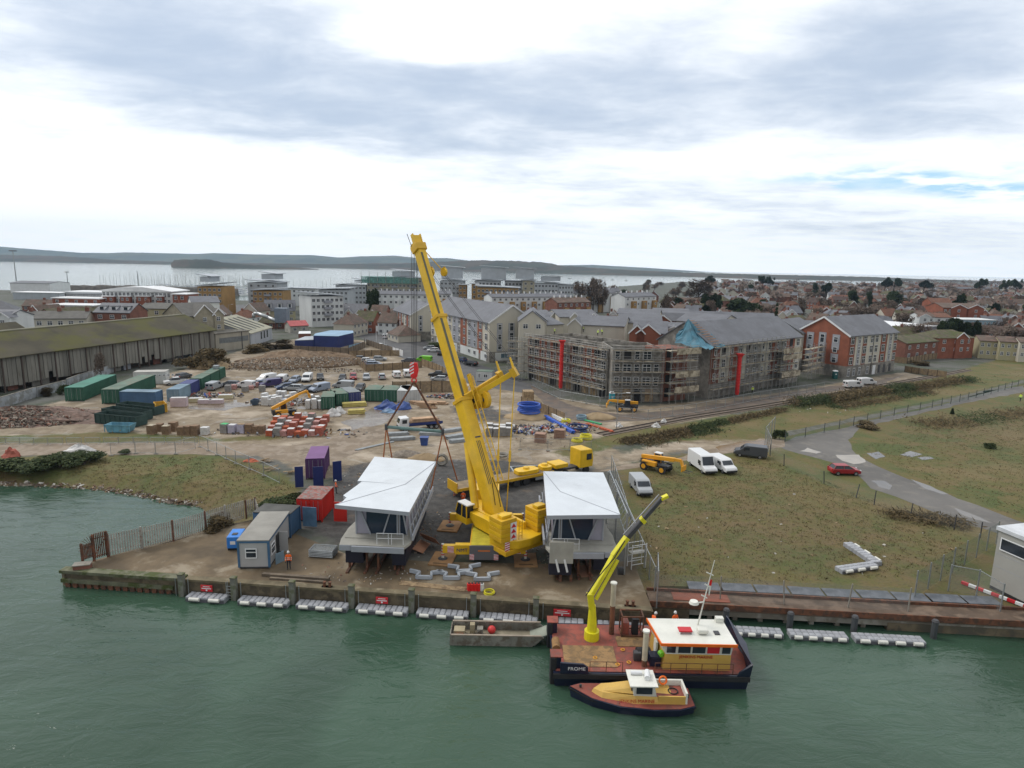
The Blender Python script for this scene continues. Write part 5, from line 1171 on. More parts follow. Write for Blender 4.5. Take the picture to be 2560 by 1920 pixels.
def palisade(pts, label, h=2.3):
	t = thing('palisade_fence', label, 'fence', pts[0]); o0 = pts[0]
	for a, b in zip(pts, pts[1:]):
		n = max(1, round((b - a).length / 2.6))
		for k in range(n):
			p, q = a.lerp(b, k / n) - o0, a.lerp(b, (k + 1) / n) - o0; mb = MB(); m = max(2, round((q - p).length / .23)); dd = (q - p).normalized()
			for i in range(m):
				c = p.lerp(q, (i + .5) / m); mb.bar(c + V((0, 0, .1)), c + V((0, 0, h)), .13, .03, up=(dd.y, -dd.x, 0))
			mb.bar(p + V((0, 0, .5)), q + V((0, 0, .5)), .05); mb.bar(p + V((0, 0, h - .5)), q + V((0, 0, h - .5)), .05)
			mb.build('fence_panel', M_pal, t); MB().bar(p, p + V((0, 0, h + .1)), .14).build('post', M_rust if k % 3 == 0 else M_pal, t)
	return t
M_pal = mat('palisade_steel', (.36, .345, .31), .75, .2, 1.2, col2=(.16, .085, .05), bsc=3, thr=(.55, .7))
palisade([G(273, 1391), G(434, 1354), G(515, 1329), G(612, 1298)], 'pale rusting palisade fence along the left side of the quay')
palisade([G(616, 1297), G(640, 1290), G(652, 1330)], 'short palisade return behind the grey roofed hut', 2.2)
gt = thing('iron_gate', 'rusty iron gate and fan of spikes at the tip of the quay', 'gate', G(208, 1413)); o0 = G(208, 1413); o1 = G(236, 1403) - o0; o2 = G(271, 1393) - o0
for j, (p, q, z0, z1) in enumerate(((V((0, 0, 0)), o1, .5, 2.0), (o1, o2, .25, 2.6))):
	mb = MB(); m = 8
	for i in range(m + 1): c = p.lerp(q, i / m); mb.bar(c + V((0, 0, z0)), c + V((0, 0, z1 + (.2 if j else 0))), .07)
	for z in (z0 + .2, z1 - .3): mb.bar(p + V((0, 0, z)), q + V((0, 0, z)), .08)
	mb.bar(p + V((0, 0, z0 + .2)), q + V((0, 0, z1 - .3)), .06); mb.build('gate_leaf' if j else 'side_panel', M_rust, gt)
for p in (V((0, 0, 0)), o1, o2): MB().bar(p, p + V((0, 0, 2.2 if p.length < .1 else 2.7)), .18).build('post', M_rust, gt)
fan = MB(); c0 = o1 + V((0, 0, 1.5))
for i in range(9): A_ = R(90 + i * 11); dd = -(o1.normalized()) * math.cos(A_) * -1; fan.bar(c0, c0 + V((o1.normalized().x * math.cos(A_) * 1.3, o1.normalized().y * math.cos(A_) * 1.3, math.sin(A_) * 1.3)), .035)
fan.build('spike_fan', M_rust, gt)
bq = thing('brick_block', 'small red stained block at the tip of the quay', 'block', G(207, 1425), .3); MB().box(-.7, .7, -.4, .4, .03, .6).build('block', M_brick2, bq, bevel=.05); MB().box(-.75, .75, -.45, .45, .6, .68).build('cap', M_conc, bq)
def meshfence(pts, label, h=2.4, m=None, step=2.8, pm=None, top=True, grp=None, lean=0):
	t = thing('mesh_fence', label, 'fence', pts[0], 0, grp); o0 = V(pts[0]); m = m or M_meshf; pm = pm or M_galv; r = random.Random(len(label))
	for a, b in zip(pts, pts[1:]):
		a, b = V(a), V(b); n = max(1, round((b - a).length / step))
		for k in range(n):
			p, q = a.lerp(b, k / n) - o0, a.lerp(b, (k + 1) / n) - o0
			MB().add([p + V((0, 0, .05)), q + V((0, 0, .05)), q + V((0, 0, h)), p + V((0, 0, h))], [(0, 1, 2, 3)]).build('mesh_panel', m, t)
			MB().bar(p, p + V((r.uniform(-lean, lean), 0, h + .1)), .09).build('post', pm, t)
			if top: MB().bar(p + V((0, 0, h)), q + V((0, 0, h)), .05).build('rail', pm, t)
	MB().bar(V(pts[-1]) - o0, V(pts[-1]) - o0 + V((0, 0, h + .1)), .09).build('post', pm, t); return t
meshfence([G(1528, 1180), G(1552, 1260), G(1575, 1340), G(1610, 1420), G(1636, 1480)], 'temporary mesh fence between the right control cabin and the grass field')
meshfence([G(1641, 1520), G(1640, 1470)], 'tall mesh fence end at the corner of quay and jetty', 3.4)
meshfence([G(1645, 1492), G(1800, 1500), G(1960, 1512), G(2120, 1520), G(2270, 1530)], 'thin wire fence along the jetty edge of the field', 2.2, step=4.2, top=False, pm=mat('concrete_post', (.25, .23, .2), .9), lean=.3)
M_meshf2 = M_meshf.copy(); M_meshf2.node_tree.nodes['Principled BSDF'].inputs['Alpha'].default_value = .1
meshfence([G(1925, 1140), G(1960, 1165), G(2060, 1210), G(2140, 1245), G(2185, 1262), G(2275, 1295), G(2385, 1325), G(2450, 1345)], 'leaning wire fence beside the tarmac road', 1.8, M_meshf2, 6, M_dkst, False, lean=.3)
meshfence([G(1962, 1105), G(2060, 1082), G(2200, 1048), G(2330, 1020), G(2420, 1000), G(2560, 962)], 'green mesh fence beside the far lane', 1.8, M_meshg, 5, M_dkst, False)
meshfence([G(1935, 1082), G(1912, 1110), G(1925, 1140)], 'field gate of mesh and steel posts', 3.0, M_meshf)
meshfence([G(2286, 1495), G(2380, 1432), G(2440, 1395), G(2490, 1360)], 'green mesh fence climbing towards the grey cabin', 2.6, M_meshg, 3, M_galv, False)
meshfence([G(2370, 1478), G(2440, 1492), G(2500, 1530)], 'steel mesh gate in front of the grey cabin', 2.6, M_meshf)
def barrier_proto():
	t = thing('barrier', 'x', 'barrier'); w_, h = 2.2, 1.1; f = MB()
	for p, q in (((0, 0, .15), (0, 0, h)), ((w_, 0, .15), (w_, 0, h)), ((0, 0, h), (w_, 0, h)), ((0, 0, .25), (w_, 0, .25))): f.tube(p, q, .035, n=6)
	f.build('frame', M_galv, t); b = MB()
	for i in range(1, 14): b.tube((w_ * i / 14, 0, .25), (w_ * i / 14, 0, h), .012, n=4)
	b.build('bars', M_galv, t)
	for x in (.3, w_ - .3): MB().tube((x, -.35, .02), (x, .35, .02), .03, n=5).build('foot', M_galv, t)
	return t
BP = barrier_proto(); first = True
def barriers(pts, grp, what):
	global first
	k = 0
	for a, b in zip(pts, pts[1:]):
		n = max(1, round((b - a).length / 2.4))
		for i in range(n):
			p = a.lerp(b, i / n); k += 1; lab = 'steel crowd barrier %s, number %d from the left' % (what, k)
			if first: BP.location = p; BP.rotation_euler = (0, 0, ang(a, b)); BP['label'] = lab; BP['group'] = grp; first = False
			else: copy_tree(BP, lab, p, ang(a, b), group=grp)
barriers([G(-20, 1110), G(120, 1112), G(260, 1110), G(335, 1110), G(500, 1110)], 'crowd barriers along the sandy track', 'along the sandy track')
def tfence(pts, grp, what, h=2.0, L=3.4):
	t = thing('site_fence', 'run of galvanised mesh site fence panels ' + what, 'site fence', pts[0]); o0 = V(pts[0])
	for a, b in zip(pts, pts[1:]):
		n = max(1, round((b - a).length / L))
		for i in range(n):
			p, q = a.lerp(b, i / n) - o0, a.lerp(b, (i + .97) / n) - o0; f = MB(); u = V((0, 0, 1))
			for c, d in ((p, p + u * h), (q, q + u * h), (p + u * h, q + u * h), (p + u * .2, q + u * .2)): f.tube(c, d, .03, n=5)
			f = f.build('panel_frame', M_galv, t); MB().add([p + u * .2, q + u * .2, q + u * h, p + u * h], [(0, 1, 2, 3)]).build('mesh', M_meshf2, f)
			MB().box(-.3, .3, -.12, .12, 0, .13).build('block_foot', M_conc, f, p)
tfence([G(278, 1140), G(340, 1135), G(440, 1136), G(490, 1122)], 'mesh panels on the bank', 'on the grassy bank')
tfence([G(500, 1118), G(590, 1160), G(660, 1190), G(700, 1210)], 'mesh panels running down the bank', 'down the grass slope')
tfence([G(1330, 965), G(1400, 998), G(1500, 1016), G(1580, 1012)], 'site fence panels in front of the scaffolding', 'before the scaffolding')
tfence([G(1545, 1042), G(1620, 1050), G(1740, 1032), G(1900, 1000), G(2060, 976)], 'site fence panels beside the railway', 'beside the railway')
tfence([G(1300, 1125), G(1370, 1128), G(1480, 1125)], 'fence panels by the pipe store', 'by the pipe store')
M_wfence = mat('timber_fence', (.26, .185, .105), .9, .2, .8, col2=(.19, .14, .09), bsc=1.5)
def wfence(pts, label, h=1.9, m=None, grp=None):
	t = thing('timber_fence', label, 'fence', pts[0], 0, grp); o0 = V(pts[0]); m = m or M_wfence
	for a, b in zip(pts, pts[1:]):
		a, b = V(a), V(b); n = max(1, round((b - a).length / 2.7))
		for k in range(n):
			p, q = a.lerp(b, k / n) - o0, a.lerp(b, (k + 1) / n) - o0; mb = MB(); mm = max(1, int((q - p).length / .3))
			for i in range(mm): mb.bar(p.lerp(q, (i + .04) / mm) + V((0, 0, h / 2)), p.lerp(q, (i + .96) / mm) + V((0, 0, h / 2)), .03 + .02 * (i % 2), h)
			mb.build('board_panel', m, t); MB().bar(p, p + V((0, 0, h + .1)), .14).build('post', M_bark, t)
	return t
wfence([B(808, 1080), B(950, 1205), B(1180, 1190), B(1435, 1170)], 'timber board fence around the small gravel car park')
wfence([B(808, 1080), B(1000, 1072), B(1240, 1072)], 'timber fence behind the small gravel car park')
wfence([B(320, 1040), B(800, 1060), B(940, 1000), B(935, 960)], 'long close boarded fence in front of the navy pavilion', 2.2, mat('grey_timber', (.17, .135, .10), .9, .2, .8))
wfence([B(955, 975), B(1060, 1010), B(1180, 1045)], 'board fence between the road and the parked cars', 2.0, mat('grey_timber', (.17, .135, .10), .9, .2, .8))
wfence([B(1180, 1045), B(1270, 1075)], 'short white hoarding at the end of the roadside fence', 2.0, M_white)
wfence([B(1180, 1390), B(1420, 1385), B(1700, 1380)], 'timber hoarding behind the white containers', 2.6)
wfence([B(1430, 1150), B(1560, 1200), B(1640, 1240)], 'timber fence running past the black cars', 2.0)
wfence([B(800, 1020), B(925, 990)], 'sky blue hoarding beside the navy pavilion', 1.6, M_lblue)
wfence([Cc(80, 1290), Cc(250, 1350), Cc(455, 1440)], 'post and panel fence beside the blue pipe coil', 1.9, M_wfence)
wfence([D(1085, 920), D(1200, 930), D(1350, 900), D(1480, 885)], 'timber fence right of the red brick block', 2.0); wfence([D(1180, 1000), D(1300, 1020), D(1540, 1050)], 'low timber fence in front of the railway brambles', 1.8)
wfence([D(1240, 860), D(1480, 845)], 'garden fence in front of the brown brick house', 1.8)
# ================================================================ vehicles
def paint(n, c, r=.3): return mat('paint_' + n, c, r, .03, .3)
P_ = {'white': paint('white', (.66, .67, .68)), 'silver': paint('silver', (.34, .36, .38)), 'black': paint('black', (.018, .019, .022)), 'red': paint('red', (.30, .015, .02)), 'darkgrey': paint('dark_grey', (.07, .075, .085)), 'blue': paint('blue', (.03, .055, .13)), 'paleblue': paint('pale_blue', (.26, .31, .40)), 'purple': paint('purple', (.05, .04, .12)), 'lime': paint('lime', (.18, .55, .03)), 'yellow': mat('paint_yellow', (.70, .43, .012), .42, .1, .8, col2=(.44, .27, .03), bsc=1.8, thr=(.60, .78)), 'amber': paint('amber', (.70, .33, .02), .45), 'greymetal': paint('grey_metal', (.12, .12, .13))}
M_lamp = mat('lamp_glass', (.55, .57, .58), .15, .05); M_tail = mat('tail_lamp', (.35, .01, .01), .3); M_rim = mat('wheel_rim', (.28, .28, .29), .4, .1, metal=.5); M_plate = mat('number_plate', (.6, .6, .55), .5)
def wheel(t, x, y, r=.32, w_=.2, rim=None):
	o = MB().tube((x, y - w_/2, r), (x, y + w_/2, r), r, n=14).build('wheel', M_black, t)
	s = 1 if y > 0 else -1; MB().tube((x, y + s * w_/2, r), (x, y + s * (w_/2 + .015), r), r * .6, n=10).build('rim', rim or M_rim, o)
CARS = {}
def car(kind, col, p, deg, label, cat=None, grp=None):
	cat = cat or ('van' if 'van' in kind else 'car'); pm = P_[col]; key = kind + col
	if key in CARS: o = copy_tree(CARS[key], label, p, R(deg)); tag(o, label, cat)
	else:
		t = CARS[key] = thing({'hatch': 'parked_car', 'estate': 'parked_car', 'van': 'parked_van', 'bigvan': 'parked_van', 'smallvan': 'parked_van', 'pickup': 'pickup_truck'}[kind], label, cat, p, R(deg))
		if kind in ('hatch', 'estate'):
			e = .35 if kind == 'estate' else 0
			MB().ext([(-2.1 - e, .3), (2.05, .3), (2.12, .58), (1.95, .8), (1.05, .96), (-1.95 - e, 1.0), (-2.12 - e, .75)], -.87, .87, ax='y').build('body', pm, t, bevel=.09)
			zz_ = 1.42; MB().loft([[(-1.95 - e, -.8, .95), (1.1, -.8, .95), (1.1, .8, .95), (-1.95 - e, .8, .95)], [(-1.55 - e, -.62, zz_), (.25, -.62, zz_), (.25, .62, zz_), (-1.55 - e, .62, zz_)]]).build('glazing', M_glass, t)
			rf = MB().box(-1.6 - e, .32, -.65, .65, zz_ - .02, zz_ + .04)
			for s in (-1, 1):
				for x0, x1 in ((1.12, .28), (-.45, -.45), (-1.97 - e, -1.57 - e)): rf.bar((x0, s * .82, .95), (x1, s * .64, zz_), .07)
			rf.build('roof', pm, t, bevel=.03); fx, rx, ww, fr = 1.3, -1.3 - e * .5, .8, 2.1
			L2 = -2.13 - e
		elif kind == 'pickup':
			MB().ext([(-2.6, .45), (2.5, .45), (2.55, .8), (2.4, 1.05), (1.3, 1.15), (-2.6, 1.15)], -.9, .9, ax='y').build('body', pm, t, bevel=.07)
			MB().loft([[(-.9, -.83, 1.13), (1.35, -.83, 1.13), (1.35, .83, 1.13), (-.9, .83, 1.13)], [(-.7, -.66, 1.72), (.55, -.66, 1.72), (.55, .66, 1.72), (-.7, .66, 1.72)]]).build('glazing', M_glass, t)
			MB().box(-.75, .6, -.7, .7, 1.7, 1.77).build('roof', pm, t); MB().box(-2.5, -1, -.75, .75, 1.155, 1.2).build('load_bed', M_black, t); fx, rx, ww, fr, L2 = 1.6, -1.6, .82, 2.53, -2.62
		else:
			S_ = {'van': (5.0, 1.92, .95), 'bigvan': (5.9, 2.55, 1.0), 'smallvan': (4.2, 1.78, .88)}[kind]; hl, h, hw = S_[0] / 2, S_[1], S_[2]
			MB().ext([(-hl, .38), (hl - .05, .38), (hl, .72), (hl - .22, 1.0), (hl - .95, 1.18), (hl - 1.6, h - .12), (hl - 1.95, h), (-hl + .12, h), (-hl, h - .15)], -hw, hw, ax='y').build('body', pm, t, bevel=.1)
			a, b = V((hl - .98, 0, 1.24)), V((hl - 1.52, 0, h - .2)); n = V((.55, 0, .5)).normalized() * .03
			MB().bar(a + n, b + n, hw * 1.75, .03, up=(0, 1, 0)).build('windscreen', M_glass, t) if False else MB().add([(a.x + .04, -hw * .86, a.z), (a.x + .04, hw * .86, a.z), (b.x + .04, hw * .8, b.z), (b.x + .04, -hw * .8, b.z), (a.x - .1, -hw * .86, a.z), (a.x - .1, hw * .86, a.z), (b.x - .1, hw * .8, b.z), (b.x - .1, -hw * .8, b.z)], [(0, 1, 2, 3), (7, 6, 5, 4), (0, 4, 5, 1), (3, 2, 6, 7), (0, 3, 7, 4), (1, 5, 6, 2)]).build('windscreen', M_glass, t)
			for s in (-1, 1):
				MB().box(hl - 2.35, hl - 1.5, s * hw - .015, s * hw + .015, 1.2, min(h - .3, 1.75)).build('side_window', M_glass, t); MB().box(hl - 1.7, hl - 1.5, s * (hw + .1) - .09, s * (hw + .1) + .09, 1.15, 1.4).build('mirror', M_black, t)
				MB().box(-hl - .015, -hl + .02, s * .45 - .3, s * .45 + .3, 1.15, min(h - .35, 1.65)).build('rear_window', M_glass, t)
			MB().box(hl - .02, hl + .04, -hw * .9, hw * .9, .36, .62).build('bumper', M_black, t); fx, rx, ww, fr, L2 = hl - .95, -hl + 1.05, hw - .1, hl - .08, -hl - .02
		for x in (fx, rx):
			for s in (-1, 1): wheel(t, x, s * ww)
		for s in (-1, 1):
			MB().box(fr - .12, fr + .02, s * .62 - .16, s * .62 + .16, .68, .84).build('headlight', M_lamp, t, bevel=.02); MB().box(L2 - .01, L2 + .1, s * .7 - .1, s * .7 + .1, .7, 1.0).build('tail_light', M_tail, t)
		MB().box(fr + .01, fr + .05, -.25, .25, .42, .53).build('number_plate', M_plate, t); o = t
	if grp: o['group'] = grp
	return o
CL = [(Y2(350, 283), 'van', 'white', -118, 'white van at the left end of the muddy car row'), (Y2(570, 285), 'van', 'white', 92, 'white van seen from behind beside the pale blue estate'), (Y2(722, 292), 'estate', 'paleblue', -92, 'pale blue estate car in the muddy car row'), (Y2(887, 278), 'van', 'white', -84, 'white van facing out between the pale blue and black cars'), (Y2(1058, 258), 'hatch', 'black', -72, 'black hatchback beside the white van in the muddy row'), (Y2(1350, 268), 'hatch', 'black', -80, 'black hatchback left of the red car'), (Y2(1492, 250), 'hatch', 'red', -76, 'small red car in the muddy car row'), (Y2(1665, 256), 'hatch', 'silver', -78, 'silver hatchback right of the red car'), (Y2(1868, 246), 'estate', 'silver', 104, 'silver people carrier seen from behind'), (Y2(2058, 228), 'smallvan', 'white', 110, 'small white van second from the right of the car row'), (Y3(305, 215), 'van', 'white', 105, 'white box van beside the red hook block'),
	  (B(915, 1110), 'hatch', 'darkgrey', 15, 'dark grey car, leftmost in the fenced gravel car park'), (B(968, 1128), 'hatch', 'white', 15, 'white car in the fenced gravel car park'), (B(1005, 1146), 'estate', 'silver', 15, 'silver estate below the white car in the gravel park'), (B(1025, 1160), 'estate', 'paleblue', 15, 'pale blue car half behind the board fence'), (B(1070, 1112), 'hatch', 'silver', 8, 'silver hatchback at the right of the gravel park'), (B(1318, 1128), 'hatch', 'darkgrey', 170, 'grey saloon outside the fence beside the green van'),
	  (B(1580, 1288), 'hatch', 'silver', 172, 'silver hatchback parked below the black pickup'), (B(1575, 1256), 'pickup', 'black', 172, 'black pickup truck behind the silver hatchback'), (B(1135, 918), 'van', 'white', 75, 'white van parked on the road by the small cream block'), (B(1085, 998), 'hatch', 'white', -30, 'white car behind the roadside fence, leftmost'), (B(1122, 1012), 'hatch', 'silver', -30, 'silver car behind the roadside fence, middle'), (B(1180, 1030), 'hatch', 'darkgrey', -30, 'dark car behind the roadside fence, rightmost'),
	  (B(1497, 1015), 'hatch', 'silver', -170, 'silver car outside the long cream block'), (B(1530, 1036), 'hatch', 'white', -172, 'white car outside the long cream block'), (B(1592, 1062), 'hatch', 'black', 95, 'black car next to the white one by the cream block'), (B(1768, 1120), 'hatch', 'blue', 140, 'blue car right of the boom on fresh tarmac'), (B(1852, 1152), 'estate', 'black', 140, 'black car on the fresh tarmac below the cream gable'), (B(1450, 1122), 'van', 'lime', 165, 'bright green van on the road below the cream block'), (B(505, 778), 'van', 'white', -85, 'white van at the far junction'),
	  (Y1(1050, 322), 'pickup', 'white', -140, 'white pickup behind the pale blue container'), (Y1(1160, 240), 'estate', 'darkgrey', 80, 'dark off-road car with loaded roof rack'), (Y1(1560, 385), 'van', 'silver', 90, 'dirty white van seen from behind near the orange barriers'), (Y1(1760, 352), 'estate', 'darkgrey', 175, 'dark estate near the orange fencing'), (Y1(1975, 365), 'smallvan', 'white', 170, 'small white van left of the purple van'), (Y2(265, 345), 'hatch', 'blue', -150, 'dark blue hatchback beside the purple van'), (Y2(400, 352), 'van', 'purple', -140, 'dark purple van in the second row'), (Y2(590, 385), 'hatch', 'blue', -140, 'blue car behind the white wrapped stacks'), (Y2(700, 400), 'estate', 'silver', 175, 'silver estate behind the wrapped stacks'), (Y2(865, 420), 'hatch', 'darkgrey', -120, 'black saloon beside the white wrapped doors'), (Y2(1045, 412), 'van', 'paleblue', -125, 'pale van behind the open green container'), (Y2(1360, 372), 'van', 'silver', 170, 'grey van roof showing behind the green containers'), (Y2(1580, 400), 'estate', 'black', -90, 'black off-road car behind the blue grey container'),
	  (D(735, 1138), 'van', 'white', 14, 'left of two white vans on the site road'), (D(850, 1112), 'van', 'white', 14, 'right of two white vans on the site road'), (Q(1108, 650), 'van', 'silver', -84, 'silver van with dark bumper facing the water on the grass'), (Q(1640, 460), 'bigvan', 'white', -80, 'tall white van with yellow bonnet badge on the grass'), (Q(1812, 465), 'van', 'white', -74, 'lower white van beside the tall white one'), (Q(2058, 350), 'van', 'darkgrey', 158, 'dark grey van at the edge of the muddy puddle'), (S(655, 432), 'hatch', 'red', 0, 'red hatchback standing on the verge of the tarmac road')]
for p, k, c, d, lab in CL: car(k, c, p, d, lab, grp='vehicles parked around the building site' if p.y > 130 else None)
for i, (px, row) in enumerate(((2330, 806), (2350, 808), (2372, 806), (2395, 806), (2310, 792), (2300, 886), (2000, 770), (610, 790))):
	car('hatch', ['silver', 'white', 'black', 'blue'][i % 4], G(px, row), 10, '%s car in the far street %s' % (['silver', 'white', 'black', 'blue'][i % 4], 'by the clubhouse' if i < 4 else 'beside the white bungalow' if i == 4 else 'behind the garden fence' if i == 5 else 'in mid town' if i == 6 else 'on the side road'))
def telehandler(p, deg, label, boom=8, reach=3.2):
	t = thing('telehandler', label, 'telehandler', p, R(deg)); am = P_['amber']
	MB().ext([(-2.3, .7), (2.0, .7), (2.1, 1.1), (-.6, 1.25), (-2.4, 1.5)], -.55, .55, ax='y').build('chassis', M_dkst, t)
	MB().box(-1.9, .4, -1.1, -.45, .8, 1.5).build('engine_cover', am, t, bevel=.08)
	c = MB().loft([[(-.7, .35, 1.0), (.7, .35, 1.0), (.7, 1.15, 1.0), (-.7, 1.15, 1.0)], [(-.6, .4, 2.45), (.35, .4, 2.45), (.35, 1.1, 2.45), (-.6, 1.1, 2.45)]]).build('cab', M_glass, t)
	MB().box(-.68, .42, .33, 1.17, 2.45, 2.55).build('cab_roof', P_['white'], c)
	for x in (-.66, .55): MB().bar((x, .36, 1.0), (x * .85 - .05, .38, 2.45), .1).build('cab_pillar', am, c)
	e = R(boom); x1 = -2.2 + math.cos(e) * 5.2; z1 = 1.75 + math.sin(e) * 5.2
	MB().bar((-2.4, -.12, 1.75), (x1, -.12, z1), .5, .55).build('boom', am, t, bevel=.04)
	MB().bar((x1 - .3, -.12, z1), (x1 + reach * .3, -.12, z1 + math.sin(e) * reach * .3), .36, .38).build('inner_boom', am, t)
	q = V((x1 + reach * .3, -.12, z1 + math.sin(e) * reach * .3)); MB().bar(q, q + V((.35, 0, -1.0)), .4, .3).build('boom_head', am, t)
	cr = q + V((.45, 0, -1.1)); h = MB().box(cr.x - .06, cr.x + .06, cr.y - .65, cr.y + .65, cr.z - .35, cr.z + .45).build('carriage', am, t)
	for s in (-.4, .4): MB().box(cr.x, cr.x + 1.2, cr.y + s - .07, cr.y + s + .07, cr.z - .35, cr.z - .28).build('fork', M_dkst, h)
	for x in (-1.5, 1.45):
		for s in (-1, 1): wheel(t, x, s * .95, .6, .42, am); MB().box(x - .65, x + .65, s * .95 - .25, s * .95 + .25, 1.22, 1.28).build('mudguard', M_black, t)
	return t
telehandler(Q(1245, 470), -42, 'amber telehandler parked on the grass by the silver van', 6)
telehandler(Cc(985, 1340), 178, 'amber telehandler working below the scaffolding', 4, 2)
telehandler(Y2(590, 740), 35, 'amber telehandler with long raised boom among the wrapped stacks', 24, 6)
def person(p, rz, label, top, legs, helmet=None, pose='stand', z=None, s=1.0, stripe=None):
	t = thing('person', label, 'person', (p[0], p[1], z if z is not None else 0), rz); t.scale = (s,) * 3
	bm_v, bm_e, rad = [], [], []
	def v(x, y, zz, r1, r2=None): bm_v.append((x, y, zz)); rad.append((r1, r2 or r1)); return len(bm_v) - 1
	k = {'stand': 0, 'walk': .16, 'bend': .05}[pose]; lean = .30 if pose == 'bend' else .0
	pel = v(0, 0, .95, .15, .12); ab = v(lean * .3, 0, 1.12, .14, .11); ch = v(lean * .8, 0, 1.36, .17, .12); nk = v(lean * 1.1, 0, 1.50, .06); hd = v(lean * 1.25 + .01, 0, 1.62, .085, .1); tp = v(lean * 1.3, 0, 1.70, .075)
	bm_e += [(pel, ab), (ab, ch), (ch, nk), (nk, hd), (hd, tp)]
	for sd_ in (-1, 1):
		hp = v(0, sd_ * .1, .88, .10); kn = v(k * sd_ * .8 + .02, sd_ * .11, .48, .065); an = v(k * sd_ * 1.2, sd_ * .12, .09, .045); ft = v(k * sd_ * 1.2 + .17, sd_ * .13, .04, .04)
		bm_e += [(pel, hp), (hp, kn), (kn, an), (an, ft)]
		sh = v(lean * .8, sd_ * .2, 1.41, .065); el = v(lean * .8 + .05 + lean * .4, sd_ * .27, 1.14, .048); wr = v(lean * .8 + .2 + lean * .5, sd_ * .24, .93, .033); pa = v(lean * .8 + .24 + lean * .5, sd_ * .23, .86, .035, .02)
		bm_e += [(ch, sh), (sh, el), (el, wr), (wr, pa)]
		for q in range(4): f1 = v(lean * 1.3 + .25 + .012 * q, sd_ * (.23 + .018 * (q - 1.5)), .80, .009); f2 = v(lean * 1.3 + .255 + .012 * q, sd_ * (.225 + .018 * (q - 1.5)), .76 + .008 * abs(q - 1.5), .008); bm_e += [(pa, f1), (f1, f2)]
		th = v(lean * 1.3 + .28, sd_ * .20, .83, .009); bm_e.append((pa, th))
	me = bpy.data.meshes.new('body'); me.from_pydata(bm_v, bm_e, []); o = bpy.data.objects.new('body', me); COL.objects.link(o); o.parent = t
	md = o.modifiers.new('skin', 'SKIN'); me.skin_vertices[0].data[0].use_root = True
	for i, r1 in enumerate(rad): me.skin_vertices[0].data[i].radius = r1
	o.modifiers.new('sub', 'SUBSURF').levels = 1; o.modifiers['sub'].render_levels = 1
	m = bpy.data.materials.get('cloth_%s_%s' % (top, legs))
	if not m:
		m = bpy.data.materials.new('cloth_%s_%s' % (top, legs)); m.use_nodes = True; tr = m.node_tree; pr = tr.nodes['Principled BSDF']; pr.inputs['Roughness'].default_value = .85
		C_ = {'orange': (.85, .13, .015), 'yellow': (.55, .75, .04), 'dark': (.02, .022, .03), 'navy': (.02, .03, .07)}
		sx = tr.nodes.new('ShaderNodeSeparateXYZ'); tr.links.new(tr.nodes.new('ShaderNodeTexCoord').outputs['Object'], sx.inputs[0]); zc = sx.outputs[2]
		c = mixc(tr, math_(tr, 'GREATER_THAN', zc, .93), C_[legs], C_[top]); c = mixc(tr, math_(tr, 'GREATER_THAN', zc, 1.5), c, (.42, .24, .17)); c = mixc(tr, math_(tr, 'LESS_THAN', zc, .10), c, (.03, .02, .015))
		for z0 in (1.06, 1.2) + ((.4,) if legs == 'orange' else ()): c = mixc(tr, math_(tr, 'LESS_THAN', math_(tr, 'ABSOLUTE', math_(tr, 'SUBTRACT', zc, z0)), .025), c, (.6, .62, .6))
		tr.links.new(c, pr.inputs['Base Color'])
	me.materials.append(m)
	if helmet:
		hm = MB(); hx = lean * 1.28; hm.loft([[(hx + .135 * a_ * math.cos(i * .7854), .115 * a_ * math.sin(i * .7854), zz) for i in range(8)] for a_, zz in ((1.15, 1.68), (1, 1.70), (.95, 1.76), (.6, 1.83), (.1, 1.85))]); hm.build('hard_hat', P_['white'] if helmet == 'white' else P_['yellow'], t, smooth=True)
	else: MB().ball((lean * 1.28 - .02, 0, 1.70), .10, 8, 5).build('hair', M_bark, t)
	for sd_ in (-1, 1): pass
	fc = MB()
	for sd_ in (-1, 1): fc.ball((lean * 1.25 + .105, sd_ * .032, 1.635), .011, 5, 3)
	fc.build('eyes', M_black, t); MB().ball((lean * 1.25 + .125, 0, 1.605), .016, 5, 4, sq=(1, .8, 1.4)).build('nose', mat('skin', (.42, .24, .17), .6), t); MB().box(lean * 1.25 + .10, lean * 1.25 + .113, -.025, .025, 1.565, 1.573).build('mouth', mat('lips', (.28, .1, .08), .6), t)
	return t
person(F(285, 1255), R(-80), 'person in orange jacket, dark trousers and white helmet beside the office cabin', 'orange', 'dark', 'white', 'stand', s=1.03)
person(F(222, 1110), R(-60), 'person in yellow vest standing in the doorway of the office cabin', 'yellow', 'dark', 'white')
person(F(1718, 625), R(-30), 'person in orange overalls behind the end of the yellow trailer', 'orange', 'orange', None, 'bend')
person(F(1790, 695), R(100), 'person in orange overalls standing by the trailer wheel', 'orange', 'orange')
person(F(692, 600), R(20), 'person in orange jacket and white helmet behind the steel barrier', 'orange', 'dark', 'white')
person(D(2178, 1258), R(200), 'person in yellow jacket walking in the rough field', 'yellow', 'dark', None, 'walk', s=1.1)
for i, (px, row, lab) in enumerate(((1332, 810, 'person in yellow jacket at the left end of the unfinished roof'), (1386, 828, 'person in white helmet on the front edge of the unfinished roof'), (1458, 822, 'person in yellow jacket in the middle of the open roof'), (1494, 832, 'left of two people in yellow jackets at the right of the open roof'), (1505, 830, 'right of two people in yellow jackets on the open roof'))):
	q = G(px, row + 8, H - 1.1); person(q, R(-90 + i * 50), lab, 'yellow', 'dark', 'white', 'bend' if i > 2 else 'stand', z=H - 1.12)
person(Cc(2075, 1190), R(-90), 'person in yellow jacket at the foot of the right wing scaffolding', 'yellow', 'dark', 'white')
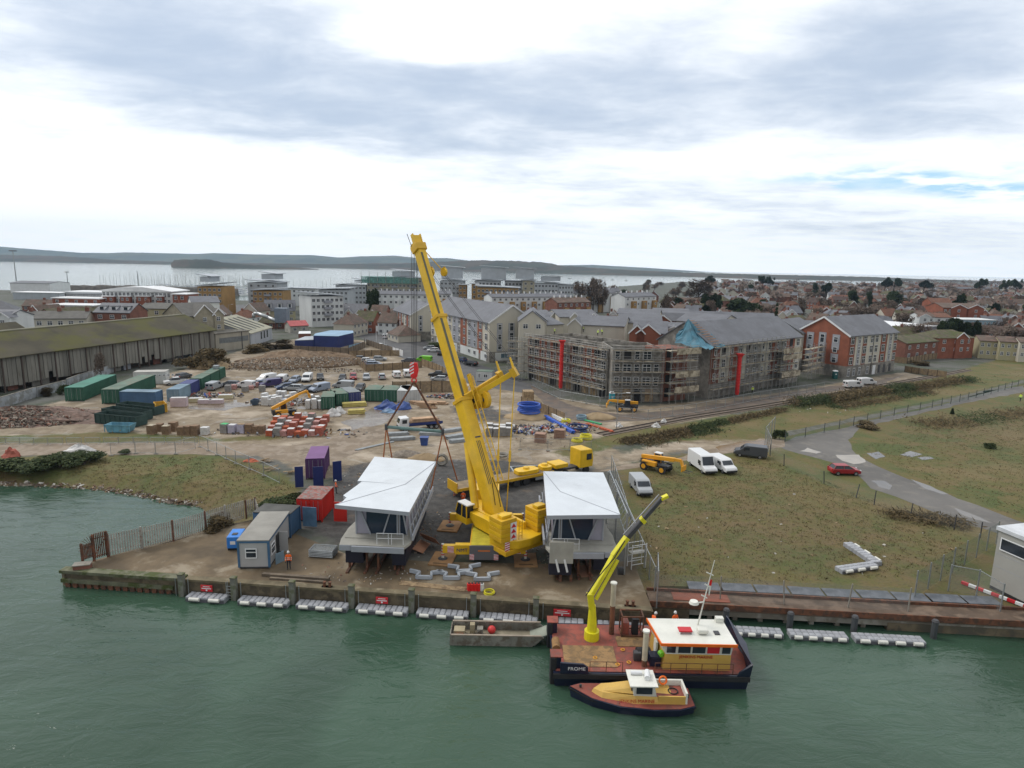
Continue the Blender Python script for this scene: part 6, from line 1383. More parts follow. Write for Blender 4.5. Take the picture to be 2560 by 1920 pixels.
# ================================================================ containers, cabins, materials store
def corr(poly, z0, z1, pitch=.28, dep=.045):
	out = []
	for i in range(len(poly)):
		a, b = V((*poly[i], 0)), V((*poly[(i + 1) % len(poly)], 0)); d = b - a; n = max(2, int(d.length / pitch)); nn = V((d.y, -d.x, 0)).normalized() * dep
		for k in range(n):
			p = a + d * (k / n); q = a + d * ((k + .5) / n); out += [(p.x, p.y), (p.x + d.x * .1 / n, p.y + d.y * .1 / n), ((q - nn).x, (q - nn).y), ((q - nn + d * (.3 / n)).x, (q - nn + d * (.3 / n)).y)]
	return MB().prism(out, z0, z1)
def cont(a, b, W, label, m, rm=None, H=2.6, doors='r', cat='container', name='shipping_container', z=0, rib=True):
	L = (b - a).length; t = thing(name, label, cat, (a.x, a.y, z), ang(a, b))
	(corr([(0, 0), (L, 0), (L, W), (0, W)], .12, H - .05) if rib else MB().box(0, L, 0, W, .12, H - .05)).build('wall', m, t)
	MB().box(-.05, L + .05, -.05, W + .05, H - .04, H + .04).build('roof', rm or m, t)
	f = MB()
	for x in (.0, L):
		for y in (.0, W): f = MB().box(x - .08, x + .08, y - .08, y + .08, 0, H - .05).build('corner_post', m, t)
	if doors:
		for k in (0, 1):
			if doors == 'r': d = MB().box(L + .02, L + .08, .1 + k * W / 2, W / 2 - .03 + k * (W / 2 - .05), .2, H - .15)
			elif doors == 'l': d = MB().box(-.08, -.02, .1 + k * W / 2, W / 2 - .03 + k * (W / 2 - .05), .2, H - .15)
			else: d = MB().box(.1 + k * L / 2, L / 2 - .03 + k * (L / 2 - .05), -.08, -.02, .2, H - .15)
			d = d.build('door', m, t)
			for s in (.3, .7):
				if doors == 'f': MB().tube((.1 + (k + s) * L / 2 - .05, -.11, .25), (.1 + (k + s) * L / 2 - .05, -.11, H - .2), .025, n=5).build('lock_rod', M_galv, d)
				else: xx = L + .11 if doors == 'r' else -.11; MB().tube((xx, (k + s) * W / 2, .25), (xx, (k + s) * W / 2, H - .2), .025, n=5).build('lock_rod', M_galv, d)
	return t
M_cg = mat('green_container', (.025, .10, .065), .6, .15, .5); M_cg2 = mat('faded_green_top', (.11, .17, .13), .8, .2, .3, col2=(.15, .16, .12), bsc=.6)
M_cb = mat('blue_container', (.055, .12, .22), .6, .15, .5); M_cb2 = mat('faded_blue_top', (.17, .25, .32), .8, .2, .3); M_cw = mat('white_container', (.52, .53, .52), .6, .1, .5)
M_clb = mat('pale_blue_container', (.20, .29, .36), .65, .15, .5); M_cnv = mat('navy_container', (.035, .045, .17), .6, .12, .5)
cont(A(728, 1462), A(1010, 1340), 3.4, 'long bright green container, leftmost in the yard', M_cg, mat('mid_green_top', (.05, .19, .14), .7, .15, .3), 2.9, 'l')
cont(A(1032, 1485), A(1345, 1345), 3.2, 'long dark green container with greyish roof behind the blue one', M_cg, M_cg2, 3.0, 'l')
cont(A(1045, 1492), A(1350, 1497), 2.6, 'blue container in front of the dark green one', M_cb, M_cb2, 2.7, None)
t = cont(Y1(505, 328), Y1(925, 318), 3.0, 'white washroom cabin with open doorway behind the green containers', M_cw, mat('white_grey_top', (.42, .41, .38), .8), 3.0, None, 'cabin', 'site_cabin', rib=False)
MB().box(1.3, 3.4, -.04, 0, .2, 2.3).build('doorway', M_gopen, t)
for i in range(5): window(t, 'f', 9, 3, 4.6 + i * .95, 2.2, .6, .4, 's')
base = Y1(945, 550); dv = (Y1(1500, 262) - base); dv = dv.normalized(); sv = V((dv.y, -dv.x, 0))
for i, (m, rm, lab, L_) in enumerate(((M_clb, M_cb2, 'pale blue container at the near end of the diagonal row', 6.1), (M_cnv, M_cnv, 'navy container with yellow sticker, second in the diagonal row', 5), (M_cg, M_cg2, 'green container, third in the diagonal row', 6.1), (M_cg, M_cg2, 'green container, fourth in the diagonal row', 6.1), (M_cg, M_cg, 'green container with air unit on top, last in the diagonal row', 4))):
	p = base + dv * (i * 6.5) + sv * 2.4; t = cont(p, p + dv * L_, 2.4, lab, m, rm, 2.6, 'l')
	if i == 4: MB().box(.5, 2, .6, 1.8, 2.66, 3.4).build('air_unit', M_galv, t)
for a, b, W_, m, rm, lab, d in ((Y2(1075, 655), Y2(1245, 650), 6, M_cg, M_cg2, 'open green container, left of three in a line', 'f'), (Y2(1275, 612), Y2(1425, 600), 6, M_cg, M_cg2, 'closed green container, middle of three in a line', 'f'), (Y2(1440, 590), Y2(1590, 575), 6, M_cnv, mat('grey_top', (.20, .22, .23), .8), 'blue container with grey roof, right of three in a line', 'f'), (Y2(1648, 548), Y2(1845, 550), 5.5, M_cg, M_cg2, 'dark green container left of another beside the white ones', 'f'), (Y2(1858, 552), Y2(2060, 556), 5.5, M_cg, M_cg2, 'dark green container touching the white containers', 'f'), (Y3(178, 560), Y3(318, 563), 6, M_cw, M_cw, 'white container, left one under the lifting chains', 'f'), (Y3(325, 560), Y3(478, 545), 6, M_cw, M_cw, 'white container, right one under the lifting chains', 'f')):
	cont(a, b, W_, lab, m, rm, 2.6, d)
cont(F(436, 478), F(594, 472), 6.0, 'tall purple container standing by the dark hoarding', mat('purple_paint', (.085, .035, .12), .6, .12, .5), mat('purple_top', (.17, .075, .20), .7, .1, .4), 2.9, 'f')
t = cont(F(365, 838), F(572, 845), 4.2, 'bright red container with open door and peeling roof', mat('container_red', (.62, .025, .015), .5, .1, .4), mat('peeling_red_roof', (.26, .09, .07), .8, .3, 1.2, col2=(.20, .19, .18), bsc=2.5), 2.7, 'f')
MB().box(4.2, 5.7, -.2, -.1, .2, 2.5).build('open_door', mat('container_red', (.62, .025, .015)), t)
t = cont(F(300, 985), F(385, 905), 4.0, 'blue container with dark roof behind the office cabin', M_cb, mat('dark_felt_roof', (.085, .085, .08), .9, .2, .6), 2.7, 'l'); MB().box(2.9, 3.0, -1.7, -.1, .15, 2.4).build('open_door', mat('rust_blue', (.10, .19, .30), .6, .2, 1), t)
a, b = E(2070, 1325), F(118, 1252) ; b2_ = F(322, 985)
L_ = (b - a).length; W_ = (b2_ - b).length
t = thing('office_cabin', 'grey office cabin with blue trim and flat roof on the quay', 'cabin', a, ang(a, b)); M_cab = mat('cabin_grey', (.40, .40, .40), .7, .06, .5); M_trim = mat('blue_trim', (.05, .13, .24), .6)
MB().box(0, L_, 0, W_, .25, 2.75).build('wall', M_cab, t); MB().box(-.1, L_ + .1, -.1, W_ + .1, 2.9, 3.0).build('roof', mat('cabin_roof', (.27, .26, .235), .9, .12, .5), t); MB().box(-.08, L_ + .08, -.08, W_ + .08, 2.7, 2.89).build('roof_trim', M_trim, t)
for x in (0, L_): MB().box(x - .1, x + .1, -.07, .1, .2, 2.7).build('corner_trim', M_trim, t)
MB().box(L_ - .1, L_ + .07, W_ - .1, W_ + .05, .2, 2.7).build('corner_trim', M_trim, t); MB().box(0, L_, -.03, W_, .1, .25).build('skirt', M_dkst, t)
window(t, 'f', L_, W_, L_ * .42, 1.65, 1.1, 1.0, 'sh'); window(t, 'r', L_, W_, W_ * .16, 1.65, 1.2, 1.1, 'sh'); MB().box(L_ - .01, L_ + .05, W_ * .33, W_ * .33 + .95, .3, 2.35).build('doorway', M_gopen, t); MB().box(L_ + .0, L_ + .9, W_ * .33 + .95, W_ * .33 + 1.0, .3, 2.35).build('door', M_cab, t)
tag(MB().box(-.5, .5, -.25, -.18, .0, 1.1).build('notice_board', M_clb, None, F(195, 1195), R(60)), 'pale board leaning against the office cabin wall', 'board')
t = thing('generator', 'bright blue generator beside the office cabin', 'generator', E(1962, 1168), ang(E(1962, 1168), E(2040, 1165))); M_gb = mat('generator_blue', (.03, .20, .62), .45)
MB().box(0, 1.3, 0, 2.2, .25, 1.5).build('housing', M_gb, t, bevel=.08); MB().box(.05, 1.25, .1, 2.1, 0, .25).build('base', M_black, t); MB().box(.4, .9, .5, 1.0, 1.5, 1.56).build('vent', M_dkst, t); MB().box(.35, .85, -.03, 0, .7, 1.05).build('logo_plate', M_white, t)
a, b = S(1912, 1415), S(2300, 1610); t = thing('grey_cabin', 'large pale grey cabin with white roof cut by the right edge', 'cabin', a, ang(a, b)); L_ = 9.; M_gc = mat('pale_cabin_wall', (.33, .325, .30), .75, .05, .3)
h_ = HZ(a, 1060 + 915 * .28933)
MB().box(0, L_, 0, 12, .3, h_).build('wall', M_gc, t); MB().box(0, L_, .0, 12, 0, .3).build('base', M_black, t); MB().box(-.15, L_, -.15, 12.1, h_, h_ + .35).build('roof', mat('cabin_white_roof', (.55, .57, .60), .6), t)
for z in (h_ * .4, h_ * .62): MB().box(-.01, L_, -.012, 0, z, z + .03).build('panel_joint', M_greyp, t)
window(t, 'f', L_, 12, 1.75, h_ - 1.15, 2.7, 1.2, 's', off=.06)
st = thing('barrier_tape_board', 'red and white striped barrier board lying before the grey cabin', 'barrier board', S(1670, 1385), ang(S(1670, 1385), S(2212, 1590)))
for i in range(14): MB().box(i * .62, i * .62 + .6, -.12, .12, .1, .35).build('stripe', M_white if i % 2 else mat('sign_red', (.55, .02, .03)), st)
t = cont(Y3(1215, 280), Y3(1420, 290), 3, 'small white gate cabin right of the crane boom', M_cw, M_cg2, 2.6, None, 'cabin', 'gate_cabin', rib=False); window(t, 'f', 4, 3, 2.4, 1.5, 1, .9); window(t, 'f', 4, 3, .8, 1.5, .6, 1.2)
cont(Cc(100, 1262), Cc(185, 1262), 2.2, 'small timber hut beside the blue pipe coil', M_wood, M_wood, 2.3, None, 'hut', 'timber_hut', rib=False)
def portaloo(p, lab, c):
	t = thing('portable_toilet', lab, 'portable toilet', p); MB().box(-.55, .55, -.55, .55, 0, 2.1).build('cubicle', c, t, bevel=.05); MB().loft([[(-.6, -.6, 2.1), (.6, -.6, 2.1), (.6, .6, 2.1), (-.6, .6, 2.1)], [(-.4, -.4, 2.4), (.4, -.4, 2.4), (.4, .4, 2.4), (-.4, .4, 2.4)]]).build('roof', M_white, t); MB().box(-.38, .38, -.58, -.55, .1, 1.95).build('door', c, t); MB().box(-.2, .2, -.6, -.585, 1.2, 1.5).build('door_sign', M_white, t)
portaloo(Cc(862, 1265), 'turquoise portable toilet at the site entrance', mat('turquoise', (.03, .33, .42), .5)); portaloo(D(575, 1060), 'dark green portable toilet by the red brick block', mat('dark_turquoise', (.015, .10, .10), .5))
def skip(a, b, W, H, m, label, flare=.0):
	L = (b - a).length; t = thing('skip', label, 'skip', a, ang(a, b)); f = flare
	o = [(f, 0), (L - f, 0), (L - f, W), (f, W)]; u = [(0, 0), (L, 0), (L, W), (0, W)]; ii = [(.08, .08), (L - .08, .08), (L - .08, W - .08), (.08, W - .08)]; il = [(f + .08, .08), (L - f - .08, .08), (L - f - .08, W - .08), (f + .08, W - .08)]
	MB().loft([[(x, y, .1) for x, y in o], [(x, y, H) for x, y in u], [(x, y, H) for x, y in ii], [(x, y, .3) for x, y in il]]).build('bin', m, t)
	MB().box(f + .1, L - f - .1, .1, W - .1, .32, .5).build('rubbish', mat('skip_rust', (.13, .06, .035), .9, .4, .8, col2=(.25, .2, .16), bsc=1.5), t)
	n = max(3, int(L / 1.1))
	for i in range(n + 1): MB().box(i * L / n * .98 + .0, i * L / n * .98 + .1, -.1, -.0, .2, H).build('rib', m, t)
	MB().box(-.05, L + .05, -.08, -.01, H - .12, H + .02).build('rim', m, t); return t
M_sk = mat('dark_green_skip', (.02, .05, .045), .7, .2, .7)
skip(A(825, 1655), A(1175, 1690), 2.6, 1.9, M_sk, 'nearest dark green skip behind the pale blue one'); skip(A(885, 1600), A(1225, 1640), 2.5, 1.7, M_sk, 'dark green skip with white waste bags, second from the front'); skip(A(1010, 1555), A(1335, 1590), 2.5, 1.7, M_sk, 'farthest dark green skip beside the yellow one')
skip(A(1352, 1570), A(1445, 1560), 3, 1.8, mat('yellow_skip', (.60, .33, .015), .55, .2, 1), 'yellow skip at the end of the green skips'); skip(E(905, 145), E(1125, 150), 2, 1.4, mat('light_blue_skip', (.12, .30, .40), .6, .25, 1, col2=(.35, .2, .03), bsc=1.2, thr=(.6, .7)), 'small pale blue skip in front of the green ones', .5)
skip(Y2(140, 600), Y2(235, 600), 1.5, 1.1, mat('slate_blue_skip', (.05, .08, .12), .6), 'tiny slate blue tipping skip on open mud', .25)
def pack(p, rz, sx, sy, sz, m, top, label, cat='pack', name='brick_pack', grp=None, layers=3):
	t = thing(name, label, cat, p, rz, grp); r = random.Random(int(p[0] * 77 + p[1] * 13)); MB().box(-sx/2, sx/2, -sy/2, sy/2, .0, .12).build('pallet', M_wood, t)
	for k in range(layers): d = r.uniform(-.04, .04); MB().box(-sx/2 + d, sx/2 + d, -sy/2 - d, sy/2 - d, .13 + k * (sz - .12) / layers, .11 + (k + 1) * (sz - .12) / layers).build('layer', m, t)
	if top: MB().box(-sx/2 + .04, sx/2 - .04, -sy/2 + .04, sy/2 - .04, sz, sz + .03).build('wrap', top, t)
	return t
M_pk = [mat('orange_brick_pack', (.42, .10, .045), .9, .2, 2), mat('red_brick_pack', (.34, .10, .07), .9, .2, 2), mat('pink_wrapped_pack', (.42, .22, .20), .6, .2, 2), mat('grey_block_pack', (.24, .23, .22), .9, .15, 2), mat('brown_pack', (.20, .13, .08), .9, .2, 2), mat('white_wrap', (.55, .54, .53), .4, .15, 2), mat('green_sheet', (.03, .42, .13), .5), mat('lilac_pack', (.40, .38, .48), .5, .1, 2)]
pk = [(Y1(740 + 95 * i, 975 - (i % 2) * 40), 4 if i % 3 else 4, None if i % 2 else M_board, 'brown block stack at the left end of the store') for i in range(4)] + [(Y1(1130 + 90 * i, 985), 4, None, 'tall brown block stack left of the green sheeted one') for i in range(3)] + [(Y1(1440, 985), 5, None, 'white wrapped bundle beside the green sheeted stack'), (Y1(1700, 965), 3, M_pk[6], 'stack covered by a bright green sheet'), (Y1(1800, 965), 7, M_pk[5], 'lilac printed block pack, left of two'), (Y1(1925, 965), 7, M_wood, 'lilac printed block pack under yellow boards')] + [(Y2(125 + 80 * i, 965), 4, None, 'brown block stack right of the lilac packs') for i in range(3)]
for i in range(32): pk.append((Y2(400 + (i % 8) * 92 + (i // 8) * 30, 1000 - (i // 8) * 62), i * 7 % 4 if i % 5 else 0, [M_pk[5], None, M_pk[2]][i % 3], ['orange brick pack', 'red brick pack', 'pink wrapped brick pack', 'grey block pack'][i * 7 % 4 if i % 5 else 0] + ' in the %s of the brick store' % ['front line', 'middle line', 'back line', 'rear'][i // 8] + [', left part', ', centre', ', right part'][(i % 8) // 3]))
for i in range(7): pk.append((Y1(1740 + i * 75, 420 - (i % 3) * 32), [3, 2, 2][i % 3], None, ['grey block pack among the parked vans', 'pink wrapped pack among the parked vans', 'pink wrapped pack near the dark purple van'][i % 3]))
for i in range(8): pk.append((Y3(1390 + (i % 4) * 85, 950 + (i // 4) * 50), 3, M_pk[5], 'grey wrapped pack right of the boom, %s line' % ['back', 'front'][i // 4]))
for p, mi, top, lab in pk:
	h_ = 1.0 if mi in (2, 0) else 1.5; pack(p, R(rnd.uniform(-9, 9)), 1.15, 1.15, h_ * rnd.uniform(.85, 1.15), M_pk[mi], top, lab, 'pack', 'brick_pack', 'packs in the materials store')
for i, (q, sx, lab) in enumerate(((Y1(1100, 615), 3.0, 'tall pink insulation block stack'), (Y1(1320, 555), 2.6, 'cream topped insulation pack'), (Y1(1440, 575), 2.6, 'pink insulation pack beside the cream one'), (Y1(1585, 575), 2.8, 'low pink insulation pack, rightmost'), (Y1(1710, 510), 2.8, 'cream wrapped long pack behind the pink ones'))):
	pack(q, R(12), sx, 1.3, 1.9 if i == 0 else .9, [mat('pale_pink_foam', (.52, .42, .45), .7), mat('cream_foam', (.50, .46, .30), .7)][i in (1, 4)], M_pk[5], lab, 'insulation', 'insulation_pack')
for i in range(18):
	q = Y2(330 + (i % 7) * 62 if i < 12 else 900 + (i - 12) * 40, 600 - (i // 5) * 45 if i < 12 else 640 - (i % 2) * 60); pack(q, R(8 * i), 1.3, .9, rnd.uniform(1.3, 2.3), M_pk[5], M_white, 'white wrapped window frame stack %s' % ('left of the raised telehandler boom' if i < 12 else 'beside the open green container'), 'frame stack', 'frame_stack', 'wrapped white window frames')
def bundle(a, b, n, r, m, label, name='pipe_bundle', cat='pipes', lay=3):
	t = thing(name, label, cat, a, ang(a, b)); L = (b - a).length
	for j in range(lay):
		for i in range(n): MB().tube((rnd.uniform(-.2, .2), i * r * 2.1, r + j * r * 1.9), (L + rnd.uniform(-.3, .3), i * r * 2.1, r + j * r * 1.9), r, n=7).build('tube', m, t)
	return t
M_yp = mat('yellow_pipe', (.50, .42, .13), .6); M_bp = mat('blue_pipe', (.02, .09, .45), .45)
bundle(Y2(1360, 625), Y2(1655, 610), 4, .16, M_yp, 'pale yellow pipe bundle, farther of two'); bundle(Y2(1430, 720), Y2(1645, 710), 4, .16, M_yp, 'pale yellow pipe bundle, nearer of two')
bundle(Y3(2020, 640), G(1408, 1058), 4, .14, M_white, 'white pipes beside the blue coil'); bundle(G(1360, 1045), G(1430, 1085), 3, .11, M_bp, 'blue water pipes running from the coil')
bundle(G(1460, 1052), G(1505, 1063), 2, .14, mat('green_pipe', (.03, .30, .12), .5), 'short green pipe bundle behind the hoses', lay=1); bundle(G(1465, 1062), G(1530, 1082), 3, .1, M_pk[0], 'orange drain pipes by the fence', lay=2)
for i, (a, b, lab) in enumerate(((Y3(60, 1005), Y3(320, 990), 'grey scaffold tube stack under the spreader beam, back left'), (Y3(90, 1070), Y3(400, 1050), 'grey scaffold tube stack under the spreader beam, front left'), (Y3(470, 990), Y3(760, 1000), 'grey tube stack behind the blue bin'), (Y3(800, 965), Y3(1030, 930), 'tube stack in racks left of the boom, rear'), (Y3(830, 1050), Y3(1070, 1010), 'tube stack in racks left of the boom, middle'), (Y3(880, 1100), Y3(1090, 1075), 'tube stack in racks left of the boom, front'))): bundle(a, b, 7, .07, M_galv, lab, 'tube_stack', 'scaffold tubes', 4)
bundle(F(865, 232), F(1180, 160), 3, .09, M_galv, 'long grey tubes lying on the dirt in front of the stacks', 'tube_stack', 'scaffold tubes', 1)
bundle(F(1240, 1392), F(1820, 1450), 6, .06, M_wood, 'bundle of pale timber lengths lying along the quay', 'timber_lengths', 'timber', 1)
for i, (p, n, lab) in enumerate(((Y3(545, 640), 4, 'pile of fresh sawn timber right of the blue covers'), (Y3(720, 590), 2, 'wrapped pinkish timber boards'), (Y3(470, 590), 2, 'loose timber near the lifting chains'))):
	t = thing('timber_pile', lab, 'timber', p, R(-8))
	for k in range(n * 3): x = rnd.uniform(-.6, .6); MB().box(-1.8 + x, 1.8 + x, (k % 3) * .4, (k % 3) * .4 + .34, .1 + (k // 3) * .3, .34 + (k // 3) * .3).build('board', mat('new_timber', (.45, .30, .19), .9, .2, 1), t)
def lumpy(p, rx, ry, h, m, label, cat, name, seed=1, n=18, kind=None, noise_=.25, rz=0):
	r = random.Random(seed); rings = []
	for j, f in enumerate((1, .92, .75, .52, .28, .06)):
		z = h * (1 - f ** 1.6); rings.append([(math.cos(2 * math.pi * i / n) * rx * f * r.uniform(1 - noise_, 1 + noise_), math.sin(2 * math.pi * i / n) * ry * f * r.uniform(1 - noise_, 1 + noise_), z * r.uniform(1 - noise_ * .8, 1 + noise_ * .8) - (.05 if j == 0 else 0)) for i in range(n)])
	return tag(MB().loft(rings).build(name, m, None, p, rz, smooth=cat not in ('rubble', 'cover')), label, cat, kind=kind)
M_tb = mat('blue_cover', (.03, .07, .25), .5, .25, 1); M_tlb = mat('pale_blue_cover', (.14, .24, .38), .45, .25, 1)
for i, (p, rx, ry, h, m, lab) in enumerate(((Y2(1930, 640), 2.4, 1.6, 1.8, M_tb, 'blue covered stack, left, beside the pale sheet'), (Y3(250, 640), 2.2, 1.5, 1.6, M_tb, 'blue covered stack, right, under the sling'), (Y2(1960, 690), 1.8, .8, .8, M_tlb, 'pale blue plastic sheet over a low stack'), (Y2(1225, 735), 1.6, 1.0, 1.5, M_pk[5], 'white bagged bundle before the open container'), (Y2(1310, 700), 1.4, 1.0, 1.3, M_pk[5], 'white wrapped pallet beside the bagged bundle'), (Y2(860, 745), 1.2, .8, .9, M_pk[5], 'small white builders bag by the telehandler'), (E(700, 330), 3.2, 1.2, 1.5, M_pk[5], 'white sheeted bag heap behind the bank hedge'), (E(100, 350), 1.4, 1, 1.4, M_pk[1], 'red bag heap with white top at the left edge'), (Q(1245, 95), .9, .7, .9, M_pk[5], 'white bag at the field edge, left of two'), (Q(1310, 60), .7, .6, .9, M_pk[5], 'white bag at the field edge, right of two'), (Q(925, 92), .7, .6, .8, M_pk[5], 'single white bag by the lamp post'))): lumpy(p, rx, ry, h, m, lab, 'cover', 'covered_stack' if i < 3 else 'bag_heap', i, 10)
M_soil = mat('excavated_soil', (.125, .080, .045), .95, .35, .5, col2=(.20, .14, .09), bsc=.9, bump=.6); M_sand = mat('yellow_sand', (.30, .22, .13), .95, .15, .6)
for i, (p, rx, ry, h, m, lab) in enumerate(((B(350, 1130), 17, 12, 3.6, M_soil, 'large excavated soil mound, left part'), (B(600, 1120), 13, 9, 3.0, M_soil, 'large excavated soil mound, right part'), (B(80, 1150), 10, 8, 1.6, M_soil, 'low soil spread left of the big mound'), (B(740, 1130), 8, 6, 2.2, M_soil, 'soil mound by the gravel car park fence'), (Y1(1520, 100), 6, 4, 2.6, M_sand, 'yellow sand heap behind the last green container'), (Cc(150, 1390), 5, 3.4, 1.0, M_sand, 'sand heap under the blue pipe coil'), (Cc(740, 1400), 3.8, 2.2, 1.1, M_sand, 'sand heap below the amber telehandler'), (F(1470, 310), 3, 1.5, 1.0, M_sand, 'gravel heap behind the left control cabin'), (F(1300, 270), 3, 1.5, .8, mat('gravel_heap', (.20, .17, .14), .95, .3, 2), 'grey gravel heap by the slings'))): lumpy(p, rx, ry, h, m, lab, 'mound', 'mound', 30 + i, 26, noise_=.16)
def rubble(name, label, spots, n, s0, s1, mats, seed, kind='stuff', zf=None):
	r = random.Random(seed); mb = MB()
	for _ in range(n):
		c, rx, ry, h = spots[r.randrange(len(spots))]; a, d = r.uniform(0, 6.28), r.random() ** .6; x, y = c[0] + math.cos(a) * d * rx, c[1] + math.sin(a) * d * ry; z = c[2] + h * (1 - d * d) * r.uniform(.7, 1.05); s = r.uniform(s0, s1)
		q = s * r.uniform(.3, .8); mb.M = Matrix.Translation((x, y, z)) @ Matrix.Rotation(r.uniform(0, 6), 4, (r.random() + .01, r.random(), r.random())); mb.k = r.randrange(len(mats)); mb.box(-s, s, -q, q, -q * .5, q * .5)
	mb.M = None; return tag(mb.build(name, mats), label, 'rubble', kind=kind)
lumpy(A(250, 1600), 17, 7, 1.9, mat('rubble_core', (.15, .10, .08), .95, .4, 1), 'heap core of broken brick in the left yard', 'rubble', 'rubble_heap', 3, 24)
M_st = [mat('stone_a', (.26, .22, .18), .9, .3, 3), mat('stone_b', (.14, .11, .09), .9, .3, 3), mat('stone_c', (.22, .115, .08), .9, .3, 3), mat('stone_d', (.42, .40, .36), .9, .2, 3)]
rubble('brick_rubble', 'broken brick and timber covering the left rubble heap', [(A(200, 1620), 12, 6, 2.0), (A(420, 1590), 10, 5, 1.5), (A(60, 1640), 9, 5, 1.2)], 3600, .08, .34, [M_st[0], M_st[1], M_st[2], M_st[1], M_st[0]], 4)
rubble('soil_debris', 'clods and broken concrete over the soil mound', [(B(350, 1130, 2.6), 15, 10, .8), (B(600, 1120, 1.6), 12, 8, 1.0), (B(80, 1150, .6), 10, 7, .6), (B(300, 1190), 24, 4, .3)], 2400, .06, .26, [M_soil, M_st[1], M_st[0], M_st[3]], 5)
shp = [V((*shore[3 + i], 0)).lerp(V((*shore[min(3 + i + 1, len(shore) - 1)], 0)), f) for i in range(len(shore) - 4) for f in (0, .33, .66)]
rubble('shore_rocks', 'rocks and rubble along the water edge of the bank', [((p.x, p.y - .6, -1.9), 2.6, 1.3, .7) for p in shp], 2600, .1, .34, [M_st[1], M_soil, M_st[0], M_soil, M_st[1], M_st[3]], 6)
rubble('litter', 'scattered debris over the dockside yard', [(F(1300, 1300), 12, 3, 0), (F(1450, 950), 2, 7, 0), (Q(250, 1100), 1.5, 6, 0), (F(1000, 1300), 6, 2, 0), (F(1600, 480), 9, 6, 0), (F(800, 480), 8, 6, 0), (Q(400, 250), 10, 5, 0)], 420, .04, .16, M_st + [M_wood], 7)
rubble('store_clutter', 'clutter of hoses, bags and offcuts in the pipe store', [(Q(300, 120), 9, 4, .4), (Q(80, 130), 5, 3, .4), (Q(480, 100), 6, 3.5, .4), (Y2(550, 560), 8, 4, .5), (Y1(1500, 470), 8, 3, .3), (Y2(700, 960), 14, 3.5, .4), (Y3(850, 490), 5, 2, .4)], 1100, .1, .45, [M_st[3], M_pk[5], M_tb, M_pk[1], M_dkst, M_wood, M_dkst, M_st[0], M_st[1], M_st[1], M_greyp], 8)
rubble('field_litter', 'stray white scraps in the grass field', [(S(700, 900), 16, 14, 0), (Q(1500, 1000), 14, 14, 0), (D(500, 1340), 10, 3, 0)], 60, .05, .22, [M_st[3], M_wood], 9)
def coil(p, R_, r, n, m, label, cat='hose coil', flat=.25):
	t = thing('pipe_coil', label, cat, p)
	for k in range(n): MB().torus((rnd.uniform(-.1, .1) * R_, rnd.uniform(-.1, .1) * R_, r + k * r * flat * 7), R_ * rnd.uniform(.93, 1.04), r, 26, 6).build('turn', m, t)
coil(Cc(150, 1350, .8), 2.1, .16, 6, M_bp, 'big coil of bright blue water pipe', flat=.27)
coil(Q(640, 200), 1.0, .09, 5, mat('yellow_hose', (.62, .56, .02), .5), 'tangled yellow hose coil in the pipe store'); coil(Q(560, 220), .9, .09, 3, mat('yellow_hose', (.6, .5, .02)), 'smaller yellow hose coil left of the tangled one'); coil(Q(465, 65), .8, .12, 4, mat('yellow_hose', (.6, .5, .02)), 'round yellow hose coil at the back of the pipe store')
coil(Q(560, 120), 1.7, .15, 3, mat('navy_hose', (.02, .04, .13), .6), 'dark blue hose heap behind the yellow coils'); coil(Q(600, 30), .9, .12, 4, M_clb, 'pale blue pipe coil at the back')
coil(F(2015, 1465), .45, .05, 3, mat('yellow_hose', (.6, .5, .02)), 'small yellow rope coil near the quay edge')
for i, p in enumerate((Q(245, 225), Q(412, 190))):
	t = thing('slab_stack', ['left stack of pinkish paving slabs near the fence', 'right stack of pinkish paving slabs near the fence'][i], 'slab stack', p, R(-15))
	for k in range(6): MB().box(-.9, .9, -.7, .7, .02 + k * .27, .22 + k * .27).build('slab', mat('pink_slab', (.32, .20, .15), .9, .15, 2), t)
t = thing('blue_bin', 'dark blue bin between the tube stacks', 'bin', F(1455, 180)); MB().loft([[(-.5, -.5, 0), (.5, -.5, 0), (.5, .5, 0), (-.5, .5, 0)], [(-.65, -.65, 1.3), (.65, -.65, 1.3), (.65, .65, 1.3), (-.65, .65, 1.3)]]).build('bin', M_tb, t); MB().box(-.7, .7, -.7, .7, 1.3, 1.36).build('lid', M_tb, t)
for i, p in enumerate((F(1605, 360), F(2130, 290))):
	t = thing('concrete_ring', ['grey concrete manhole ring standing on edge', 'grey concrete manhole ring lying behind the boom'][i], 'concrete ring', p); M_ = Matrix.Rotation(R(90), 3, 'X') if i == 0 else None
	MB().torus((0, 0, .9 if i == 0 else .45), .75, .22, 18, 4, M=M_).build('ring', M_conc, t)
t = thing('flatbed_lorry', 'white cabbed lorry with blue flat bed loaded with planks', 'lorry', Y3(470, 905), R(24)); t.scale = (.95,) * 3
cb_ = MB().ext([(-4.1, .6), (-4.15, 1.6), (-3.85, 2.5), (-2.3, 2.55), (-2.3, .6)], -1.1, 1.1, ax='y').build('cab', P_['white'], t, bevel=.1); MB().add([(-4.17, -.95, 1.55), (-4.17, .95, 1.55), (-3.92, .9, 2.3), (-3.92, -.9, 2.3)], [(0, 1, 2, 3)]).build('windscreen', M_glass, cb_)
MB().box(-3.6, -2.7, -1.12, -1.1, 1.5, 2.2).build('side_window', M_glass, cb_); MB().box(-4.2, -4.12, -1, 1, .55, .95).build('bumper', M_black, cb_)
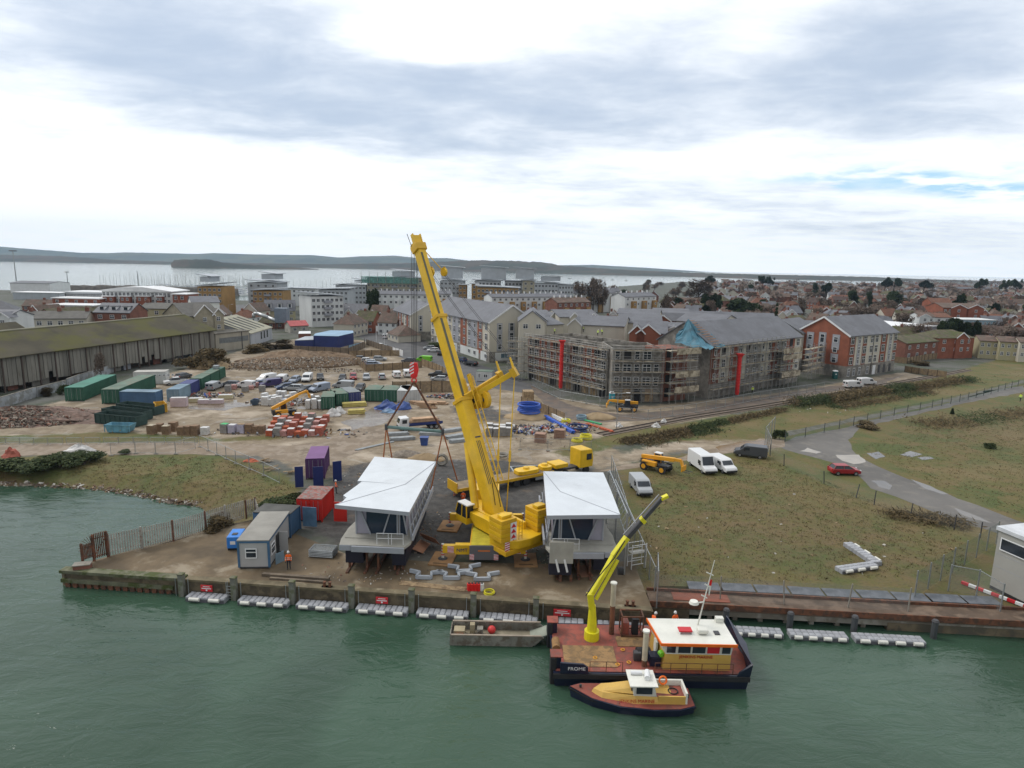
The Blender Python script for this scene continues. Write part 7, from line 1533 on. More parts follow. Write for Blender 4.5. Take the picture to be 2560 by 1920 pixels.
MB().box(-2.2, 4.2, -1.15, 1.15, 1.0, 1.12).build('bed', M_navy, t); MB().box(-2.2, 4.2, -1.18, -1.12, 1.0, 1.5).build('dropside', M_navy, t); MB().box(-2.2, 4.2, 1.12, 1.18, 1.0, 1.5).build('dropside', M_navy, t); MB().box(-2.3, 4.2, -.4, .4, .7, 1.0).build('chassis', M_dkst, t)
for x in (-3.1, 2.0, 3.0):
	for s in (-1, 1): wheel(t, x, s * .95, .45, .3)
for k in range(5): tag(MB().box(-1.8 + k * .1, 3.8 - k * .2, -.9 + .2 * (k % 2), .9 - .1 * k, .0, .18).build('plank_bundle', mat('new_timber', (.45, .30, .19)), None, t.location + V((0, 0, 1.1 + k * .2)), t.rotation_euler[2]), 'sawn plank layer on the blue lorry bed, ' + ['lowest', 'second', 'middle', 'fourth', 'topmost'][k], 'planks', 'planks on the lorry')
for x0, x1, lab in ((340, 412, 'left dark blue hoarding panel before the purple container'), (497, 585, 'middle dark blue hoarding panel before the purple container'), (667, 743, 'right dark blue hoarding panel with ivy')):
	a, b = F(x0, 555 - (x0 > 600) * 50), F(x1, 550 - (x0 > 600) * 55); t = thing('hoarding_panel', lab, 'hoarding', a, ang(a, b)); MB().box(0, (b - a).length, 0, .06, .1, 2.9).build('panel', M_navy, t); MB().box(0, .1, .06, .2, 0, 2.8).build('post', M_wood, t)
tag(lumpy(E(2170, 390), 1.2, .8, .4, M_pk[0], 'orange rubble patch on the bank track', 'rubble', 'rubble_patch', 9), None)
for i, (a, lab) in enumerate(((F(60, 330), 'broken pale pallets left of the purple container'), (F(290, 430), 'pale pallet beside the purple container'), (F(120, 400), 'heap of brown boards beside the track'))):
	t = thing('pallet_heap', lab, 'pallets', a, .3)
	for k in range(6): MB().bar((rnd.uniform(-1, 0), rnd.uniform(-.7, .7), .1 + k * .06), (rnd.uniform(.4, 1.6), rnd.uniform(-.7, .7), .15 + k * .08), .14, .04).build('board', M_wood, t)
def lamp_post(p, h, label, head=1.6, grp=None):
	t = thing('lamp_post', label, 'lamp post', p, 0, grp); MB().tube((0, 0, 0), (0, 0, h), .09, .06, 6).build('pole', M_galv, t); MB().bar((0, 0, h), (head, 0, h + .25), .08).build('arm', M_galv, t); MB().box(head - .1, head + .6, -.14, .14, h + .2, h + .32).build('lamp_head', M_white, t)
for i, (px, rb, rt, lab) in enumerate(((573, 800, 762, 'by the side road in front of the ochre tower'), (863, 826, 768, 'left of the yellow fascia shop'), (831, 815, 763, 'at the left end of the cream shop'), (2395, 796, 763, 'left one behind the sports pitch'), (2448, 796, 763, 'second behind the sports pitch'), (2500, 820, 763, 'third behind the sports pitch'), (2545, 798, 762, 'at the far right behind the sports pitch'), (2068, 780, 757, 'in the middle of the town'), (2110, 790, 760, 'beside the red roofed terraces'), (315, 800, 770, 'in front of the brick offices'), (1541, 1072, 985, 'leaning at the edge of the pipe store'))): p = G(px, rb); lamp_post(p, HZ(p, rt), 'grey lamp post ' + lab)
for i, (px, rb, rt, n, lab) in enumerate(((44, 728, 627, 8, 'very tall port floodlight mast with ring of lamps'), (170, 713, 680, 4, 'shorter port mast with square lamp box'), (346, 716, 677, 1, 'slim mast over the marina'))):
	p = G(px, rb); h_ = HZ(p, rt); t = thing('floodlight_mast', lab, 'floodlight mast', p); MB().tube((0, 0, 0), (0, 0, h_), .5, .3, 6).build('pole', M_galv, t)
	if n > 1: MB().torus((0, 0, h_), 2.6 if n == 8 else 1.8, .35, 12, 4).build('lamp_ring', M_dkst, t)
for i, (x, y, h) in enumerate(((1040, 970, 7), (1110, 975, 6), (870, 860, 8), (820, 870, 8))):
	p = B(x, y + 5); t = thing('flagpole', 'white flagpole with flag by the road junction, ' + ['nearest the small cream block', 'rightmost and nearest', 'farthest right of the pavilion', 'beside the navy pavilion'][i], 'flagpole', p); MB().tube((0, 0, 0), (0, 0, h), .07, n=6).build('pole', M_white, t); MB().add([(0, 0, h - .1), (.8, .2, h - .3), (.7, .1, h - 2.2), (0, 0, h - 2)], [(0, 1, 2, 3)]).build('flag', M_whitew, t)
def boat_proto():
	t = thing('moored_yacht', 'x', 'yacht'); MB().loft([[(-5, -1.4, 0), (-5, 1.4, 0), (-5, 1.4, 1), (-5, -1.4, 1)], [(0, -1.7, -.2), (0, 1.7, -.2), (0, 1.7, 1.1), (0, -1.7, 1.1)], [(5.5, -.1, .3), (5.5, .1, .3), (5.5, .1, 1.5), (5.5, -.1, 1.5)]]).build('hull', M_white, t); MB().box(-2, 1.5, -.9, .9, 1.05, 1.7).build('cabin', M_whitew, t); MB().tube((.8, 0, 1), (.8, 0, 15), .2, .14, 5).build('mast', M_whitew, t); MB().bar((.8, 0, 2.3), (-3.6, 0, 2.4), .25).build('boom', M_tb, t); return t
bp = boat_proto(); r_ = random.Random(6); n_ = 0
for row, x0, x1, st in ((722, 250, 720, 9), (728, 330, 690, 8), (734, 430, 700, 9), (738, 560, 900, 13), (716, 380, 640, 12)):
	x = x0
	while x < x1:
		p = G(x, row + r_.uniform(-2, 2), WZ); x += st * r_.uniform(.7, 1.3); n_ += 1
		if abs(p.y - 540) > 160: pass
		lab = 'white moored yacht with bare mast in the marina, %s' % ('left side' if x < 420 else 'centre' if x < 620 else 'right side')
		o = copy_tree(bp, lab, p, r_.uniform(0, 3.1)) if n_ > 1 else bp; o.location = p; o['label'] = lab; o['group'] = 'yachts in the marina'; o.scale = (1, 1, r_.uniform(.7, 1.15))
for i, (px, row) in enumerate(((1424, 697), (1531, 700), (1565, 702), (1618, 704), (1490, 693))): p = G(px, row, WZ); copy_tree(bp, 'yacht anchored out in the open harbour, number %s' % ['one', 'two', 'three', 'four', 'five'][i], p, .4 * i, group='yachts at anchor')
# ================================================================ mobile crane
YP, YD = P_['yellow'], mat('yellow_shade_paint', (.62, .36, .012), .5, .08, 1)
M_chev = mat('sign_red', (.55, .02, .03))
RT = V((-2.4, 64, 0)); cr = thing('mobile_crane', 'huge yellow mobile crane with raised telescopic boom standing on outriggers', 'mobile crane', RT)
T0_ = Matrix.Translation(-RT)
CM = T0_ @ Matrix.Translation((-2.45, 59.3, 0)) @ Matrix.Rotation(R(91), 4, 'Z')
def cb(*a, n, m=YP, bev=.03, M=CM): return MB(M).box(*a).build(n, m, cr, bevel=bev)
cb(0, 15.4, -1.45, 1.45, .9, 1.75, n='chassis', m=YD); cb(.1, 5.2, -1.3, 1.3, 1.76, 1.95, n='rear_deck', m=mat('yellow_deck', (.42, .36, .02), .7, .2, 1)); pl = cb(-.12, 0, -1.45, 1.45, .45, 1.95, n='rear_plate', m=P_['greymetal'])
MB(CM).box(-.14, -.125, -.6, .6, 1.35, 1.5).build('plate_mark', mat('orange_mark', (.55, .16, .04)), cr)
cb(13.2, 15.6, -1.4, 1.4, 1.0, 2.9, n='driver_cab'); MB(CM).box(15.58, 15.64, -1.2, 1.2, 1.9, 2.7).build('windscreen', M_glass, cr)
def chev(M, w_, h, n=5, up=True):
	MB(M).box(-w_/2, w_/2, -.012, 0, 0, h).build('warning_plate', M_white, cr)
	for i in range(n):
		z0 = i * h / n; mb = MB(M)
		if up: mb.add([(-w_/2 + .04, -.02, z0 + .03), (w_/2 - .04, -.02, z0 + .03), (0, -.02, z0 + h / n * .85)], [(0, 1, 2)])
		else: mb.add([(-w_/2, -.02, z0), (-w_/2, -.02, z0 + h / n * .5), (w_/2, -.02, min(h, z0 + h / n)), (w_/2, -.02, z0 + h / n * .5)], [(0, 3, 2, 1)])
		mb.build('warning_stripe', M_chev, cr)
RM = CM @ Matrix.Translation((-.125, 0, 0)) @ Matrix.Rotation(R(-90), 4, 'Z')
for s in (-1.2, 1.2): chev(RM @ Matrix.Translation((s, 0, .47)), .45, .6, 4, False)
for x in (1.7, 3.2, 7.2, 8.7, 11, 12.6):
	for s in (-1, 1): o = MB(CM).tube((x, s * 1.05, .62), (x, s * 1.45, .62), .62, n=16).build('wheel', M_black, cr); MB(CM).tube((x, s * 1.45, .62), (x, s * 1.48, .62), .35, n=10).build('rim', YP, o)
for x, sp in ((.75, 4.15), (9.0, 4.1)):
	for s in (-1, 1):
		cb(x - .32, x + .32, s * 1.4 if s > 0 else -2.9, 2.9 if s > 0 else -1.4, .75, 1.75, n='outrigger_box'); cb(x - .25, x + .25, min(s * 2.9, s * sp), max(s * 2.9, s * sp), .85, 1.65, n='outrigger_beam')
		j = MB(CM).tube((x, s * sp, .25), (x, s * sp, 1.75), .14, n=10).build('outrigger_jack', M_roll, cr)
		for k in range(4): MB(CM).tube((x, s * sp, .55 + k * .32), (x, s * sp, .68 + k * .32), .15, n=10).build('jack_band', M_chev, j)
		MB(CM).tube((x, s * sp, .18), (x, s * sp, .28), .5, .35, 12).build('foot_plate', M_dkst, cr)
		if x < 2:
			chev(RM @ Matrix.Translation((-s * 3.35, .62, .9)), .62, .7, 5, False)
		pm = thing('outrigger_mat', 'brown timber outrigger mat under the %s %s crane jack' % ('near' if x < 2 else 'far', 'left' if s > 0 else 'right'), 'outrigger mat', (RT + (CM @ V((x, s * sp, 0)))).xy.to_3d(), R(-8 if s > 0 else 2))
		MB().box(-1.15, 1.15, -1.5, 1.5, .02, .17).build('mat', mat('mat_timber', (.30, .17, .075), .85, .2, .8), pm, bevel=.02); MB().box(-.7, .7, -1.25, -1.05, .17, .19).build('slot', mat('mat_slot', (.12, .07, .03)), pm)
AL = R(129); SM = T0_ @ Matrix.Translation((-1.75, 64.1, 0)) @ Matrix.Rotation(AL, 4, 'Z')
def sb(*a, n, m=YP, bev=.05): return MB(SM).box(*a).build(n, m, cr, bevel=bev)
MB(SM).tube((.3, 0, 1.76), (.3, 0, 2.1), 1.2, n=24).build('slew_ring', M_dkst, cr)
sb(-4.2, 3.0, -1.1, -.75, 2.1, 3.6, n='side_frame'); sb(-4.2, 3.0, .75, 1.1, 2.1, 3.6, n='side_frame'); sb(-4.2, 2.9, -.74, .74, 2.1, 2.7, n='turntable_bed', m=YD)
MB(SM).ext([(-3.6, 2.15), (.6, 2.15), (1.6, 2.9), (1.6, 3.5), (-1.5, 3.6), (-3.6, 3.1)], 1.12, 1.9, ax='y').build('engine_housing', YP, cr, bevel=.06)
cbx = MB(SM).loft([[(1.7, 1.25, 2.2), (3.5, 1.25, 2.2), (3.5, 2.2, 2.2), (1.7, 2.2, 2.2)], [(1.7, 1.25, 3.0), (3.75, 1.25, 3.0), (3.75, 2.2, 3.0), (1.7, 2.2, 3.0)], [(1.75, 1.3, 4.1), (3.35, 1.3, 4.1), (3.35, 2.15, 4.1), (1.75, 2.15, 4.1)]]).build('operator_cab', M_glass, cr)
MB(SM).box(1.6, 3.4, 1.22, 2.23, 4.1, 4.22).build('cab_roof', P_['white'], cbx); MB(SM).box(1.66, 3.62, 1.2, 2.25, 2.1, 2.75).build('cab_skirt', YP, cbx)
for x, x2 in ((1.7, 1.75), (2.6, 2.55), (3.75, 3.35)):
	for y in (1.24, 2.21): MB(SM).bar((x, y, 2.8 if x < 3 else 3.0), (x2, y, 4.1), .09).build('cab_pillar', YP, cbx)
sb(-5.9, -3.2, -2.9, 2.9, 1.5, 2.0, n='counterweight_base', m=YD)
MB(SM).prism([(-3.3, -2.9), (-5.3, -2.7), (-6.1, -1.4), (-6.3, 0), (-6.1, 1.4), (-5.3, 2.7), (-3.3, 2.9)], 2.02, 2.85).build('counterweight_slab', YP, cr, bevel=.05)
for s in (-1, 1):
	for k in range(5):
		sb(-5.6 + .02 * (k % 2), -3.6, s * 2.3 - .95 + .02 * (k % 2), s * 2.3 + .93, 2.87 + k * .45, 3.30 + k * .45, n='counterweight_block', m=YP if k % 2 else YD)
	sb(-5.2, -4.4, s * 2.25 - .6, s * 2.25 + .6, 5.12, 5.4, n='lifting_lug'); MB(SM).tube((-4.0, s * 2.25, 5.1), (-4.0, s * 2.25, 5.15), .16, n=10).build('lug_hole', M_dkst, cr)
CWM = SM @ Matrix.Translation((-5.61, 1.75, 2.5)) @ Matrix.Rotation(R(-90), 4, 'Z'); chev(CWM, .75, 2.2, 4, True)
for y in (2.6, -2.6): chev(SM @ Matrix.Translation((-5.45 - .3, y, 1.5)) @ Matrix.Rotation(R(-90 - 12 * (1 if y > 0 else -1)), 4, 'Z'), .5, 1.4, 6, False)
ld = MB(SM)
for y in (.75, 1.15): ld.tube((-5.72, y, 2.6), (-5.72, y, 4.7), .04, n=5)
for k in range(6): ld.tube((-5.72, .75, 2.8 + k * .35), (-5.72, 1.15, 2.8 + k * .35), .03, n=5)
ld.build('ladder', YD, cr)
FT, TP_ = V((-1.45, 63.9, 3.3)), GY(1045, 612, 76); bd = (TP_ - FT).normalized(); BL = (TP_ - FT).length
rr_ = bd.cross(V((0, 0, 1))).normalized(); uu = rr_.cross(bd)
def bp_(f, r=0, u=0): return FT + bd * (BL * f) + rr_ * r + uu * u - RT
def bbar(f0, f1, w_, h, n, m=YP, r=0, u=0, **k): return MB().bar(bp_(f0, r, u), bp_(f1, r, u), w_, h).build(n, m, cr, **k)
bbar(-.03, .40, 1.35, 1.65, 'boom_base_section', bevel=.12); bbar(.40, .71, 1.12, 1.4, 'boom_middle_section', bevel=.12); bbar(.71, .975, .95, 1.2, 'boom_top_section', bevel=.1)
for f, w_ in ((.40, 1.6), (.71, 1.35)): bbar(f - .006, f + .006, w_, w_ + .25, 'boom_collar', YD, bevel=.03)
for f0, f1, off, w2 in ((.41, .70, .7, .3), (.715, .96, .6, .26)): bbar(f0, f1, w2, .03, 'boom_stripe', mat('boom_shade_stripe', (.11, .10, .06), .6), -.22, off + .01)  # dark strips stand in for the shadowed gap along the boom
for r in (-.3, -.1, .1): bbar(.10, .25, .07, .02, 'boom_stripe', M_dkst, r, .835)
bbar(.26, .265, .7, .02, 'boom_stripe', M_dkst, 0, .835)
for p, q in ((bp_(.02, .3, .87), bp_(.07, .5, .87)), (bp_(.07, .5, .87), bp_(.12, .3, .87)), (bp_(.03, -.3, .87), bp_(.1, .1, .87))): MB().bar(p, q, .05).build('hose', M_black, cr)
MB().tube(FT + bd * 1 - RT + V((-1.9, .6, -.6)), bp_(.26, -.2, -1.1), .42, n=14).build('lift_cylinder', YP, cr); MB().tube(bp_(.26, -.2, -1.1), bp_(.36, -.2, -.6), .2, n=10).build('cylinder_rod', M_galv, cr)
MB().bar(bp_(.972), bp_(1.0), 1.3, 1.5).build('boom_head', YD, cr, bevel=.1); hd = MB().bar(bp_(1.0, 0, .2), bp_(1.035, 0, .2), 1.05, .2).build('head_frame', YP, cr)
for s in (-.5, .5): MB().bar(bp_(1.0, s, .1), bp_(1.04, s, .1), .12, .5).build('head_cheek', YP, cr)
for s in (-.3, .0, .3): MB().tube(bp_(1.0, s - .06, -.75), bp_(1.0, s + .06, -.75), .5, n=14).build('sheave', YP, cr)
MB().tube(bp_(1.0, -.45, -.7), bp_(1.06, -.45, -.9), .04, n=5).build('antenna', M_dkst, cr)
A0 = bp_(.405, .2, .7); EL, ER = GY(1252, 938, 70.5) - RT, GY(1287, 930, 67.5) - RT
for e_, s in ((EL, -.3), (ER, .9)):
	a_ = A0 + rr_ * s; dd = (e_ - a_).normalized(); MB().bar(a_, e_, .36, .58).build('guying_arm', YP if s > 0 else YD, cr, bevel=.04); MB().bar(e_ - dd * .4, e_ + dd * .2, .7, 1.0).build('arm_head', YD, cr)
	dr_ = a_ + dd * 1.5 - V((0, 0, 1.1)); MB().tube(dr_ - rr_ * .22, dr_ + rr_ * .22, .98, n=24).build('winch_drum', YD, cr); MB().tube(dr_ - rr_ * .3, dr_ + rr_ * .3, .25, n=10).build('drum_hub', M_dkst, cr)
	up_ = V((-.55, .55, 1.5)); MB().tube(e_, e_ + up_, .16, .1, 8).build('tensioner', YP, cr)
	for k in (-.12, .12): MB().tube(e_ + up_ + rr_ * k, GY(1078 if s < 0 else 1110, 684, 75.5) - RT + rr_ * k, .03, n=4).build('guy_rope', M_dkst, cr)
	fo = GY(1241 if s < 0 else 1266, 1285, 64 if s < 0 else 65.5) - RT; MB().tube(e_, fo, .06, n=6).build('guy_rod', YP, cr)
	md_ = e_.lerp(fo, .55); MB().tube(md_, md_ + (fo - e_).normalized() * 1.2, .13, n=8).build('rod_coupling', YP, cr)
for px, r in ((1078, -.4), (1110, .5)):
	b_ = GY(px, 680, 75.5) - RT; MB().tube(bp_(.985, r), b_, .055, n=6).build('pendant_rod', YP, cr); MB().tube(b_ - V((.1, .1, 0)), b_ + V((.1, .1, 0)), .5, n=12).build('pendant_sheave', YP, cr); MB().bar(b_ + V((0, 0, .6)), b_ - V((-.2, 0, .2)), .3).build('sheave_block', YD, cr)
for s in (-.25, .35):
	for u in (1.0, 1.75): MB().tube(bp_(.10, s + .75, u - .2), bp_(.47, s + .75, u - .2), .05, n=5).build('lattice_chord', YP, cr)
for k in range(22): MB().tube(bp_(.10 + k * .0168, .5 + (k % 2) * .6, .8), bp_(.1168 + k * .0168, 1.1 - (k % 2) * .6, 1.55), .03, n=4).build('lattice_brace', YP, cr)
MB().bar(bp_(.42, .9, 1.2), bp_(.48, .9, 1.2), .3, .45).build('jib_foot', YD, cr)
tp = bp_(1.0, 0, -1.0) + RT; HK = GY(1035, 925, 76)
for k, (dx, dy) in enumerate(((-.35, 0), (-.15, .1), (.05, -.1), (.25, .1), (.4, 0))): MB().tube(tp - RT + V((dx, dy, 0)), V((HK.x + dx * .7, HK.y + dy, HK.z + .8)) - RT, .028, n=4).build('hoist_rope', M_dkst, cr)
hk = thing('hook_block', 'red and white striped hook block hanging from the crane ropes', 'hook block', HK); M_hr = mat('hook_red', (.70, .02, .02), .45)
MB().ext([(-.35, -.9), (.35, -.9), (.55, 0), (.4, .9), (-.4, .9), (-.55, 0)], -.25, .25, ax='y').build('cheek_plate', M_hr, hk, bevel=.06)
for k in range(4): MB().bar((-.5, -.27, -.65 + k * .4), (.0, -.27, -.35 + k * .4), .03, .16, up=(0, 1, 0)).build('white_stripe', M_white, hk) if k < 0 else MB().add([(-.48, -.262, -.6 + k * .38), (.02, -.262, -.3 + k * .38), (.02, -.262, -.12 + k * .38), (-.48, -.262, -.42 + k * .38)], [(0, 1, 2, 3)]).build('white_stripe', M_white, hk)
MB().torus((0, 0, -1.25), .28, .09, 14, 6, M=Matrix.Rotation(R(90), 3, 'X')).build('hook', M_hr, hk)
SL, SR = GY(966, 1067, 76), GY(1107, 1079, 76); ls = thing('lifting_slings', 'rust coloured lifting slings spreading from the hook block to the beam', 'slings', HK); ht = V((0, 0, -1.4))
for e_ in (SL, SR): MB().tube(ht, e_ - HK, .13, n=6).build('sling', M_rust, ls)
spb = thing('spreader_beam', 'green grey tubular spreader beam hanging below the slings', 'spreader beam', SL); MB().tube((0, 0, 0), SR - SL, .2, n=10).build('tube', mat('spreader_green', (.11, .19, .18), .5), spb)
for p in (V((0, 0, 0)), SR - SL): MB().box(p.x - .15, p.x + .15, p.y - .25, p.y + .25, p.z - .35, p.z + .35).build('end_plate', M_dkst, spb)
lo = thing('lower_slings', 'orange lifting chains hanging from the spreader beam behind the cabin', 'slings', SL); M_os = mat('orange_sling', (.36, .12, .04), .8, .2, 2)
for a_, b_ in ((SL, V((-16, 75.6, 2.2))), (SL, V((-14.2, 76.5, 2))), (SR, GY(1072, 1250, 75.5)), (SR, GY(1143, 1200, 77))): MB().tube(a_ - SL, b_ - SL, .085, n=6).build('sling', M_os, lo)
La = V((-6.6, 76.8, 0)); Lb = G(1480, 1172) + V((0, -1.5, 0)); lz = ang(La, Lb); LL = (Lb - La).length
lt = thing('low_loader', 'yellow articulated lorry with flat trailer carrying counterweights behind the crane', 'lorry', La, lz)
MB().box(0, LL * .68, 0, 2.6, 1.15, 1.35).build('trailer_deck', mat('deck_timber', (.24, .18, .11), .9, .25, .8), lt); MB().box(0, LL * .68, -.06, 0, 1.0, 1.38).build('side_rail', YD, lt); MB().box(0, LL * .7, .8, 1.8, .8, 1.15).build('trailer_frame', M_dkst, lt); MB().box(-.1, 0, 0, 2.6, .8, 2.1).build('tail_board', YD, lt)
for x in (1.4, 2.8, 9.0, 10.6):
	for y in (.2, 2.4): wheel(lt, x, y - (0 if y > 1 else .0), .52, .34, M_rust)
MB().box(12, 15.5, -.02, .0, .5, .9).build('side_guard', M_galv, lt)
cx = LL - 2.4; MB().ext([(cx, .9), (cx + 2.3, .9), (cx + 2.4, 2.2), (cx + 2.1, 3.5), (cx, 3.6)], .05, 2.55, ax='y').build('cab', YP, lt, bevel=.12); MB().box(cx + 1.1, cx + 2.0, -.0, .05, 2.0, 2.9).build('side_window', M_glass, lt); MB().box(LL * .68, cx, .7, 1.9, .8, 1.1).build('tractor_frame', M_dkst, lt); MB().box(LL * .7, LL * .8, .2, 2.4, 1.4, 2.0).build('front_bolster', YP, lt, bevel=.1)
for x in (LL * .72, LL * .78, cx + 1.2):
	for y in (.25, 2.35): wheel(lt, x, y, .52, .34, YD)
for x, l_, lab in ((9.6, 3.4, 'yellow counterweight slab on the trailer behind the crane, larger'), (13.6, 1.6, 'small yellow counterweight block on the trailer front')):
	c = Matrix.Rotation(lz, 3, 'Z') @ V((x, .3, 1.37)); cw = thing('counterweight', lab, 'counterweight', La + c, lz); MB().prism([(0, .3), (.5, 0), (l_ - .5, 0), (l_, .3), (l_, 1.5), (l_ - .6, 1.9), (.6, 1.9), (0, 1.5)], 0, .55).build('slab', YP, cw, bevel=.06); MB().tube((l_ / 2, 1, .55), (l_ / 2, 1, .8), .5, .4, 12).build('lug', YP, cw)
t = thing('steel_bin', 'shallow grey steel tray with red strap beyond the trailer', 'tray', F(2230, 475), .2); MB().loft([[(0, 0, 0), (6, 0, 0), (6, 2.6, 0), (0, 2.6, 0)], [(-.1, -.1, 1), (6.1, -.1, 1), (6.1, 2.7, 1), (-.1, 2.7, 1)], [(.1, .1, 1), (5.9, .1, 1), (5.9, 2.5, 1), (.1, 2.5, 1)], [(.1, .1, .3), (5.9, .1, .3), (5.9, 2.5, .3), (.1, 2.5, .3)]]).build('tray', M_galv, t); MB().box(2.5, 3.6, 1, 1.5, .3, .5).build('strap', M_pk[0], t)
# ================================================================ the two bridge control cabins
M_roofw = mat('white_membrane', (.60, .64, .68), .5, .05, .5, col2=(.47, .50, .53), bsc=.7, thr=(.58, .8)); M_hull = mat('navy_plinth', (.012, .014, .03), .5); M_deckc = mat('cabin_deck', (.36, .35, .31), .8, .12, .5); M_lil = mat('lilac_panel', (.34, .33, .40), .5); M_gdark = mat('dark_blue_glass', (.02, .035, .06), .12)
M_fas = mat('cabin_fascia', (.34, .36, .40), .5, .05, 1)
def control_cabin(label, org, mir, rot, RF, DY, W0):
	t = thing('control_cabin', label, 'control cabin', org, rot); t.scale = (mir, 1, 1); W = W0; D_ = DY
	n = len(RF); c = V((W * .8, D_ * .42, 6.62)); low = [(x, y, z - .38) for x, y, z in RF]
	mb = MB(); mb.add([*RF, tuple(c)], [(i, (i + 1) % n, n) for i in range(n)]); mb.build('roof', M_roofw, t)
	mb = MB(); mb.add([*RF, *low], [((i + 1) % n, i, n + i, n + (i + 1) % n) for i in range(n)]); mb.add(low, [tuple(range(n))[::-1]]); mb.build('roof_fascia', M_fas, t)
	MB().bar(V(RF[0]) + V((0, 0, .02)), c + V((0, 0, .02)), .07, .02).build('roof_seam', M_fas, t); MB().bar(V(RF[2]) + V((0, 0, .02)), c + V((0, 0, .02)), .07, .02).build('roof_seam', M_fas, t)
	MB().prism([(-.3, .4), (-.1, -.9), (2.2, -.9), (W, -1.1), (W + .4, 0), (W + .4, D_), (0, D_), (0, 5), (-.3, 3)], 2.75, 3.0).build('deck', M_deckc, t)
	MB().prism([(0, .6), (W, .6), (W, D_ * .95), (0, D_ * .95)], 3.02, 3.06).build('floor', M_deckc, t)
	MB().bar((1.1, -1.12, 2.72), (W, -1.3, 2.72), .2, .55).build('front_fascia', M_fas, t); MB().box(-.1, 1.0, -.97, -.88, 2.45, 2.98).build('front_fascia', M_fas, t)
	MB().box(.2, W - .1, 0, .5, 1.9, 2.7).build('plinth_beam', M_hull, t); MB().box(.2, 1.9, 0, 3, .75, 2.7).build('plinth', M_hull, t); MB().box(W - 1.4, W - .1, 0, D_ * .9, .6, 2.7).build('plinth', M_hull, t)
	for x in (.5, 2.2, 3.3, W - 1.2, W - .4):
		for y in (.3, D_ * .5, D_ * .85): MB().box(x - .1, x + .1, y - .1, y + .1, 0, 2.7 if 1.9 < x < W - 1.5 else .8).build('steel_stilt', M_rust, t)
	for x in (.5, 2.2, 3.3, W - .8): MB().box(x - .12, x + .12, -.8, D_, .02, .18).build('skid_rail', M_rust, t)
	y0 = 1.6; MB().box(.9, W - .3, y0 + .05, D_ * .9, 3.07, 5.9).build('wall', M_lil, t); MB().box(1.9, 4.9, y0, y0 + .04, 3.1, 5.85).build('glazing', M_gdark, t); MB().box(W - .9, W - .35, y0, y0 + .04, 3.1, 5.85).build('glazing', M_gdark, t)
	MB().box(4.98, W - .95, y0 - .005, y0 + .04, 3.1, 5.8).build('open_bay', mat('timber_interior', (.20, .12, .06), .9, .3, 1), t)
	MB().add([(.95, y0 - .04, 3.1), (2.2, y0 - .04, 3.1), (1.25, y0 - .04, 5.8), (.95, y0 - .04, 5.8)], [(0, 1, 2, 3)]).build('lilac_panel', M_lil, t)
	for x0, x1 in ((.9, .9), (2.3, 1.2), (3.5, 4.4), (4.95, 4.95), (W - .95, W - .95), (W - .2, W - .7)): MB().bar((x0, y0 - .08, 3.05), (x1, y0 - .08, 5.9), .13).build('strut', M_fas, t)
	for z in (3.6, 4.1): MB().tube((3.4, -.6, z), (W - .2, -.6, z), .035, n=5).build('handrail', P_['white'], t)
	for x in (3.4, 4.8, W - 1.6, W - .2): MB().tube((x, -.6, 3), (x, -.6, 4.1), .035, n=5).build('rail_post', P_['white'], t)
	for k in range(9): MB().bar((W + .3, 1 + k * D_ / 10, 3.1), (W - .1, 1.6 + k * D_ / 10, 5.6), .12).build('side_strut', M_fas, t)
	MB().bar((W + .55, .2, 3.35), (W + .55, D_ * .97, 3.35), .16, .55).build('side_beam', M_fas, t); MB().bar((W + .3, .2, 4.3), (W + .3, D_ * .9, 4.3), .08).build('side_rail', M_fas, t)
	return t
o1 = V((-15.9, 57.5, 0)); rf1 = [(-1.0, 1.0, 6.2), (6.7, -1.6, 6.7), (7.0, 14.2, 6.6), (-.9, 17.2, 6.1), (-.6, 8.0, 6.2), (-.1, 7.9, 6.2), (-.3, 6.6, 6.2), (-.9, 3.6, 6.2), (-.4, 3.0, 6.2), (-.5, 1.9, 6.2)]
control_cabin('left white roofed bridge control cabin with open timber bay on navy plinth', o1, 1, R(-1), rf1, 14.5, 6.1)
rf2 = [(-.5, .4, 6.2), (6.6, -1.9, 6.9), (6.3, 11.8, 6.6), (-.6, 13.0, 6.2), (-.6, 7, 6.2)]
c2 = control_cabin('right white roofed bridge control cabin with silver gantry side', V((10.0, 57.0, 0)), -1, R(0), rf2, 12.5, 6.1)
gp = thing('access_platform', 'pale tail platform standing at the front corner of the right control cabin', 'platform', (3.8, 55.6, 0)); MB().box(0, 2.2, 0, .15, 2.0, 4.1).build('panel', M_deckc, gp); MB().box(.0, 2.1, .3, 1.5, .7, 2.0).build('box', M_hull, gp)
for x in (.9, 1.7): MB().bar((x, -.1, 1.2), (x - .3, .0, 2.4), .16).build('bracket', M_white, gp)
for x in (1.1, 2.1): MB().box(x - .12, x + .12, .3, .55, 0, .75).build('stilt', M_rust, gp)
gy = thing('gantry', 'silver lattice gantry leaning along the right control cabin', 'gantry', (11.2, 57.5, 0))
for x, z in ((0, 4), (.0, 6.3), (.9, 5.2)): MB().tube((x, 0, z), (x * .8 + .2, 13, z), .06, n=5).build('chord', M_galv, gy)
for k in range(12): MB().tube((0, k * 1.1, 4), (.8, k * 1.1 + .5, 5.2), .04, n=4).build('brace', M_galv, gy); MB().tube((0, k * 1.1, 6.3), (.8, k * 1.1 + .5, 5.2), .04, n=4).build('brace', M_galv, gy)
for y in (0, 6, 12.5): MB().box(-.08, .08, y, y + .15, 0, 6.3).build('leg', M_galv, gy)
t = thing('steel_panel_stack', 'stack of galvanised mesh panels lying on the quay', 'panel stack', F(400, 1170), R(-6))
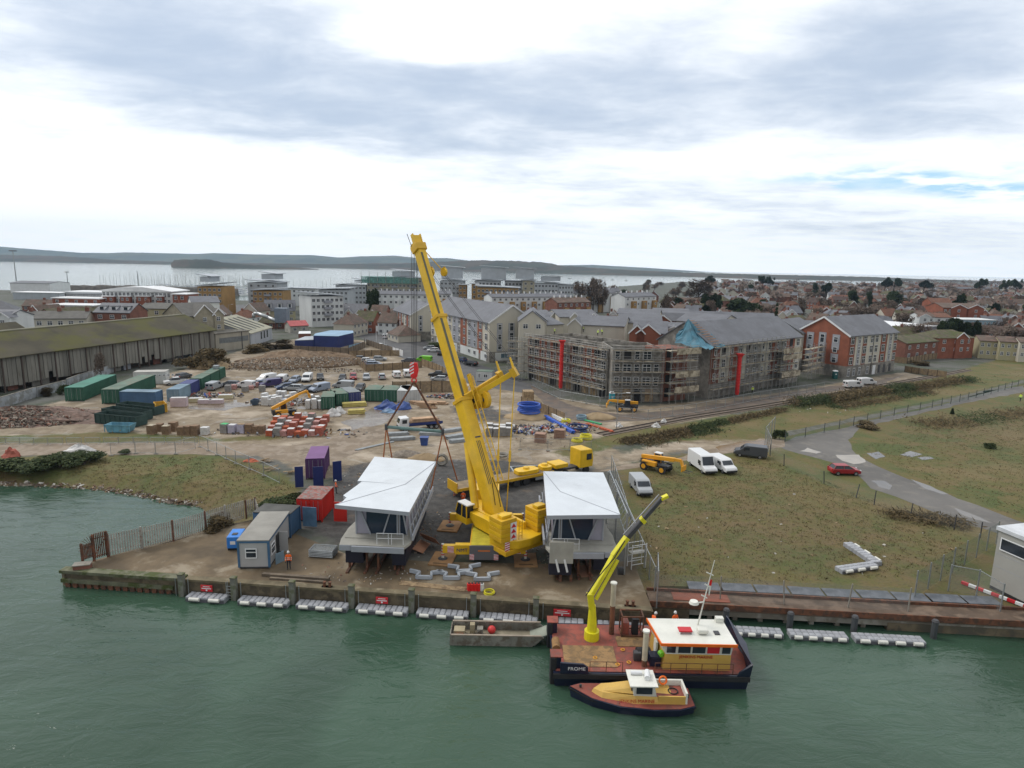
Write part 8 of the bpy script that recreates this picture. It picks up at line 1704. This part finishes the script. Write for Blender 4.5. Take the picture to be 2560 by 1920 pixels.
for k in range(5): MB().torus((1.7, 1.2, .15 + k * .16), 1.0, .06, 4, 4, M=Matrix.Scale(1.7, 3, (1, 0, 0)) @ Matrix.Rotation(R(45), 3, 'Z')).build('panel_frame', M_galv, t); MB().box(.5, 2.9, .5, 1.9, .1 + k * .16, .12 + k * .16).build('mesh', M_meshf, t)
for i, (x, y, lab) in enumerate(((1450, 1345, 'leftmost of four silver Y-shaped steel frames'), (1690, 1350, 'middle front silver Y-shaped steel frame'), (1955, 1360, 'rightmost silver Y-shaped steel frame beside the red bottles'), (1800, 1290, 'rear silver Y-shaped steel frame nearest the crane'))):
	t = thing('steel_trestle', lab, 'steel frame', F(x, y), R(3 * i))
	for a_, b_ in (((-.7, 0), (.7, 0)), ((-.7, 0), (-.5, .9)), ((.7, 0), (.6, .9)), ((-.5, .9), (-1.5, 1.3)), ((.6, .9), (1.7, 1.2))): MB().bar((*a_, .25), (*b_, .25), .22, .34).build('member', mat('frame_grey', (.38, .42, .47), .45), t)
for i in range(5):
	t = thing('gas_bottle', ['leftmost red gas bottle on the quay', 'second red gas bottle', 'third red gas bottle', 'fourth red gas bottle', 'white gas bottle beside the red ones'][i], 'gas bottle', F(1840 + i * 28, 1440)); MB().tube((0, 0, .0), (0, 0, .7), .19, n=12).build('bottle', M_hr if i < 4 else P_['white'], t); MB().tube((0, 0, .7), (0, 0, .85), .1, .06, 8).build('valve', M_dkst, t)
for i, (p, a_, lab) in enumerate(((F(1500, 1060), .9, 'brown plywood sheet leaning beside the left control cabin'), (F(1430, 1080), -.2, 'smaller plywood sheet beside the leaning one'), (Q(620, 1345), .2, 'red brown board lying before the right control cabin'))):
	tag(MB().box(-.6, .6, -1.2, 1.2, -.02, .02).build('plywood_sheet', mat('plywood', (.30, .15, .09), .8, .15, 1), None, p + V((0, 0, .9 if i == 0 else .3 if i == 1 else .08))), lab, 'board').rotation_euler = (0, .9 if i == 0 else .3 if i == 1 else 0, a_)
ladder_ = thing('access_tower', 'small aluminium access tower beside the mesh fence', 'access tower', Q(1030, 1330), R(20))
for x in (0, 1.6):
	for y in (0, .8): MB().tube((x, y, 0), (x, y, 2.6), .04, n=5).build('upright', M_white, ladder_)
for z in (.5, 1.2, 1.9, 2.5):
	for y in (0, .8): MB().tube((0, y, z), (1.6, y, z), .03, n=5).build('rail', M_white, ladder_)
MB().box(0, 1.6, 0, .8, 1.6, 1.66).build('platform', M_deckc, ladder_)
for i, (px, row) in enumerate(((818, 1470), (1575, 1518))):
	t = thing('mooring_bollard', ['twin rusty mooring bollard near the third fender pile', 'twin rusty mooring bollard behind the work boat crane'][i], 'bollard', G(px, row), -.1); MB().box(-.5, .5, -.2, .2, .03, .15).build('base', M_rust, t)
	for s in (-.25, .25): MB().tube((s, 0, .15), (s, 0, .55), .13, n=10).build('post', M_rust, t); MB().tube((s, 0, .55), (s, 0, .62), .16, n=10).build('cap', M_rust, t)
t = thing('timber_baulk', 'long weathered timber baulk lying along the quay edge', 'timber', F(50, 1320), R(-6)); MB().box(0, 6.5, 0, .35, .03, .3).build('beam', mat('old_timber', (.14, .11, .08), .9, .3, 1), t); MB().box(1, 6.2, -.5, -.25, .03, .22).build('beam', mat('old_timber', (.14, .11, .08)), t)
pontoon(S(640, 1300), S(955, 1255), 'row of grey pontoon cubes lying in the field, front arm of the L', 2, 3, 'pontoons lying in the field'); o = pontoon(S(985, 1225), S(720, 1050), 'row of grey pontoon cubes lying in the field, rear arm of the L', 2, 3, 'pontoons lying in the field')
W0 = -2.1
# ================================================================ boats
M_hb = mat('navy_hull', (.010, .014, .035), .35, .1, 1, col2=(.05, .045, .04), bsc=1.5, thr=(.62, .75)); M_rd = mat('red_deck', (.26, .065, .045), .7, .2, .7, col2=(.17, .06, .045), bsc=1.5); M_wd = mat('boat_planking', (.28, .17, .075), .85, .2, .8, col2=(.17, .11, .055), bsc=2); M_by = mat('boat_yellow', (.60, .38, .09), .45, .08, .6, col2=(.45, .27, .08), bsc=2, thr=(.6, .75)); M_bw = mat('boat_white', (.68, .68, .62), .45, .06, 1); M_or = mat('orange_trim', (.80, .15, .01), .45); M_cy = mat('crane_lime_yellow', (.66, .60, .015), .45, .08, 1)
M_let = mat('red_lettering', (.42, .02, .01), .5)
bt_ = thing('work_boat', 'navy hulled work boat with red deck, yellow wheelhouse and lime yellow crane', 'work boat', (3.6, 43.7, W0)); BR = V((3.6, 43.7, W0)); BM = Matrix.Translation(-BR)
def kb(*a, n, m, bev=.02): return MB(BM).box(*a).build(n, m, bt_, bevel=bev)
MB(BM).loft([[(3.9, 43.7, -2.6), (18.0, 43.7, -2.6), (18.5, 46, -2.6), (18.1, 50.0, -2.6), (3.9, 50.0, -2.6)], [(3.7, 43.5, -.95), (18.2, 43.5, -.95), (18.75, 46, -.95), (18.5, 50.2, -.95), (3.7, 50.2, -.95)]]).build('hull', M_hb, bt_)
MB(BM).prism([(3.9, 43.7), (18.1, 43.7), (18.6, 46), (18.3, 50.0), (3.9, 50.0)], -.94, -.90).build('deck', M_rd, bt_)
MB(BM).box(3.7, 18.2, 43.38, 43.5, -1.35, -.98).build('rubbing_strake', M_black, bt_)
kb(4.6, 8.6, 44.2, 46.9, -.895, -.85, n='deck_planking', m=M_wd); kb(9.0, 12.0, 46.9, 48.3, -.895, -.85, n='deck_planking', m=M_wd)
for y in (44.35, 49.0): k_ = kb(3.5, 3.95, y - .55, y + .55, -2.3, .05, n='push_knee', m=M_black, bev=.08); MB(BM).box(3.5, 4.4, y - .5, y + .5, .06, .12).build('knee_top', M_rd, k_); kb(3.7, 4.3, y - .4, y + .4, -.9, .02, n='knee_bracket', m=M_hb)
MB(BM).ext([(4.2, -.95), (6.3, -.95), (6.25, -.45), (5.9, -.2), (4.2, -.1)], 43.44, 43.6, ax='y').build('bow_bulwark', M_hb, bt_)
MB(BM).add([(17.2, 43.45, -.93), (18.2, 43.45, -.93), (18.75, 46, -.93), (18.5, 50.1, -.93), (17.4, 43.45, -.6), (18.3, 43.35, .1), (18.2, 46, .15), (18.6, 50.2, .05), (17.4, 43.55, -.6), (18.2, 43.5, .1), (18.75, 46, .15), (18.5, 50.1, .05)], [(0, 1, 5, 4), (1, 2, 6, 5), (2, 3, 7, 6), (4, 5, 9, 8), (5, 6, 10, 9), (6, 7, 11, 10), (0, 8, 9, 1), (1, 9, 10, 2), (2, 10, 11, 3)]).build('stern_bulwark', M_hb, bt_)
def mtext(s, size, m, parent, M, squash=1.0):
	o = text('lettering', s, size, m, parent, M, .008, squash=squash); bpy.context.view_layer.update(); me = bpy.data.meshes.new_from_object(o.evaluated_get(bpy.context.evaluated_depsgraph_get())); n = bpy.data.objects.new('lettering', me); COL.objects.link(n); n.parent = parent; n.matrix_local = M @ Matrix.Diagonal((squash, 1, 1, 1)); bpy.data.objects.remove(o)
mtext('FROME', .36, M_white, bt_, BM @ frame((5.4, 43.42, -.55), (1, 0, 0), (0, 0, 1)), 1.15)
for s in (1, -1): mtext('NMT', .52, M_navy, cr, RM @ Matrix.Translation((-s * 2.2, .5, 1.22)) @ frame((0, 0, 0), (1, 0, 0), (0, 0, 1)))
wh = MB(BM).loft([[(11.9, 44.1, -.9), (16.9, 44.1, -.9), (16.9, 47.0, -.9), (11.5, 47.0, -.9)], [(12.05, 44.1, .35), (16.9, 44.1, .35), (16.9, 47.0, .35), (11.6, 47.0, .35)]]).build('wheelhouse', M_by, bt_)
MB(BM).loft([[(12.05, 44.12, .36), (16.9, 44.12, .36), (16.9, 46.98, .36), (11.6, 46.98, .36)], [(11.85, 44.0, 1.3), (17.0, 44.0, 1.3), (17.0, 47.0, 1.3), (11.4, 47.0, 1.3)]]).build('window_band', M_bw, wh)
MB(BM).prism([(11.65, 43.8), (17.15, 43.8), (17.15, 47.2), (11.25, 47.2)], 1.31, 1.42).build('roof', M_bw, wh); MB(BM).bar((11.6, 43.76, 1.33), (17.2, 43.76, 1.33), .07, .22).build('orange_edge', M_or, wh); MB(BM).bar((11.6, 43.76, 1.33), (11.2, 47.2, 1.33), .07, .22).build('orange_edge', M_or, wh)
for x0, x1, m in ((12.1, 12.75, M_glass), (12.95, 13.85, M_glass), (14.0, 14.95, M_glass), (15.1, 16.0, M_chev), (16.2, 16.8, M_glass)): MB(BM).add([(x0, 44.05, .5), (x1, 44.05, .5), (x1, 43.97, 1.18), (x0, 43.97, 1.18), (x0, 44.1, .5), (x1, 44.1, .5), (x1, 44.05, 1.18), (x0, 44.05, 1.18)], [(0, 1, 2, 3), (0, 4, 5, 1), (3, 2, 6, 7), (0, 3, 7, 4), (1, 5, 6, 2)]).build('window', m, wh)
mtext('JENKINS MARINE', .33, M_let, bt_, BM @ frame((14.3, 44.05, .18), (1, 0, 0), (0, 0, 1)), 1.0)
MB(BM).tube((11.75, 44.6, .2), (11.85, 44.3, .15), .22, n=12).build('hose_reel', P_['lime'], bt_); MB(BM).box(11.55, 11.7, 45.2, 45.9, -.8, .6).build('door', M_bw, bt_)
kb(13.2, 14.2, 45.0, 45.6, 1.6, 1.72, n='raft_rack', m=M_chev); kb(14.6, 15.4, 44.9, 45.5, 1.5, 1.85, n='life_raft_box', m=M_bw, bev=.1); kb(15.9, 16.3, 45.0, 45.5, 1.43, 1.5, n='roof_hatch', m=M_dkst)
for x in (13.25, 14.15): MB(BM).box(x, x + .05, 45.0, 45.6, 1.42, 1.6).build('rack_leg', M_white, bt_)
def GB(px, py, Y): return GY(px, py, Y)
m0, m1 = V((15.0, 46.4, 1.4)), GB(1783, 1408, 46.2); MB(BM).tube(m0, m1, .07, .03, 8).build('mast', M_bw, bt_)
for f, w_ in ((.45, .5), (.62, .4), (.8, .6)): c = m0.lerp(m1, f); MB(BM).bar(c - V((w_ * .6, 0, -.1)), c + V((w_ * .3, 0, -.15)), .07).build('mast_arm', M_bw, bt_)
c = m0.lerp(m1, .36); MB(BM).tube(c - V((.75, 0, .12)), c - V((.75, 0, -.08)), .38, .3, 14).build('radar_dome', M_bw, bt_); MB(BM).bar(c - V((.75, 0, .1)), c, .07).build('radar_arm', M_bw, bt_)
c = m0.lerp(m1, .6); fl = MB(BM).add([c + V((.1, 0, .6)), c + V((.35, .1, .5)), c + V((.3, .1, 0)), c + V((.1, 0, .1))], [(0, 1, 2, 3)]).build('red_flag', M_hr, bt_); MB(BM).add([c + V((.1, 0, .1)), c + V((.3, .1, 0)), c + V((.22, .1, -.8)), c + V((.1, 0, -.7))], [(0, 1, 2, 3)]).build('white_flag', M_bw, bt_)
MB(BM).box(16.5, 17.1, 46.7, 47.1, 1.43, 1.8).build('aft_console', M_bw, bt_)
def posts(pts, h, n=2, nm_='railing', m=M_rust, par=bt_, M=BM):
	for z in [h * (k + 1) / n for k in range(n)]:
		for a, b in zip(pts, pts[1:]): MB(M).tube(V(a) + V((0, 0, z)), V(b) + V((0, 0, z)), .025, n=5).build('rail', m, par)
	for p in pts: MB(M).tube(p, V(p) + V((0, 0, h)), .03, n=5).build('stanchion', m, par)
posts([(11.2 + k * 1.15, 43.6, -.9) for k in range(6)], .85); posts([(6.4, 43.6, -.9), (7.6, 43.6, -.9), (8.8, 43.6, -.9)], .85, 1)
for x in (7, 8.6, 9.3, 9.5, 10.6): MB(BM).torus((x, 44.3 + (x * 7 % 3), -.82), .14, .04, 10, 4).build('lashing_ring', P_['amber'], bt_)
MB(BM).tube((4.1, 46.2, -.75), (4.1, 47.4, -.75), .32, n=12).build('bow_roller', mat('ochre_rust', (.24, .13, .05), .8, .3, 1), bt_)
cb_ = V((7.05, 48.0, -.9)); MB(BM).tube(cb_, cb_ + V((0, 0, .7)),   .62, .6, 16).build('crane_base', M_cy, bt_); MB(BM).tube(cb_ + V((0, 0, .7)), cb_ + V((-.05, 0, 2.9)), .42, .26, 12).build('crane_column', M_cy, bt_)
KP = [cb_ + V((-.1, 0, 2.7)), GB(1478, 1497, 48), GB(1509, 1445, 48.4), GB(1536, 1396, 48.8), GB(1568, 1352, 49.2)]
MB(BM).bar(KP[0], KP[1] + V((0, 0, .3)), .5, .5).build('crane_knuckle', M_cy, bt_)
for a, b, w_ in zip(KP[1:], KP[2:], (.38, .4, .46)): d_ = (b - a) * .03; MB(BM).bar(a - d_, b + d_, w_, w_ * .9).build('crane_arm', M_cy, bt_, bevel=.04)
q1, q2, q3 = KP[4], GB(1607, 1308, 49.7), GB(1655, 1254, 50.3); MB(BM).bar(q1, q2, .36, .36).build('dark_inner_arm', M_dkst, bt_); MB(BM).bar(q2, q3, .3, .3).build('dark_inner_arm', M_dkst, bt_); MB(BM).bar(q2 - V((.1, 0, .1)), q2 + V((.1, 0, .1)), .6, .5).build('arm_collar', M_cy, bt_); MB(BM).bar(q3 - V((.1, 0, .1)), q3 + V((.45, 0, .2)), .5, .2).build('arm_tip', M_cy, bt_)
MB(BM).tube(q1 + V((-.3, -.1, .3)), q3 + V((-.3, -.1, .3)), .05, n=6).build('silver_cylinder', M_rim, bt_); MB(BM).tube(KP[1] + V((.5, 0, -.2)), KP[3] + V((.35, 0, -.35)), .15, n=8).build('lift_cylinder', M_cy, bt_); MB(BM).tube(GB(1552, 1433, 48.9) - V((.2, 0, 0)), GB(1552, 1433, 48.9) + V((.25, 0, 0)), .33, n=14).build('winch', M_black, bt_)
MB(BM).path([KP[1] + V((-.35, -.2, .2)), KP[2] + V((-.4, -.3, 0)), KP[3] + V((0, -.4, 0)), KP[4] + V((-.2, -.35, -.1))], .045, 5).build('hydraulic_hose', M_black, bt_)
for x, y, tz, zr in ((8.75, 48.7, 3.5, 1.6), (10.6, 44.5, 1.9, -.4)):
	MB(BM).tube((x, y, -.9), (x, y, zr), .21, n=12).build('spud_leg', M_rust, bt_); s_ = MB(BM).tube((x, y, zr), (x, y, tz), .21, n=12).build('spud_leg_top', mat('cream_pipe', (.46, .42, .32), .7, .15, 1), bt_); MB(BM).tube((x, y, tz), (x, y, tz + .12), .27, n=12).build('collar', M_bw, s_)
for p in ((9.5, 48.2), (11.2, 48.2), (9.5, 49.3), (11.2, 49.3)): MB(BM).bar((*p, -.9), (*p, .9), .1).build('cage_post', M_rust, bt_)
for z in (-.75, .9):
	for a, b in (((9.5, 48.2), (11.2, 48.2)), ((9.5, 49.3), (11.2, 49.3)), ((9.5, 48.2), (9.5, 49.3)), ((11.2, 48.2), (11.2, 49.3))): MB(BM).bar((*a, z), (*b, z), .1).build('cage_rail', M_rust, bt_)
kb(9.6, 10.1, 48.3, 49.2, -.85, .3, n='machine_panel', m=M_rd); kb(10.4, 10.9, 48.5, 49.0, -.85, .5, n='power_pack', m=M_black); MB(BM).tube((10.2, 45.5, -.5), (11.2, 45.6, -.5), .42, n=14).build('winch_drum', M_black, bt_); kb(9.9, 10.5, 45.0, 45.5, -.9, -.2, n='bitt', m=M_dkst, bev=.08); kb(11.0, 11.8, 44.4, 45.2, -.9, -.1, n='tank', m=M_hb)
person((12.0, 48.9, 0), R(20), 'person in orange overalls and white helmet at the far rail of the work boat', 'orange', 'orange', 'white', 'bend', -.9)
person((14.0, 49.2, 0), R(-70), 'person in orange overalls holding papers behind the wheelhouse', 'orange', 'orange', 'white', 'stand', -.9)
t = thing('yellow_strop', 'yellow lifting strop lying on the work boat deck', 'strop', (4.9, 46.6, -.85))
for k in range(4): MB().path([(rnd.uniform(-.5, .7), rnd.uniform(-.5, .5), .06) for _ in range(3)], .045, 5).build('strap', mat('yellow_hose', (.6, .5, .02)), t)
LM = Matrix.Translation((-5, -41.5, -W0)); la = thing('launch', 'small yellow launch with white wheelhouse moored outside the work boat', 'launch', (5, 41.5, W0))
def ring(o, z, tz=0): return [(x, y, z + (0.25 if x < 6 else .1 if x < 7.5 else 0) * tz) for x, y in o]
out = [(4.8, 42.35), (6.3, 41.2), (8.2, 40.5), (10.5, 40.2), (12.4, 40.3), (13.5, 40.7), (13.5, 42.7), (11.5, 43.1), (9, 43.15), (6.8, 42.95), (5.6, 42.7)]
cx_, cy_ = 9.6, 41.7; sc_ = lambda f: [(cx_ + (x - cx_) * f, cy_ + (y - cy_) * (f - .05)) for x, y in out]
MB(LM).loft([ring(sc_(.86), -2.7), ring(sc_(.97), -1.75), ring(out, -1.22, 1), ring(out, -1.15, 1)]).build('hull', M_hb, la)
MB(LM).loft([ring(sc_(.985), -1.14, 1), ring(sc_(.985), -1.11, 1)]).build('side_deck', M_rd, la)
MB(LM).loft([ring(sc_(1.01), -1.36, 1), ring(sc_(1.015), -1.24, 1)]).build('rubbing_band', M_black, la)
MB(LM).loft([[(6.3, 41.9, -1.1), (7, 41.25, -1.1), (9.3, 40.75, -1.1), (12.9, 40.85, -1.1), (12.9, 42.4, -1.1), (9.3, 42.7, -1.1), (7, 42.6, -1.1)], [(6.5, 41.95, -.75), (7.1, 41.45, -.7), (9.3, 40.95, -.55), (12.9, 40.9, -.7), (12.9, 42.35, -.7), (9.3, 42.5, -.55), (7.1, 42.45, -.7)]]).build('cabin_trunk', M_by, la)
MB(LM).loft([[(7.1, 41.6, -.7), (9.3, 41.1, -.55), (9.3, 42.4, -.55), (7.1, 42.35, -.7)], [(7.5, 41.75, -.5), (9.3, 41.35, -.22), (9.3, 42.2, -.22), (7.5, 42.2, -.5)]]).build('foredeck_hatch', M_by, la)
MB(LM).box(10.75, 12.8, 40.95, 42.3, -.69, -.66).build('cockpit_floor', M_rd, la);
for b_ in ((12.8, 12.95, 40.85, 42.45, -1.1, -.25), (10.9, 12.8, 42.3, 42.45, -1.1, -.25), (10.9, 12.8, 40.82, 40.92, -1.1, -.5)): MB(LM).box(*b_).build('coaming', M_bw if b_[2] > 40.83 else M_by, la)
w2 = MB(LM).loft([[(9.2, 40.95, -.6), (10.8, 40.95, -.6), (10.8, 42.4, -.6), (9.2, 42.4, -.6)], [(9.05, 40.85, .28), (10.6, 40.85, .28), (10.6, 42.4, .28), (9.05, 42.4, .28)]]).build('wheelhouse', M_bw, la)
MB(LM).box(8.85, 10.8, 40.65, 42.55, .29, .37).build('roof', M_bw, w2); MB(LM).box(9.35, 10.45, 40.83, 40.9, -.35, .15).build('window', M_glass, w2); MB(LM).box(9.04, 9.12, 41.1, 42.2, -.3, .15).build('windscreen', M_glass, w2); MB(LM).tube((9.1, 42.0, .5), (9.9, 42.0, .5), .14, n=10).build('life_raft_tube', M_white, w2); MB(LM).tube((10.15, 41.3, .55), (10.3, 42.1, .55), .2, n=10).build('life_raft_canister', M_white, w2)
mtext('JENKINS MARINE', .33, M_let, la, LM @ frame((9.4, 40.74, -.86), (1, .015, 0), (0, .25, 1)), 1.0)
MB(LM).torus((12.1, 41.6, -.6), .33, .04, 16, 5).build('black_hose', M_black, la); MB(LM).torus((11.5, 42.2, -.2), .26, .07, 14, 6, M=Matrix.Rotation(R(70), 3, 'X')).build('lifebuoy', M_or, la)
MB(LM).tube((5.6, 42.2, -.85), (5.6, 42.2, -.65), .09, n=8).build('bow_cleat', M_dkst, la); MB(LM).tube((13.2, 41.6, -1.1), (13.2, 41.6, -.85), .08, n=8).build('stern_cleat', M_dkst, la)
pc = thing('landing_craft', 'weathered grey flat landing craft with bow ramp beside the pontoons', 'landing craft', (-4.6, 48.5, W0)); PM = Matrix.Translation((4.6, -48.5, -W0)); M_al = mat('weathered_aluminium', (.20, .19, .165), .7, .25, .8, col2=(.12, .10, .075), bsc=1.5)
MB(PM).loft([[(-4.5, 48.7, -2.6), (1.8, 48.7, -2.6), (1.8, 50.2, -2.6), (-4.5, 50.2, -2.6)], [(-4.6, 48.6, -1.75), (2.6, 48.6, -1.75), (2.6, 50.3, -1.75), (-4.6, 50.3, -1.75)]]).build('hull', M_al, pc)
MB(PM).ext([(-4.6, -2.3), (1.8, -2.3), (3.0, -1.3), (2.6, -1.2), (-4.6, -1.2)], 48.5, 48.62, ax='y').build('near_side', M_al, pc); MB(PM).ext([(-4.6, -2.3), (1.8, -2.3), (3.0, -1.3), (2.6, -1.0), (-4.6, -1.0)], 50.25, 50.37, ax='y').build('far_side', M_al, pc); MB(PM).box(-4.68, -4.6, 48.5, 50.37, -2.4, -1.1).build('transom', M_al, pc)
for x, z in ((48.56, -1.17), (50.31, -.97)): MB(PM).bar((-4.6, x, z), (2.8, x, z), .16, .08).build('gunwale', mat('worn_rim', (.30, .25, .20), .8, .2, 1), pc)
MB(PM).box(-4.5, 2.5, 48.65, 50.25, -1.74, -1.7).build('deck', mat('dirty_deck', (.24, .21, .15), .9, .25, .8), pc); MB(PM).add([(1.9, 48.7, -1.66), (4.1, 48.8, -.85), (4.1, 50.2, -.85), (1.9, 50.2, -1.66), (1.9, 48.7, -1.74), (4.1, 48.8, -.95), (4.1, 50.2, -.95), (1.9, 50.2, -1.74)], [(0, 1, 2, 3), (7, 6, 5, 4), (0, 4, 5, 1), (1, 5, 6, 2), (2, 6, 7, 3)]).build('bow_ramp', mat('ramp_green_grey', (.26, .28, .23), .8, .15, 1), pc)
for k in range(12): MB(PM).box(-4.2 + k * .58, -4.14 + k * .58, 50.17, 50.25, -1.7, -1.02).build('frame_rib', M_al, pc)
for b_, m in (((-4.4, -3.5, 49.0, 49.8, -1.69, -1.1), mat('buff_box', (.33, .28, .18), .8)), ((-2.5, -2.0, 49.1, 49.7, -1.69, -1.0), M_al), ((-3.1, -2.7, 49.4, 49.9, -1.69, -.8), mat('buff_box', (.33, .28, .18)))): MB(PM).box(*b_).build('locker', m, pc, bevel=.03)
tag(MB().ball((0, 0, 0), .34, 14, 9).build('buoy', mat('buoy_red', (.55, .03, .03), .5), None, (-1.3, 49.7, -1.36), smooth=True), 'round red buoy lying in the landing craft', 'buoy'); MB(PM).torus((-3.9, 48.9, -1.4), .25, .08, 12, 5).build('lifebuoy', M_or, pc)
for o in (bt_, la, pc, t): pass
for o in COL.objects:
	if o.parent is None and o.location.y < 50.2 and o.location.y > 38 and o.name.split('.')[0] in ('work_boat', 'launch', 'landing_craft', 'strop', 'buoy', 'person'): o.location += V((0 if o.name.startswith(('land', 'buoy')) else -.25, -.98, .7))
la.location += V((0, .15, -.38))
sm = bpy.data.materials.new('exhaust_smoke'); sm.use_nodes = True; sm.node_tree.nodes.clear(); pv_ = nd(sm.node_tree, 'ShaderNodeVolumePrincipled'); pv_.inputs['Color'].default_value = (.8, .86, 1, 1); pv_.inputs['Density'].default_value = .025
om_ = sm.node_tree.nodes.new('ShaderNodeOutputMaterial'); sm.node_tree.links.new(pv_.outputs[0], om_.inputs['Volume'])
tag(MB().ball((0, 0, 0), 1.0, 14, 9, sq=(1.0, 1.6, .55)).build('exhaust_smoke', sm, None, (8.2, 37.9, -1.0), smooth=True), 'thin pale exhaust smoke drifting off the launch', 'smoke', kind='stuff')
# ================================================================ haze
hb = MB().box(-6200, 6200, -60, 7700, -60, 420)
hzm = bpy.data.materials.new('haze'); hzm.use_nodes = True; t = hzm.node_tree; t.nodes.clear()
pv = nd(t, 'ShaderNodeVolumePrincipled'); pv.inputs['Color'].default_value = (.55, .76, 1.0, 1); pv.inputs['Density'].default_value = .00006; pv.inputs['Anisotropy'].default_value = .0
om = t.nodes.new('ShaderNodeOutputMaterial'); t.links.new(pv.outputs[0], om.inputs['Volume'])
hzo = hb.build('haze', hzm); hzo['kind'] = 'stuff'
